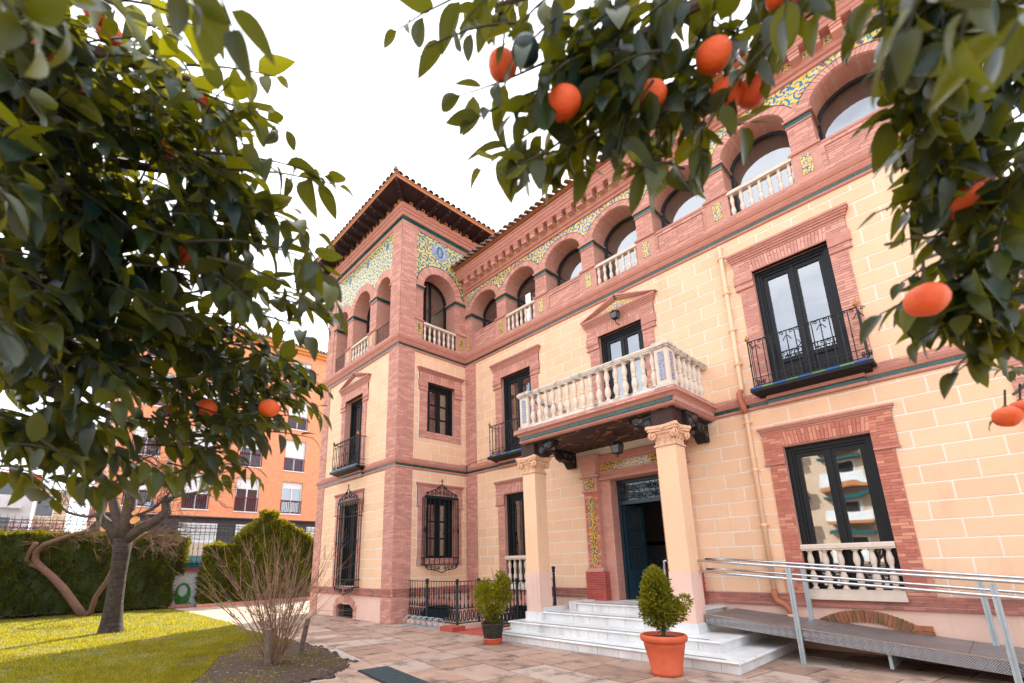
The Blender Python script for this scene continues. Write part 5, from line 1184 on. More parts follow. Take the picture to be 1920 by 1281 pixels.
# lanterns
def lantern(t, c, s=1.0):
    x, y, z = c; fb = MB(); cg = MB(); w0, w1, h = .085 * s, .115 * s, .20 * s
    for i in range(4):
        a = PI / 4 + i * PI / 2; a2 = a + PI / 2; q = math.sqrt(2)
        b0 = (x + w0 * q * math.cos(a), y + w0 * q * math.sin(a), z); t0 = (x + w1 * q * math.cos(a), y + w1 * q * math.sin(a), z + h)
        b1 = (x + w0 * q * math.cos(a2), y + w0 * q * math.sin(a2), z); t1 = (x + w1 * q * math.cos(a2), y + w1 * q * math.sin(a2), z + h)
        fb.tube([b0, t0], .010 * s, 5); fb.tube([b0, b1], .010 * s, 5); fb.tube([t0, t1], .012 * s, 5); cg.poly([b0, b1, t1, t0])
    k = 1.15
    for (r, z0, r2, z1) in ((w1 * 1.25, z + h, w1 * .75, z + h + .07 * s), (w1 * .75, z + h + .07 * s, .02, z + h + .10 * s)):
        fb.lathe((x, y, 0), [(r * 1.3, z0), (r2 * 1.3 + .001, z1)], 4)
    fb.lathe((x, y, z), [(.01, -.10 * s), (.022, -.07 * s), (.012, -.04 * s), (.05, -.01 * s), (w0, .0)], 8)
    part('lantern_frame', fb, 'blackiron', t); part('lantern_glass', cg, 'lampglass', t)
ln = thing('hanging_lantern', 'dark iron lantern hanging on a rod under the porch ceiling', 'lantern', (6.60, -.95, 4.0)); lantern(ln, (6.60, -.95, 4.02), .95); part('rod', MB().tube([(6.60, -.95, 4.3), (6.60, -.95, 4.50)], .007, 5).tube([(6.60, -.95, 4.46), (6.60, -.95, 4.50)], .03, 8), 'blackiron', ln)
wlm = thing('wall_lantern', 'small black lantern on the wall above the balcony window', 'lantern', (6.45, 0, 7.9)); lantern(wlm, (6.45, -.24, 7.80), .8); part('arm', MB().tube([(6.45, -.05, 7.70), (6.45, -.16, 7.66), (6.45, -.26, 7.72)], .012, 6), 'blackiron', wlm)

# ------------------------------------------------------------------ access ramp
ramp_ = thing('access_ramp', 'grey metal wheelchair ramp with steel handrails running down beside the wall', 'ramp', (11.5, -.9, 0))
RX0, RX1 = 8.42, 15.0
def rz(x): return .592 - .0917 * (x - 8.94)
fy = Fr((0, 0, 0), (1, 0, 0), (0, 0, 1), (0, -1, 0))
x = RX0; k = 0
while x < RX1:
    e = min(x + 1.66, RX1)
    part('deck_plate', MB().prism(fy, [(x + .003, rz(x) - .012), (e - .003, rz(e) - .012), (e - .003, rz(e)), (x + .003, rz(x))], .04, 1.49), 'deck', ramp_)
    part('side_plate', MB().prism(fy, [(x + .002, rz(x) - .155), (e - .002, rz(e) - .155), (e - .002, rz(e) + .004), (x + .002, rz(x) + .004)], 1.49, 1.502), 'aluminium', ramp_)
    part('edge_trim', MB().prism(fy, [(x, rz(x) + .004), (e, rz(e) + .004), (e, rz(e) + .016), (x, rz(x) + .016)], 1.478, 1.506), 'steel', ramp_)
    x = e
part('under_frame', MB().prism(fy, [(RX0, rz(RX0) - .15), (RX1, rz(RX1) - .15), (RX1, rz(RX1) - .10), (RX0, rz(RX0) - .10)], 1.40, 1.46).prism(fy, [(RX0, rz(RX0) - .15), (RX1, rz(RX1) - .15), (RX1, rz(RX1) - .10), (RX0, rz(RX0) - .10)], .24, .30).box(FW, 10.9, 10.94, -1.4, -.3, .05, .25), 'galv', ramp_)
def post(x, y, z0):
    zt = rz(x) + .93; f2 = Fr((x, y, 0), (1, 0, 0), (0, 1, 0), (0, 0, 1))
    part('post', MB().box(f2, -.035, -.008, -.02, .02, z0, zt).box(f2, .008, .035, -.02, .02, z0, zt).box(f2, -.008, .008, -.01, .015, z0, zt - .01), 'galv', ramp_)
for x in (9.87, 12.13, 14.4): post(x, -1.525, 0.0)
for x in (9.74, 11.97, 14.3): post(x, -.23, rz(x) + .002)
for y, x0 in ((-1.525, 7.75), (-.23, 7.75)):
    for off in (.925, .735):
        def rl_(x): return 1.52 + (off - .925) - .0844 * (x - 9.07) if y < -1 else 1.575 + (off - .925) * 1.05 - .086 * (x - 8.58)
        pts = [(8.45, y, rl_(8.45)), (10, y, rl_(10)), (12, y, rl_(12)), (RX1, y, rl_(RX1))]
        if y < -1: pts = [(7.70, -1.30, rl_(8.3) + .0), (8.30, -1.30, rl_(8.3))] + [(8.42, -1.45, rl_(8.42))] + pts[1:]
        else: pts = [(8.0, -.23, rl_(8.3)), (8.4, -.23, rl_(8.4))] + pts[1:]
        part('handrail', MB().tube(pts, .0235, 10), 'steel', ramp_, smooth=True)
part('rail_return', MB().tube([(7.70, -1.30, 1.585), (7.63, -1.28, 1.58), (7.62, -1.28, 1.40), (7.62, -1.28, .52)], .022, 10), 'steel', ramp_, smooth=True)

# ------------------------------------------------------------------ railing round the basement stair
fen = thing('stair_railing', 'dark green cast iron railing around the basement stair, left of the porch', 'railing', (2.4, -2.42, 0))
def ironrun(A, B, zb=.12, zt=1.17):
    A = np.array(A); B = np.array(B); L = np.linalg.norm(B - A); d = (B - A) / L; fr = Fr((A[0], A[1], 0), (d[0], d[1], 0), (0, 0, 1), (d[1], -d[0], 0))
    for z in (zt, zb + .38, zb + .02): part('rail', MB().box(fr, 0, L, z - .010, z + .010, -.012, .012), 'iron', fen)
    n = max(2, int(L / .118))
    for i in range(n):
        u = L * (i + .5) / n; mb = MB().tube([fr.p(u, zb + .38, 0), fr.p(u, zt, 0)], .0085, 5)
        if i % 2 == 0: 
            mb.lathe(fr.p(u, zb + .72, 0), [(.01, -.13), (.022, -.06), (.013, 0), (.022, .06), (.01, .13)], 6)
            for e in (-1, 1):
                for q in (-1, 1): mb.tube([fr.p(u, zb + .72 + q * .03, 0), fr.p(u + e * .028, zb + .72 + q * .10, 0), fr.p(u + e * .04, zb + .72 + q * .15, 0)], [.008, .007, .004], 4)
        mb.tube([fr.p(u + .045 * math.cos(t), zb + .20 + .13 * math.sin(t), 0) for t in np.linspace(0, 2 * PI, 13)[:-1]], .014, 5, True)
        mb.lathe(fr.p(u, zb + .42, 0), [(.012, -.05), (.026, 0), (.012, .07), (.006, .12)], 6)
        part('bar', mb, 'iron', fen)
def ipost(x, y, z0=.08):
    part('post', MB().lathe((x, y, z0), [(.045, 0), (.045, .05), (.034, .07), (.034, .98), (.028, 1.0), (.045, 1.03), (.045, 1.05), (.026, 1.07)], 10).ball((x, y, z0 + 1.11), .052, 12), 'iron', fen, smooth=True)
ipost(1.0, -2.30); ipost(2.42, -2.36); ipost(2.42, -1.62); ipost(3.79, -1.55); ipost(4.16, -.55, .35)
ironrun((1.04, -2.30), (2.38, -2.36)); ironrun((2.42, -2.32), (2.42, -1.66)); ironrun((2.46, -1.60), (3.75, -1.57)); ironrun((3.79, -2.22), (3.79, -.1)); ironrun((.06, -2.28), (.96, -2.30))
kb = thing('stair_kerb', 'low red painted brick kerb under the iron railing', 'kerb', (2.4, -2.5, 0))
part('kerb_block', MB().box(FW, 2.22, 2.74, -2.76, -2.36, 0, .115), 'redpaint', kb); part('kerb_wall', MB().box(FW, .06, 2.22, -2.34, -2.22, 0, .10).box(FW, 2.36, 2.52, -2.36, -1.5, 0, .12).box(FW, 3.70, 3.88, -2.26, 0, 0, .11), 'mouldk' if 'mouldk' in M else 'pink', kb)
part('red_floor', MB().box(FW, 2.55, 3.70, -2.70, -1.0, 0, .012), 'redpaint', kb)
# bicycle rack
rk = thing('bicycle_rack', 'low galvanised bicycle rack with bent tube loops by the tower corner', 'bicycle rack', (1.05, -2.75, 0))
part('base_bar', MB().box(FW, .36, 1.95, -2.43, -2.40, 0, .03).box(FW, .36, 1.95, -2.68, -2.65, 0, .03), 'galv', rk)
for i in range(6):
    for q in (0, .07):
        x = .40 + i * .27 + q; part('loop', MB().tube([(x, -2.66, .02), (x, -2.66, .12), (x + .03, -2.63, .20), (x + .07, -2.56, .26), (x + .12, -2.48, .23), (x + .16, -2.42, .12), (x + .16, -2.42, .02)], .009, 6), 'galv', rk, smooth=True)

# ------------------------------------------------------------------ foliage helpers
def leaf_arrays(L=1.0, W=.5, fold=.18, curl=.25, n=7):
    """unit leaf along +x: vertices rows of left rim, rib, right rim"""
    rows_ = []; uv = []
    for i in range(n + 1):
        t = i / n; w = W / 2 * (math.sin(PI * t ** .84)) ** .78 * (1.08 - .22 * t) if 0 < t < 1 else 0.0; x = L * t; z = -curl * t * t * L
        rows_.append([(x, -w, z + fold * w), (x, 0, z), (x, w, z + fold * w)]); uv.append([(.5 - w / W, t), (.5, t), (.5 + w / W, t)])
    V = np.array([p for r in rows_ for p in r]); UV = np.array([p for r in uv for p in r]); F = []
    for i in range(n):
        a = i * 3
        if i == 0: F += [(a + 1, a + 4, a + 3), (a + 1, a + 5, a + 4)]
        elif i == n - 1: F += [(a, a + 1, a + 4), (a + 1, a + 2, a + 4)]
        else: F += [(a, a + 1, a + 4, a + 3), (a + 1, a + 2, a + 5, a + 4)]
    return V, UV, F
def leaf_mesh(name, mat, **kw):
    V, UV, F = leaf_arrays(**kw); me = bpy.data.meshes.new(name); me.from_pydata(V.tolist(), [], F)
    ul = me.uv_layers.new(name='UVMap'); 
    for li, l in enumerate(me.loops): ul.data[li].uv = UV[l.vertex_index]
    me.polygons.foreach_set('use_smooth', [True] * len(me.polygons)); me.materials.append(M[mat]); me.update(); return me, V, UV, F
LV = [leaf_mesh('leaf', 'leaf', L=1, W=w_, fold=f_, curl=c_) for w_, f_, c_ in ((.46, .25, .18), (.50, .45, .35), (.42, .15, .05), (.54, .35, .28), (.48, .6, .45), (.38, .3, .6), (.56, .15, -.12), (.44, .8, .25), (.52, .1, .3))]
def frame_from(d, up):
    x = d / np.linalg.norm(d); y = np.cross(up, x); y /= (np.linalg.norm(y) + 1e-9); z = np.cross(x, y); return np.stack([x, y, z], 1)
def orange_tree(root, twigs, oranges, limit=300):
    """twigs: list of (p0, p1, nleaf, L). leaves sprout alternately along every twig and droop"""
    leaves = []; tw = MB()
    for (p0, p1, nl, L, *ld) in twigs:
        ld = ld[0] if ld else 0.0
        p0 = np.array(p0); p1 = np.array(p1); d = p1 - p0; ln_ = np.linalg.norm(d); pts = []
        side = np.cross(d, [0, 0, 1]); side /= np.linalg.norm(side) + 1e-9; bow = RN.uniform(-.08, .08) * ln_
        for i in range(6): t = i / 5; pts.append(p0 + d * t + side * bow * math.sin(PI * t) + np.array([0, 0, .06 * ln_ * math.sin(PI * t)]))
        r0 = .0032 + .003 * ln_; tw.tube(pts, [r0 * (1 - .65 * i / 5) for i in range(6)], 5)
        for k in range(nl):
            t = ld + (1 - ld) * (k + .6) / nl; i = min(4, int(t * 5)); q = pts[i] * (1 - (t * 5 - i)) + pts[i + 1] * (t * 5 - i); ax = pts[i + 1] - pts[i]; ax /= np.linalg.norm(ax)
            a = k * 2.4 + RN.uniform(-.5, .5); s2 = np.cross(ax, [0.13, .2, 1]); s2 /= np.linalg.norm(s2); s3 = np.cross(ax, s2)
            dr_ = ax * RN.uniform(.25, .8) + (s2 * math.cos(a) + s3 * math.sin(a)) * RN.uniform(.7, 1.0) + np.array([0, 0, -RN.uniform(.15, .95)])
            if k == nl - 1: dr_ = ax + np.array([0, 0, -.3])
            dr_ /= np.linalg.norm(dr_); up = np.array([RN.uniform(-.6, .6), RN.uniform(-.6, .6), 1.0])
            Lf = L * RN.uniform(.65, 1.15) * (1 - .25 * max(0, t - .8) * 5)
            Rm = frame_from(dr_, up); q2 = q + dr_ * .008; leaves.append((float((q2 - CAM) @ cF), q2, Rm, Lf))
    leaves.sort(key=lambda a: a[0]); rl = worldloc(root)
    for n_, (dep, q, Rm, Lf) in enumerate(leaves[:limit]):
        me = LV[RN.randrange(9)][0]; o = bpy.data.objects.new('leaf', me); link(o, root); p = q - rl; A = Rm * Lf
        o.matrix_basis = Matrix([[*A[0], p[0]], [*A[1], p[1]], [*A[2], p[2]], [0, 0, 0, 1]])
    if len(leaves) > limit:
        VV = []; FF = []; UU = []; b = 0
        for (dep, q, Rm, Lf) in leaves[limit:]:
            _, V, UV, F = LV[RN.randrange(9)]; W_ = (V * Lf) @ Rm.T + (q - rl); VV.append(W_); UU.append(UV); FF += [tuple(b + i for i in f) for f in F]; b += len(V)
        VV = np.concatenate(VV); UU = np.concatenate(UU); me = bpy.data.meshes.new('foliage'); me.from_pydata(VV.tolist(), [], FF); ul = me.uv_layers.new(name='UVMap')
        li = np.empty(len(me.loops), np.int32); me.loops.foreach_get('vertex_index', li); ul.data.foreach_set('uv', UU[li].astype(np.float32).ravel())
        me.polygons.foreach_set('use_smooth', [True] * len(me.polygons)); me.materials.append(M['leaf']); me.update(); part('foliage', me, None, root, kind='stuff')
    part('twigs', tw, 'twig', root, kind='stuff')
    for (p, r) in oranges:
        mb = MB(); seg = 16; n = 10
        for i in range(n + 1):
            a = PI * i / n
            for k in range(seg):
                b = 2 * PI * k / seg; rr_ = r * (1 + .025 * math.sin(3 * b + p[0] * 9) * math.sin(a) + .02 * math.sin(5 * a + b)); mb.v.append(np.array([p[0] + rr_ * math.sin(a) * math.cos(b) + 1e-5 * k, p[1] + rr_ * math.sin(a) * math.sin(b), p[2] - rr_ * .90 * math.cos(a) * (1 - .06 * math.exp(-(PI - a) ** 2 * 8))]))
        for i in range(n):
            for k in range(seg): l = (k + 1) % seg; mb.f.append((i * seg + k, i * seg + l, (i + 1) * seg + l, (i + 1) * seg + k))
        oo = part('orange', mb, 'orange', root, smooth=True)
        part('stalk', MB().tube([(p[0], p[1], p[2] + r * .86), (p[0] + .01, p[1], p[2] + r * .95 + .05)], .003, 5).ball((p[0], p[1], p[2] + r * .87), .008, 6, .5), 'twig', oo)
def spray(a, b, dep, nl, L, k=1.03, back=.9):
    a = (a[0] - (b[0] - a[0]) * back, a[1] - (b[1] - a[1]) * back * .6)
    return (at(*a, dep), at(*b, dep * k), nl, L, back / (1 + back))
def cluster(px, py, dep, rpx, n_, L=.085, nl=7, dirn=(1, .35), tl=.30, drop=.35, dv=.15):
    """n twigs round a measured crown position; dirn = mean run of the twigs across (right, down)"""
    out_ = []
    for i in range(round(n_ * 1.05)):
        a = RN.uniform(0, 2 * PI); rr_ = rpx * math.sqrt(RN.random()); d = dep * (1 + RN.uniform(-dv, dv)); p = at(px + rr_ * math.cos(a), py + rr_ * math.sin(a), d)
        u = cR * (dirn[0] + RN.uniform(-.6, .6)) - cU * (dirn[1] + RN.uniform(-.6, .6)) + cF * RN.uniform(-.6, .6); u /= np.linalg.norm(u)
        l = tl * RN.uniform(.6, 1.2); out_.append((p - u * l * .6, p + u * l * .4, nl, L))
    return out_
def limb(pts, r0, r1, seg=8): n = len(pts); return MB().tube(pts, [r0 + (r1 - r0) * i / (n - 1) for i in range(n)], seg)

# left orange tree: trunk stands outside the picture on the left
lb = at(-900, 1200, 1.7); lb[2] = 0
lt = thing('orange_tree', 'large leafy orange tree with fruit filling the left side of the view', 'orange tree', tuple(lb), 'orange trees around the garden')
T = []
# dense crown (left edge, upper)
for (px, py, dep, rp, n) in ((20, 90, 1.25, 110, 20), (60, 230, 1.35, 120, 24), (150, 120, 1.35, 100, 18), (250, 170, 1.45, 90, 16), (110, 360, 1.45, 130, 26), (250, 330, 1.5, 110, 20), (60, 480, 1.45, 120, 24), (200, 480, 1.5, 120, 26), (350, 260, 1.5, 90, 14),
                             (380, 400, 1.5, 95, 16), (60, 620, 1.5, 110, 22), (190, 610, 1.5, 110, 22), (330, 540, 1.55, 110, 20), (460, 480, 1.5, 75, 11), (90, 760, 1.5, 100, 18), (60, 850, 1.5, 75, 14), (180, 720, 1.55, 85, 12), (210, 850, 1.55, 40, 5),
                             (330, 660, 1.75, 80, 17), (430, 640, 1.8, 75, 14), (300, 760, 1.8, 60, 10), (400, 750, 1.8, 80, 18), (470, 720, 1.85, 60, 12), (380, 830, 1.75, 60, 10), (450, 800, 1.85, 45, 7), (530, 700, 1.85, 45, 7), (500, 790, 1.85, 45, 7), (545, 760, 1.9, 30, 3), (400, 870, 1.75, 40, 5), (560, 600, 1.5, 30, 3), (580, 520, 1.45, 25, 2), (0, 300, 1.2, 90, 12), (0, 560, 1.25, 90, 12), (480, 380, 1.5, 40, 3), (430, 210, 1.5, 45, 4), (310, 70, 1.4, 60, 6)):
    T += cluster(px, py, dep, rp, n, L=.100 if dep < 1.6 else .082, dirn=(1, .3), tl=.26)
# sprays reaching to the right against the sky
for (a, b, dep, nl, L) in (((430, 130), (520, 145), 1.35, 3, .085), ((440, 190), (560, 250), 1.35, 4, .085), ((480, 300), (610, 330), 1.3, 5, .085), ((500, 330), (640, 350), 1.35, 5, .09), ((430, 400), (600, 440), 1.35, 6, .085), ((470, 470), (610, 500), 1.3, 6, .09), ((500, 520), (625, 590), 1.3, 5, .09),
                          ((420, 560), (560, 560), 1.4, 6, .085), ((560, 700), (615, 735), 1.8, 6, .055), ((470, 660), (600, 720), 1.8, 8, .06), ((450, 650), (540, 655), 1.8, 6, .06), ((400, 560), (520, 600), 1.7, 6, .07), ((430, 840), (490, 905), 1.8, 5, .055), ((270, 860), (330, 900), 1.3, 5, .075), ((130, 860), (190, 930), 1.25, 5, .08), ((340, 820), (400, 910), 1.5, 6, .07), ((360, 850), (470, 880), 1.7, 5, .06)):
    T.append(spray(a, b, dep, nl + 2, L * 1.18))
# close big leaves at the top
for (a, b, dep, nl) in (((380, -60), (440, 60), .62, 4), ((300, -60), (360, 10), .60, 4), ((-40, -40), (60, 60), .55, 5), ((40, -60), (120, 40), .60, 5), ((120, -80), (240, 40), .75, 5), ((-60, 300), (10, 380), .7, 4), ((-60, 560), (0, 620), .75, 3)):
    T.append((at(*a, dep), at(*b, dep), nl, .085))
OR = [((505, 765), 1.58, .033), ((388, 765), 1.66, .034), ((322, 770), 1.86, .034), ((205, 62), 1.45, .036), ((105, 90), 1.45, .036), ((170, 190), 1.45, .036), ((235, 225), 1.5, .034), ((375, 180), 1.45, .034), ((300, 280), 1.45, .034), ((90, 105), 1.2, .034), ((345, 480), 1.5, .034), ((355, 300), 1.5, .030), ((15, 470), 1.4, .034), ((180, 20), 1.4, .036)]
orange_tree(lt, T, [(at(*p, d), r) for p, d, r in OR])
tr0 = lb + np.array([0, 0, 1.15])
for k, (c) in enumerate((((-300, 700), 1.6), ((60, 560), 1.6), ((330, 690), 1.85))): pass
bm = MB(); bm.tube([lb, lb + np.array([.02, .03, .6]), tr0], [.11, .085, .08], 10)
for pts_ in ([(-200, 500, 1.7), (60, 520, 1.62), (300, 610, 1.75), (440, 700, 1.85)], [(-260, 300, 1.6), (0, 240, 1.5), (180, 300, 1.52), (380, 330, 1.55)], [(-240, 100, 1.5), (30, 60, 1.4), (220, 110, 1.5), (360, 150, 1.5)], [(-200, 700, 1.6), (60, 720, 1.6), (250, 800, 1.7)], [(-220, 420, 1.6), (60, 400, 1.5), (250, 440, 1.5), (450, 440, 1.45)]):
    P_ = [tr0] + [at(*q) for q in pts_]; bm.tube(P_, [.05 - .042 * i / (len(P_) - 1) for i in range(len(P_))], 7)
part('trunk', bm, 'bark', lt)

# right orange tree: hangs in from the upper right
rb = at(2900, 1300, 1.8); rb[2] = 0
rt_ = thing('orange_tree', 'orange tree whose fruiting branches hang across the top and right of the view', 'orange tree', tuple(rb), 'orange trees around the garden')
T = []
for (px, py, dep, rp, n, dv_) in ((960, 40, 1.15, 60, 5, .1), (1050, 90, 1.1, 80, 9, .1), (1160, 60, 1.1, 90, 11, .1), (1130, 200, 1.1, 90, 13, .1), (1030, 240, 1.1, 70, 8, .1), (980, 290, 1.1, 35, 3, .1), (1240, 130, 1.1, 80, 10, .1), (1200, 260, 1.1, 60, 7, .1), (1330, 50, 1.1, 70, 7, .1), (1430, 30, 1.1, 65, 6, .1), (1290, 200, 1.15, 35, 3, .1), (1360, 190, 1.15, 40, 4, .1), (1440, 90, 1.1, 30, 2, .1),
                                 (1725, 30, .95, 70, 13, .12), (1800, 40, .95, 110, 18, .12), (1880, 90, 1.0, 80, 12, .12), (1770, 130, 1.0, 65, 9, .12), (1735, 210, 1.05, 45, 5, .12), (1790, 260, 1.1, 80, 12, .12), (1880, 280, 1.1, 70, 10, .12), (1745, 310, 1.1, 40, 4, .12), (1850, 380, 1.1, 80, 13, .12), (1760, 400, 1.15, 55, 6, .12), (1880, 480, 1.1, 60, 10, .12), (1800, 500, 1.15, 50, 7, .12), (1860, 590, 1.15, 60, 9, .12), (1760, 580, 1.15, 45, 6, .12), (1510, -10, 1.0, 35, 2, .1)):
    T += cluster(px, py, dep, rp, n, L=.090, dirn=(-.8, .6), tl=.18, nl=6, dv=dv_)
for (a, b, dep, nl, L) in (((880, 20), (740, 60), 1.1, 6, .085), ((900, 60), (800, 90), 1.1, 4, .08), ((960, 130), (860, 180), 1.1, 5, .085), ((950, 190), (880, 230), 1.1, 4, .08), ((1000, 230), (900, 320), 1.1, 6, .09), ((1100, 250), (1090, 320), 1.1, 5, .085), ((1320, 230), (1310, 320), 1.15, 6, .08), ((1380, 240), (1400, 230), 1.15, 4, .08), ((1250, 240), (1220, 300), 1.1, 4, .085),
                          ((1760, 190), (1640, 230), 1.0, 5, .085), ((1760, 370), (1640, 400), 1.1, 6, .08), ((1800, 440), (1690, 450), 1.1, 6, .08), ((1780, 540), (1650, 590), 1.1, 8, .085), ((1790, 480), (1690, 530), 1.1, 6, .07), ((1800, 600), (1720, 640), 1.1, 5, .075), ((1900, 600), (1800, 680), 1.15, 6, .075), ((1920, 620), (1790, 700), 1.15, 6, .075), ((1930, 700), (1870, 690), 1.6, 8, .045), ((1930, 750), (1860, 790), 1.5, 6, .045), ((1920, 560), (1850, 640), 1.1, 6, .08)):
    T.append(spray(a, b, dep, nl, L * 1.12, .98))
for (a, b, dep, nl) in (((1760, -120), (1700, 60), .45, 4), ((1850, -100), (1800, 80), .48, 4), ((1640, -80), (1660, 60), .55, 3), ((1960, -20), (1880, 90), .5, 4), ((1500, -80), (1470, 40), .8, 4)):
    T.append((at(*a, dep), at(*b, dep), nl, .080))
dark_fruit = at(985, 95, 1.02)
part('orange', MB().ball(dark_fruit, .031, 16).ball(dark_fruit - np.array([0, 0, .004]), .030, 16), 'unripe', rt_, label='dark unripe fruit', smooth=True)
OR = [((942, 122), 1.10, .035), ((1057, 193), 1.03, .037), ((1220, 180), 1.05, .034), ((1338, 105), 1.05, .038), ((1362, 178), 1.08, .037), ((1412, 172), 1.08, .036), ((1738, 562), .92, .036), ((1890, 781), 1.45, .036), ((1918, 768), 1.45, .034), ((1815, 370), 1.05, .034), ((1812, 390), 1.1, .03), ((1470, -10), 1.0, .035), ((1838, 350), 1.1, .03)]
orange_tree(rt_, T, [(at(*p, d), r) for p, d, r in OR])
bm = MB(); tr1 = rb + np.array([0, 0, 1.5]); bm.tube([rb, rb + np.array([.02, -.03, .8]), tr1], [.11, .085, .08], 10)
for pts_ in ([(2300, 200, 1.4), (1980, 340, 1.15), (1850, 380, 1.1), (1740, 460, 1.1)], [(2300, -100, 1.3), (1980, 20, 1.05), (1780, 60, 1.0), (1660, 120, 1.0)], [(2200, -500, 1.3), (1800, -260, 1.15), (1500, -90, 1.1), (1300, 10, 1.1), (1180, 80, 1.1), (1080, 160, 1.1), (1010, 220, 1.1)], [(2200, -450, 1.3), (1750, -240, 1.1), (1380, -120, 1.1), (1120, -40, 1.1), (930, 10, 1.1)], [(2300, 500, 1.4), (2000, 560, 1.2), (1860, 600, 1.15)], [(2200, 640, 1.6), (1960, 690, 1.55), (1900, 740, 1.5)]):
    P_ = [tr1] + [at(*q) for q in pts_]; bm.tube(P_, [.040 - .036 * (i / (len(P_) - 1)) ** .6 for i in range(len(P_))], 7)
part('trunk', bm, 'bark', rt_)

# ------------------------------------------------------------------ potted shrubs
def small_leaves(centres, n, L, mat, root, name='foliage', up=.4):
    k = len(centres); C = np.array([c[:3] for c in centres]); Rr = np.array([c[3] for c in centres]); wts = Rr ** 2; idx = np.random.choice(k, n, p=wts / wts.sum())
    d = np.random.randn(n, 3); d /= np.linalg.norm(d, axis=1)[:, None]; rad = Rr[idx] * (.55 + .5 * np.random.rand(n)); P = C[idx] + d * rad[:, None]
    ax = d + np.random.randn(n, 3) * .5 + np.array([0, 0, up]); ax /= np.linalg.norm(ax, axis=1)[:, None]; s_ = np.cross(ax, np.random.randn(n, 3)); s_ /= np.linalg.norm(s_, axis=1)[:, None]
    l = L * (.6 + .7 * np.random.rand(n))[:, None]; w_ = l * .24; nn_ = np.cross(ax, s_)
    A = P; B = P + ax * l * .5 + s_ * w_ + nn_ * w_ * .3; C_ = P + ax * l; D = P + ax * l * .5 - s_ * w_ + nn_ * w_ * .3
    V = np.stack([A, B, C_, A, C_, D], 1).reshape(-1, 3) - worldloc(root)
    me = trimesh(name, V); me.materials.append(M[mat]); return part(name, me, None, root, kind='stuff')
pr = thing('potted_shrub', 'clipped shrub in a terracotta pot in front of the right side of the steps', 'potted plant', (8.66, -3.50, 0), 'potted shrubs by the steps')
pc = (8.66, -3.50, 0); SC = .86
part('pot', MB().lathe(pc, [(.195, 0), (.215, .02), (.222, .06), (.216, .065), (.224, .09), (.218, .095), (.285, .40), (.29, .41), (.284, .43), (.290, .44), (.292, .455), (.315, .46), (.33, .48), (.332, .53), (.31, .55), (.285, .545), (.27, .50)], 36), 'terracotta', pr, smooth=True)
part('soil', MB().lathe(pc, [(.27, .498), (.10, .52), (.01, .53)], 20), 'soil', pr)
stm = MB(); b0 = np.array([8.66, -3.50, .50])
stm.tube([b0, b0 + [.01, 0, .12], b0 + [.0, .02, .26], b0 + [-.02, .03, .8]], [.035, .028, .022, .008], 8)
cen = [(8.62, -3.5, .98, .22), (8.60, -3.48, 1.16, .20), (8.60, -3.5, 1.32, .15), (8.54, -3.52, 1.02, .18), (8.74, -3.44, .86, .20), (8.84, -3.36, .86, .14), (8.93, -3.30, .99, .11), (8.48, -3.62, .92, .09), (8.70, -3.42, 1.26, .10), (8.50, -3.52, 1.22, .09), (8.55, -3.55, .82, .16), (8.66, -3.5, .78, .18), (8.60, -3.48, 1.43, .09), (8.72, -3.46, 1.10, .12)]
for c in cen: stm.tube([b0 + [0, 0, .2], (np.array(c[:3]) + b0 + [0, 0, .2]) / 2 + [0, 0, -.03], np.array(c[:3])], [.014, .01, .005], 6)
part('stem', stm, 'bark', pr); small_leaves(cen, 7500, .05, 'potleaf', pr)
pl_ = thing('potted_shrub', 'bushy shrub in a black pot on a terracotta base beside the iron railing', 'potted plant', (4.72, -3.26, 0), 'potted shrubs by the steps')
pc = (4.72, -3.26, 0)
part('saucer', MB().lathe(pc, [(.165, 0), (.18, .02), (.19, .05), (.195, .06), (.205, .10), (.212, .11), (.20, .12)], 30), 'terracotta', pl_, smooth=True)
part('pot', MB().lathe(pc, [(.17, .08), (.185, .12), (.235, .38), (.245, .40), (.235, .41), (.22, .37)], 30), 'blackpot', pl_, smooth=True)
part('soil', MB().lathe(pc, [(.22, .37), (.01, .39)], 20), 'soil', pl_)
small_leaves([(4.72, -3.26, .38, .18)], 900, .03, 'weeds', pl_, 'ground_cover')
stm = MB(); b0 = np.array([4.72, -3.26, .38]); cen = [(4.66, -3.3, .78, .22), (4.80, -3.22, .82, .20), (4.58, -3.36, .98, .17), (4.60, -3.3, 1.12, .14), (4.88, -3.16, 1.02, .16), (4.90, -3.12, 1.20, .13), (4.80, -3.2, 1.05, .14), (4.86, -3.15, 1.36, .08), (4.72, -3.25, .58, .14), (4.98, -3.1, .92, .10), (4.95, -3.1, 1.25, .07)]
for c in cen: stm.tube([b0, (np.array(c[:3]) + b0) / 2 + [0, 0, .0], np.array(c[:3])], [.014, .009, .004], 6)
for k in range(10): a = RN.uniform(0, 6); stm.tube([np.array([4.82, -3.2, 1.05]), np.array([4.82 - .15 * math.cos(a), -3.2 + .12 * math.sin(a), 1.45 + RN.uniform(-.1, .1)])], [.004, .002], 4)
part('stem', stm, 'bark', pl_); small_leaves([(4.70 + (a - 4.72) * 1.25, b, c, r * 1.2) for a, b, c, r in cen], 9000, .046, 'potleaf', pl_)

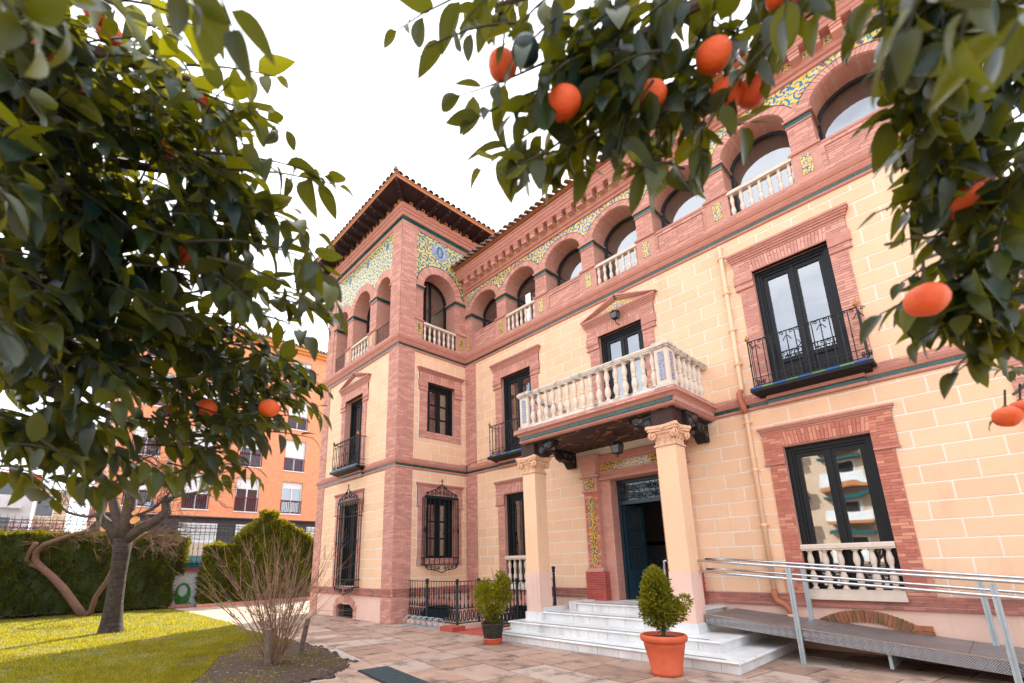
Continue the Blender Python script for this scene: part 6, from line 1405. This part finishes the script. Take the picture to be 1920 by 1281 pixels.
# ------------------------------------------------------------------ bare trees and shrub on the lawn
def twiggy(mb, p, d, L, depth, r):
    d = d / np.linalg.norm(d); q = p + d * L * .5 + np.random.randn(3) * L * .05; e = p + d * L + np.random.randn(3) * L * .08 + np.array([0, 0, -.02 * L])
    mb.tube([p, q, e], [r, r * .8, r * .5], 4)
    if depth > 0:
        for k in range(RN.choice((2, 3, 3))):
            t = RN.uniform(.3, 1); s = p + (e - p) * t; nd = d + np.random.randn(3) * .55; twiggy(mb, s, nd, L * RN.uniform(.45, .75), depth - 1, r * .6)
    else: mb.ball(e, r * 2.2, 4)
DT = float((np.array([-4.8, -8.66, 0]) - CAM) @ cF)
pt = thing('plum_tree', 'pruned bare grey tree with knobbly cut limbs on the lawn', 'tree', (-4.8, -8.66, 0))
def A(px, py, dd=0): return at(px, py, DT + dd)
S_ = DT / FPX
mb = MB(); M['ringbark'] = pm('ringed_bark', (.11, .080, .068), (.055, .040, .036), .9, 8, 0, 1.0, 30, dirt=((.25, .20, .17), 12, .58, .6)); streak_src = None
mb.tube([A(207, 1190), A(208, 1178), A(210, 1160), A(214, 1130), A(221, 1080), A(228, 1035), A(231, 1008)], [23 * S_, 19 * S_, 16.5 * S_, 14 * S_, 13 * S_, 14 * S_, 15 * S_], 14)
n = N(M['ringbark']); pb_ = [x for x in M['ringbark'].node_tree.nodes if x.type == 'BSDF_PRINCIPLED'][0]; ps_ = n('NewGeometry').outputs['Position']; rg_ = n('TexNoise', {'Vector': n('Mapping', {'Vector': ps_, 'Scale': (2.5, 2.5, 26)}).outputs[0], 'Scale': 1., 'Detail': 6, 'Roughness': .7}).outputs[0]
bb_ = n('Bump', {'Strength': 1., 'Distance': .05, 'Height': rg_}); M['ringbark'].node_tree.links.new(bb_.outputs[0], pb_.inputs['Normal'])
M['ringbark'].node_tree.links.new(mixc(n, ramp(n, rg_, (.40, .0), (.62, .75)), pb_.inputs['Base Color'].links[0].from_socket, (.030, .022, .020)), pb_.inputs['Base Color'])
trk = part('trunk', mb, 'ringbark', pt, smooth=True)
limbs = [([(222, 1015), (208, 990), (190, 972), (187, 965)], 11, 7), ([(226, 1010), (224, 985), (216, 955), (210, 930), (208, 905)], 11, 6), ([(232, 1010), (238, 975), (244, 940), (247, 912), (258, 906), (276, 902)], 12, 6), ([(236, 1012), (262, 992), (290, 978), (312, 960), (312, 938)], 10, 8), ([(232, 1005), (244, 985), (252, 968)], 9, 7)]
for k, (pp, r0, r1) in enumerate(limbs):
    P_ = [A(x, y, (k - 2) * .12 * i / len(pp)) for i, (x, y) in enumerate(pp)]; n = len(P_)
    lo = part('limb', MB().tube(P_, [(r0 + (r1 - r0) * i / (n - 1)) * S_ for i in range(n)], 10).ball(P_[-1], r1 * S_ * 1.15, 8), 'bark', pt, smooth=True)
br = MB()
for pp, r in (([(187, 966), (160, 969), (130, 962), (112, 950), (104, 943)], 3.2), ([(312, 940), (330, 930), (360, 926), (400, 915), (425, 905)], 4), ([(255, 968), (285, 955), (310, 935), (320, 920)], 3), ([(276, 902), (300, 893), (330, 888), (350, 880)], 3), ([(208, 905), (180, 890), (150, 885), (120, 890)], 2.4), ([(215, 905), (240, 880), (270, 860), (300, 850)], 2.4)):
    P_ = [A(*q) for q in pp]; n = len(P_); br.tube(P_, [r * S_ * (1 - .5 * i / (n - 1)) for i in range(n)], 6)
    for i in range(1, n):
        for k in range(5): d = P_[i] - P_[i - 1]; twiggy(br, P_[i - 1] + d * RN.random(), d / np.linalg.norm(d) + np.random.randn(3) * .7, RN.uniform(.35, .9), 2, .010)
for (x, y) in ((330, 990), (345, 1005), (300, 1000)):
    for k in range(6): twiggy(br, A(x - 30, y - 5), cR * RN.uniform(.4, 1) + cU * RN.uniform(-.3, .4) + cF * RN.uniform(-.4, .4), .55, 2, .009)
for k in range(26): twiggy(br, A(RN.uniform(150, 400), RN.uniform(830, 910)), cR * RN.uniform(-1, 1) + cU * RN.uniform(-.2, .8), RN.uniform(.4, .8), 2, .009)
part('branches', br, 'bark', pt, kind='stuff')
cutm = MB()
for (x, y, r, dz) in ((197, 990, 8, 1), (253, 976, 8, 1), (253, 962, 5, 0)): c = A(x, y, -.12); f2 = cU if dz else cF; cutm.tube([c, c + cU * .015 - cF * .02], r * S_, 10)
part('cut_end', cutm, 'cutwood', pt)
DT2 = float((np.array([-12.1, -8.83, 0]) - CAM) @ cF); S2 = DT2 / FPX
def A2(px, py, dd=0): return at(px, py, DT2 + dd)
ct = thing('crooked_tree', 'crooked brown leafless tree with two low arms in front of the hedge', 'tree', (-12.1, -8.83, 0))
for pp, r0, r1 in (([(158, 1158), (145, 1140), (120, 1105), (98, 1082), (75, 1062), (66, 1050), (68, 1035), (82, 1022), (110, 1012), (140, 1002), (165, 996)], 7.5, 3.5), ([(80, 1066), (58, 1058), (50, 1048), (58, 1032), (68, 1018)], 5, 4), ([(158, 1156), (170, 1148), (180, 1118), (200, 1090), (214, 1062), (235, 1040), (255, 1012), (275, 1000)], 5, 2.5)):
    P_ = [A2(x, y) for x, y in pp]; n = len(P_); part('limb', MB().tube(P_, [(r0 + (r1 - r0) * i / (n - 1)) * S2 for i in range(n)], 9), 'redbark', ct, smooth=True)
br = MB()
for (x, y, dx) in ((165, 996, 1), (140, 1002, .6), (110, 1010, -.3), (68, 1018, -1), (60, 1020, -1), (275, 1000, 1), (265, 1005, 1), (280, 1000, .5)):
    for k in range(5): twiggy(br, A2(x, y), cR * (dx + RN.uniform(-.5, .5)) + cU * RN.uniform(-.25, .35), RN.uniform(.6, 1.3), 3, .016)
part('branches', br, 'redbark', ct, kind='stuff')
sb = np.array([3.28, -7.12, 0.0]); sh = thing('bare_shrub', 'leafless shrub of many thin upright stems tied to two short stakes', 'shrub', tuple(sb))
for k in range(95):
    a = RN.uniform(0, 2 * PI); sp_ = abs(RN.gauss(.25, .28)); h = RN.uniform(1.1, 2.55) * (1 - .25 * sp_); b0 = sb + np.array([math.cos(a) * .13, math.sin(a) * .13, .0])
    d = cR * math.cos(a) * sp_ * 1.3 + np.array([cF[0], cF[1], 0]) * math.sin(a) * sp_; pts_ = []
    wob = np.random.randn(3) * .03
    for i in range(6): t = i / 5; pts_.append(b0 + np.array([0, 0, h * t]) + d * h * t ** 1.3 + wob * math.sin(t * 6) + np.array([0, 0, -.12 * sp_ * t * t]))
    mb = MB().tube(pts_, [.0070 * (1 - .75 * i / 5) for i in range(6)], 5)
    for q in range(RN.randint(3, 8)):
        i = RN.randint(2, 4); dd = pts_[i + 1] - pts_[i]; dd /= np.linalg.norm(dd); dd = dd + np.random.randn(3) * .45; p0 = pts_[i]; l = RN.uniform(.12, .42); mb.tube([p0, p0 + dd * l * .5, p0 + dd * l + np.array([0, 0, .03])], [.0035, .003, .0015], 4)
    part('stem', mb, 'drytwig', sh)
for (px, py, qx, qy) in ((502, 1249, 503, 1180), (562, 1228, 578, 1160)):
    dpt = (0 + CAM[2]) / 1.0; d_ = cF + cR * (px - PPX) / FPX - cU * (py - PPY) / FPX; dd_ = -CAM[2] / d_[2]; b0 = CAM + d_ * dd_; e0 = at(qx, qy, dd_); part('stake', MB().tube([b0, (b0 + e0) / 2, e0], [.055, .050, .045], 9), 'stake', sh)
V = []
small_leaves([tuple(sb + cR * RN.uniform(-1.2, 1.0) + np.array([0, 0, RN.uniform(.5, 1.3)])) + (.12,) for k in range(14)], 90, .04, 'potleaf', sh, 'young_leaves')

# ------------------------------------------------------------------ boundary: wall, fence, hedges, hose
bw = thing('boundary_wall', 'low white garden wall with a red brick coping behind the lawn', 'wall', (-14.4, -6, 0))
part('wall_face', MB().box(FW, -14.62, -14.4, -30, 3.0, -.02, 1.50), 'white', bw)
part('coping', MB().box(FW, -14.68, -14.34, -30, 3.0, 1.50, 1.58), 'mould', bw)
y = -8.0
cpn = MB()
while y < 1: boxobj('brick', FW, -14.70, -14.32, y, y + .24, 1.585, 1.69, 'doorbrick', bw); y += .25
cpn.box(FW, -14.70, -14.32, -30, -8.0, 1.585, 1.69).box(FW, -14.70, -14.32, 1, 3, 1.585, 1.69); part('brick_coping', cpn, 'doorbrick', bw)
ff = thing('iron_fence', 'tall dark iron fence with scroll top on the white garden wall', 'fence', (-14.5, -6, 1.69))
FF = Fr((-14.5, 0, 0), (0, 1, 0), (0, 0, 1), (1, 0, 0))
for z, r in ((1.78, .014), (2.02, .012), (3.30, .014), (3.74, .014)): part('rail', MB().tube([FF.p(-16, z, 0), FF.p(1.5, z, 0)], r, 5), 'iron', ff)
y = -16.0; bar = MB().tube([(0, 0, 1.69), (0, 0, 2.55), (0, 0, 2.62), (0, 0, 2.70), (0, 0, 3.72), (0, 0, 3.92)], [.012, .012, .03, .012, .012, .003], 5)
cc = MB()
for s_ in (-1, 1):
    for z in (3.40, 3.62): bar.tube(spiral(np.array([0, s_ * .055, z]), np.array([0, s_, 0.]), np.array([0, 0, 1 if z < 3.5 else -1.]), .052, 1.25, 0, 12), .010, 4)
bar.tube([(0, .055 + .04 * math.cos(t), 1.90 + .09 * math.sin(t)) for t in np.linspace(0, 2 * PI, 9)[:-1]], .010, 4, True)
mebar = bar.mesh('bar'); mebar.materials.append(M['iron'])
while y < 1.4: meshobj('bar', mebar, ff, (-14.5, y, 0)); y += .21
def hedge(root, bxs, n, L, name='foliage', mat='hedge'):
    """clipped conifer: sprays over the surface of a few boxes (x0,x1,y0,y1,z0,z1)"""
    V = []
    core = MB()
    for (x0, x1, y0, y1, z0, z1, s) in bxs: core.box(FW, x0 + .1, x1 - .1, y0 + .1, y1 - .1, max(z0, .15), z1 - .1)
    part('core', core, 'hedge', root)
    ar = [2 * (b[1] - b[0] + b[3] - b[2]) * (b[5] - b[4]) + (b[1] - b[0]) * (b[3] - b[2]) for b in bxs]; tot = sum(ar)
    for b, a_ in zip(bxs, ar):
        m_ = int(n * a_ / tot); x0, x1, y0, y1, z0, z1, s = b; hx, hy, hz = (x1 - x0), (y1 - y0), (z1 - z0)
        w = np.array([hy * hz, hy * hz, hx * hz, hx * hz, hx * hy * 1.3]); f = np.random.choice(5, m_, p=w / w.sum()); u = np.random.rand(m_, 3)
        P = np.stack([x0 + u[:, 0] * hx, y0 + u[:, 1] * hy, z0 + u[:, 2] * hz], 1); Nn = np.zeros((m_, 3))
        for k, (ax, val, sg) in enumerate(((0, x0, -1), (0, x1, 1), (1, y0, -1), (1, y1, 1), (2, z1, 1))): q = f == k; P[q, ax] = val; Nn[q, ax] = sg
        lump = .10 * np.sin(P[:, 1] * 4.1 + P[:, 2] * 2.3) + .07 * np.sin(P[:, 1] * 9.7 - P[:, 2] * 7.1) + .05 * np.sin(P[:, 0] * 8 + P[:, 1] * 13)
        P = P + Nn * (lump[:, None] * .6 - np.random.rand(m_, 1) * .16)
        if s: P[:, 0] += 0; 
        axd = Nn * .8 + np.random.randn(m_, 3) * .45 + np.array([0, 0, .75]); axd /= np.linalg.norm(axd, axis=1)[:, None]; sd_ = np.cross(axd, np.random.randn(m_, 3)); sd_ /= np.linalg.norm(sd_, axis=1)[:, None]
        l = L * (.5 + np.random.rand(m_, 1)); V.append(np.stack([P - sd_ * l * .22, P + sd_ * l * .22, P + axd * l], 1).reshape(-1, 3))
    me = trimesh(name, np.concatenate(V) - worldloc(root)); me.materials.append(M[mat]); part(name, me, None, root, kind='stuff')
h1 = thing('clipped_hedge', 'long dark clipped conifer hedge behind the bare trees', 'hedge', (-13.6, -9, 0), 'clipped hedges along the garden wall')
hedge(h1, [(-14.2, -13.0, -20, -5.95, .12, 3.15, 0), (-14.25, -13.2, -6.3, -5.5, 1.4, 3.05, 0), (-14.2, -13.6, -8.3, -7.0, 3.0, 3.7, 0)], 85000, .11)
stm = MB()
for y in np.arange(-14, -6, .75): stm.tube([(-13.5, y, 0), (-13.5 + RN.uniform(-.1, .1), y + .1, .8)], [.05, .035], 6)
part('stem', stm, 'bark', h1)
h2 = thing('clipped_hedge', 'green hedge with a taller pointed top between the hose and the tower', 'hedge', (-13.2, -2, 0), 'clipped hedges along the garden wall')
hedge(h2, [(-14.1, -12.95, -4.75, -3.1, .15, 2.75, 0), (-14.1, -12.95, -3.4, .9, .15, 3.02, 0), *[(-14.0 + .02 * k, -13.0 - .02 * k, -3.5 + .12 * k, .2 - .20 * k, 2.9 + .13 * k, 3.15 + .13 * k, 0) for k in range(8)], (-13.8, -13.2, -2.45, -1.60, 3.7, 4.45, 0)], 110000, .10, mat='hedge2')
hs = thing('garden_hose', 'coiled bright green garden hose hanging on the white wall', 'hose', (-14.36, -5.3, .6))
for k in range(9):
    rr_ = .22 + .014 * k; zc_ = .70 - .020 * k; part('coil', MB().tube([(-14.34 + .02 * (k % 3), -5.30 + rr_ * .92 * math.cos(t), zc_ + rr_ * (1.25 + .03 * k) * math.sin(t)) for t in np.linspace(0, 2 * PI, 25)[:-1]], .020, 7, True), 'hose', hs, smooth=True)
part('loose_end', MB().tube([(-14.3, -5.1, .25), (-14.2, -4.9, .06), (-13.6, -4.6, .03), (-12.8, -4.2, .12), (-12.6, -3.6, .22)], .018, 7), 'hose', hs, smooth=True)
kb2 = thing('garden_kerb', 'low brick kerb at the foot of the hedges', 'kerb', (-12.6, -4, 0))
for i in range(26): boxobj('brick', FW, -12.85, -12.65, -5.0 + i * .25, -5.0 + i * .25 + .24, 0, .13, 'mould', kb2)
for i in range(4): boxobj('brick', FW, -13.9, -13.7, -5.9 + i * .25, -5.9 + i * .25 + .24, 0, .12, 'mould', kb2)

# ------------------------------------------------------------------ street behind
part('road', MB().poly([(-24.9, -60, -.006), (-14.7, -60, -.006), (-14.7, 40, -.006), (-24.9, 40, -.006)]), 'darkwall', kind='structure')
oa = thing('apartment_building', 'orange brick apartment block with white shutters and purple window railings', 'apartment block', (-25, 0, 0))
FO = Fr((-25, 0, 0), (0, 1, 0), (0, 0, 1), (1, 0, 0)); FS = Fr((-25, -7.95, 0), (1, 0, 0), (0, 0, 1), (0, -1, 0))
cols = [-6.4 + 3.2 * k for k in range(5)] ; cols = [-6.45, -3.25, -.05, 3.15, 6.35]; rws = [5.68, 9.03, 12.45, 15.85]
holes = [(c - .77, c + .77, z, z + 2.45) for c in cols for z in rws]
mb = MB(); wall_holes(mb, FO, -7.95, 14, 5.2, 18.95, holes); fs_h = [(-2.2 - 2.6 * k - .6, -2.2 - 2.6 * k + .6, z, z + 2.45) for k in range(6) for z in rws]
wo = part('wall', mb, 'orangewall', oa); mb = MB(); wall_holes(mb, FS, -18, 0, 5.2, 18.95, fs_h); part('side_wall', mb, 'peachwall', oa)
part('ground_floor', MB().box(FW, -43, -25.3, -7.7, 14, 0, 5.2), 'darkwall', oa); part('overhang', MB().box(FW, -43, -25.0, -7.95, 14, 5.12, 5.2), 'darkwall', oa)
part('cornice', MB().box(FW, -43, -24.75, -8.2, 14, 18.95, 19.15).box(FW, -43, -24.55, -8.4, 14, 19.15, 19.35), 'yellowband', oa)
rfo = part('roof', MB().box(FW, -43, -24.45, -8.5, 14, 19.35, 19.42), 'tile', oa)
mt = tile_mesh(.12, .4, R(15)); 
for i in range(85): meshobj('roof_tile', mt, rfo, (-24.35, -8.4 + i * .26, 19.40), PI / 2)
def awin(fr, c, z, w, shut, lit=False):
    wp = part('window', MB().box(fr, c - w, c + w, z, z + 2.45, -.42, -.40), 'dark', oa)
    part('frame', MB().box(fr, c - w, c - w + .07, z, z + 2.45, -.2, -.1).box(fr, c + w - .07, c + w, z, z + 2.45, -.2, -.1).box(fr, c - w + .07, c + w - .07, z + 2.38, z + 2.45, -.2, -.1).box(fr, c - .04, c + .04, z, z + 2.45 - shut, -.2, -.12), 'whiteframe', wp)
    part('reveal', MB().box(fr, c - w - .02, c - w, z, z + 2.45, -.4, 0.0).box(fr, c + w, c + w + .02, z, z + 2.45, -.4, 0.0).box(fr, c - w, c + w, z + 2.45, z + 2.47, -.4, 0), 'beige', wp)
    if shut > 0: part('shutter', MB().box(fr, c - w + .07, c + w - .07, z + 2.38 - shut, z + 2.38, -.17, -.14), 'whiteframe', wp)
    part('pane', MB().box(fr, c - w + .07, c + w - .07, z, z + 2.38 - shut, -.19, -.18), 'darkglass' if not lit else 'glass', wp)
    if lit: part('curtain', MB().box(fr, c - w, c + w, z, z + 2.4, -.35, -.34), 'yellowband', wp)
    part('sill', MB().box(fr, c - w - .05, c + w + .05, z - .08, z, -.4, .05), 'whiteframe', wp)
    rg = MB().box(fr, c - w, c + w, z + .95, z + 1.02, .0, .04).box(fr, c - w, c + w, z + .08, z + .12, 0, .03).box(fr, c - w, c - w + .04, z, z + 1.0, 0, .04).box(fr, c + w - .04, c + w, z, z + 1.0, 0, .04)
    for k in range(1, 12): u = c - w + 2 * w * k / 12; rg.box(fr, u - .012, u + .012, z + .1, z + .96, .005, .025)
    part('railing', rg, 'purple', wp)
sh_ = {(3.15, 15.85): 1.35, (3.15, 12.45): 1.3, (3.15, 9.03): 1.42, (3.15, 5.68): .42, (-.05, 15.85): 1.35, (-.05, 9.03): 1.0, (-.05, 5.68): .75}
for c in cols:
    for z in rws: awin(FO, c, z, .77, sh_.get((c, z), RN.choice((.5, 1.2, 1.4))), (c, z) == (3.15, 5.68))
for k in range(6):
    for z in rws[:3]: awin(FS, -2.2 - 2.6 * k, z, .6, RN.choice((.6, 1.2)))
for k, (y0, y1) in enumerate(((-4.0, -1.7), (-.5, .5), (2.6, 3.8), (4.6, 6))):
    gw = part('shop_window', MB().box(FO, y0, y1, 1.2, 4.75, -.29, -.24), 'whiteframe', oa); part('pane', MB().box(FO, y0 + .12, y1 - .12, 3.62, 4.62, -.24, -.23).box(FO, y0 + .12, y1 - .12, 1.3, 3.45, -.24, -.23), 'curtain' if k != 2 else 'whiteframe', gw)
    part('lower_pane', MB().box(FO, y0 + .14, y1 - .14, 1.32, 3.43, -.228, -.22), 'beige', gw)
pq = thing('street_sign', 'small blue street name plate on the orange brick wall', 'sign', (-24.96, -5.8, 5.8)); part('plate', MB().box(FO, -6.12, -5.55, 5.58, 5.98, 0.01, .03), 'blue', pq)
part('lettering', MB().box(FO, -6.00, -5.68, 5.86, 5.91, .031, .034).box(FO, -6.04, -5.72, 5.75, 5.80, .031, .034).box(FO, -5.96, -5.64, 5.64, 5.69, .031, .034), 'whiteframe', pq)
dmp = thing('street_container', 'dark green street container seen through the fence', 'container', (-18, -4.5, 0)); M['teal'] = pm('teal_paint', (.01, .09, .10), (.012, .075, .085), .4, 4, 0, .05)
part('body', MB().prism(Fr((-18, 0, 0), (0, 1, 0), (0, 0, 1), (1, 0, 0)), [(-5.9, .15), (-3.4, .15), (-3.3, 2.0), (-6.0, 2.0)], -.6, .6), 'teal', dmp); part('lid', MB().prism(Fr((-18, 0, 0), (1, 0, 0), (0, 0, 1), (0, -1, 0)), [(-.65, 2.0), (.65, 2.0), (.4, 2.35), (-.4, 2.4)], 3.2, 6.1), 'teal', dmp)
for y in (-5.8, -3.6):
    for x in (-18.5, -17.5): part('wheel', MB().lathe((x, y, 0), [(.12, 0), (.12, .15)], 10), 'frame', dmp)
def block(name, label, x, y0, y1, h, wallm, accent, nfl, seedy, depth=12):
    b = thing(name, label, 'apartment block', (x, (y0 + y1) / 2, 0)); fr = Fr((x, 0, 0), (0, 1, 0), (0, 0, 1), (1, 0, 0)); part('wall', MB().box(FW, x - depth, x, y0, y1, 0, h), wallm, b)
    n = max(1, int((y1 - y0) / 3.0)); st = (y1 - y0) / n
    for i in range(n):
        c = y0 + st * (i + .5); part('pilaster_strip', MB().box(fr, c - st / 2 - .12, c - st / 2 + .12, 0, h, 0, .12), accent, b)
        for f in range(nfl):
            z = 1.0 + f * (h - .6) / nfl; hh2 = (h - .6) / nfl
            w_ = part('window', MB().box(fr, c - .7, c + .7, z + .1, z + hh2 - .7, 0, .05), 'whiteframe', b); part('pane', MB().box(fr, c - .6, c + .6, z + .2, z + hh2 - .8, .05, .06), 'darkglass', w_)
            if (i + f) % 2 == 0:
                bc = part('balcony', MB().box(fr, c - 1.1, c + 1.1, z - .1, z + .05, 0, .9), wallm, b); part('balcony_front', MB().box(fr, c - 1.1, c + 1.1, z + .05, z + .9, .85, .9), 'teal' if (i % 3 == 0) else wallm, bc)
    part('roof_slab', MB().box(FW, x - depth - .2, x + .3, y0 - .2, y1 + .2, h, h + .25), accent, b); return b
M['brickred'] = pm('red_paint', (.50, .10, .06), (.46, .09, .05), .7, 4, .1, .1)
block('apartment_building', 'white apartment block with red vertical strips at the far left', -42, -22, -11.6, 9.4, 'white', 'brickred', 3, 1)
block('apartment_building', 'pale terraced block with balconies left of the orange building', -52, -16, -9.2, 9.5, 'beige', 'white', 3, 2)
# blossoming tree in the street, behind the fence
M['blossom'] = leafmat('pink_blossom', (.42, .10, .12), (.50, .22, .22), (.5, .2, .2), .6, .3, False)
bt_ = thing('blossom_tree', 'small pink blossoming tree behind the scroll fence at the far left', 'tree', (-16.5, -10.8, 0)); part('trunk', MB().tube([(-16.5, -10.8, 0), (-16.45, -10.8, 1.6), (-16.5, -10.7, 2.6)], [.09, .06, .03], 7), 'bark', bt_)
small_leaves([(-16.5, -10.8, 3.1, .6), (-16.4, -10.2, 3.3, .45), (-16.5, -11.4, 3.3, .4), (-16.4, -9.8, 3.0, .3)], 2600, .08, 'blossom', bt_)
yb = thing('street_bush', 'yellow-green bush behind the fence at the far left edge', 'bush', (-16.2, -12.6, 0)); part('trunk', MB().tube([(-16.2, -12.6, 0), (-16.2, -12.6, 2.4)], .05, 6), 'bark', yb)
small_leaves([(-16.2, -12.6, 3.0, .6), (-16.2, -11.9, 3.1, .45), (-16.2, -13.3, 2.8, .6)], 3000, .09, 'potleaf', yb)
# conifer tips over the long hedge
# houses across the street behind the viewpoint (they show in the window panes)
block('apartment_building', 'cream and orange apartment block across the street mirrored in the windows', 0, 0, 1, 1, 'beige', 'brickred', 1, 1).name = 'opposite_building'
ob = bpy.data.objects['opposite_building']
for o in list(ob.children_recursive): bpy.data.objects.remove(o)
ob.location = (16, -42, 0); ob.name = 'apartment_building'
fb = Fr((0, -36, 0), (-1, 0, 0), (0, 0, 1), (0, 1, 0)); part('wall', MB().box(FW, -8, 44, -48, -36, 0, 13), 'beige', ob)
for i in range(12):
    c = -42 + i * 4.2
    for f in range(4):
        z = 1.2 + f * 3.0; w_ = part('window', MB().box(fb, c - .9, c + .9, z + .1, z + 1.8, 0, .05), 'whiteframe', ob); part('pane', MB().box(fb, c - .8, c + .8, z + .2, z + 1.7, .05, .06), 'darkglass', w_)
        bc = part('balcony', MB().box(fb, c - 1.5, c + 1.5, z - .25, z, 0, 1.1), 'fascia', ob); part('balcony_rail', MB().box(fb, c - 1.5, c + 1.5, z, z + .8, 1.05, 1.1), 'white' if i % 2 else 'fascia', bc); part('awning', MB().box(fb, c - 1.5, c + 1.5, z + 2.0, z + 2.3, 0, .8), 'teal', bc)
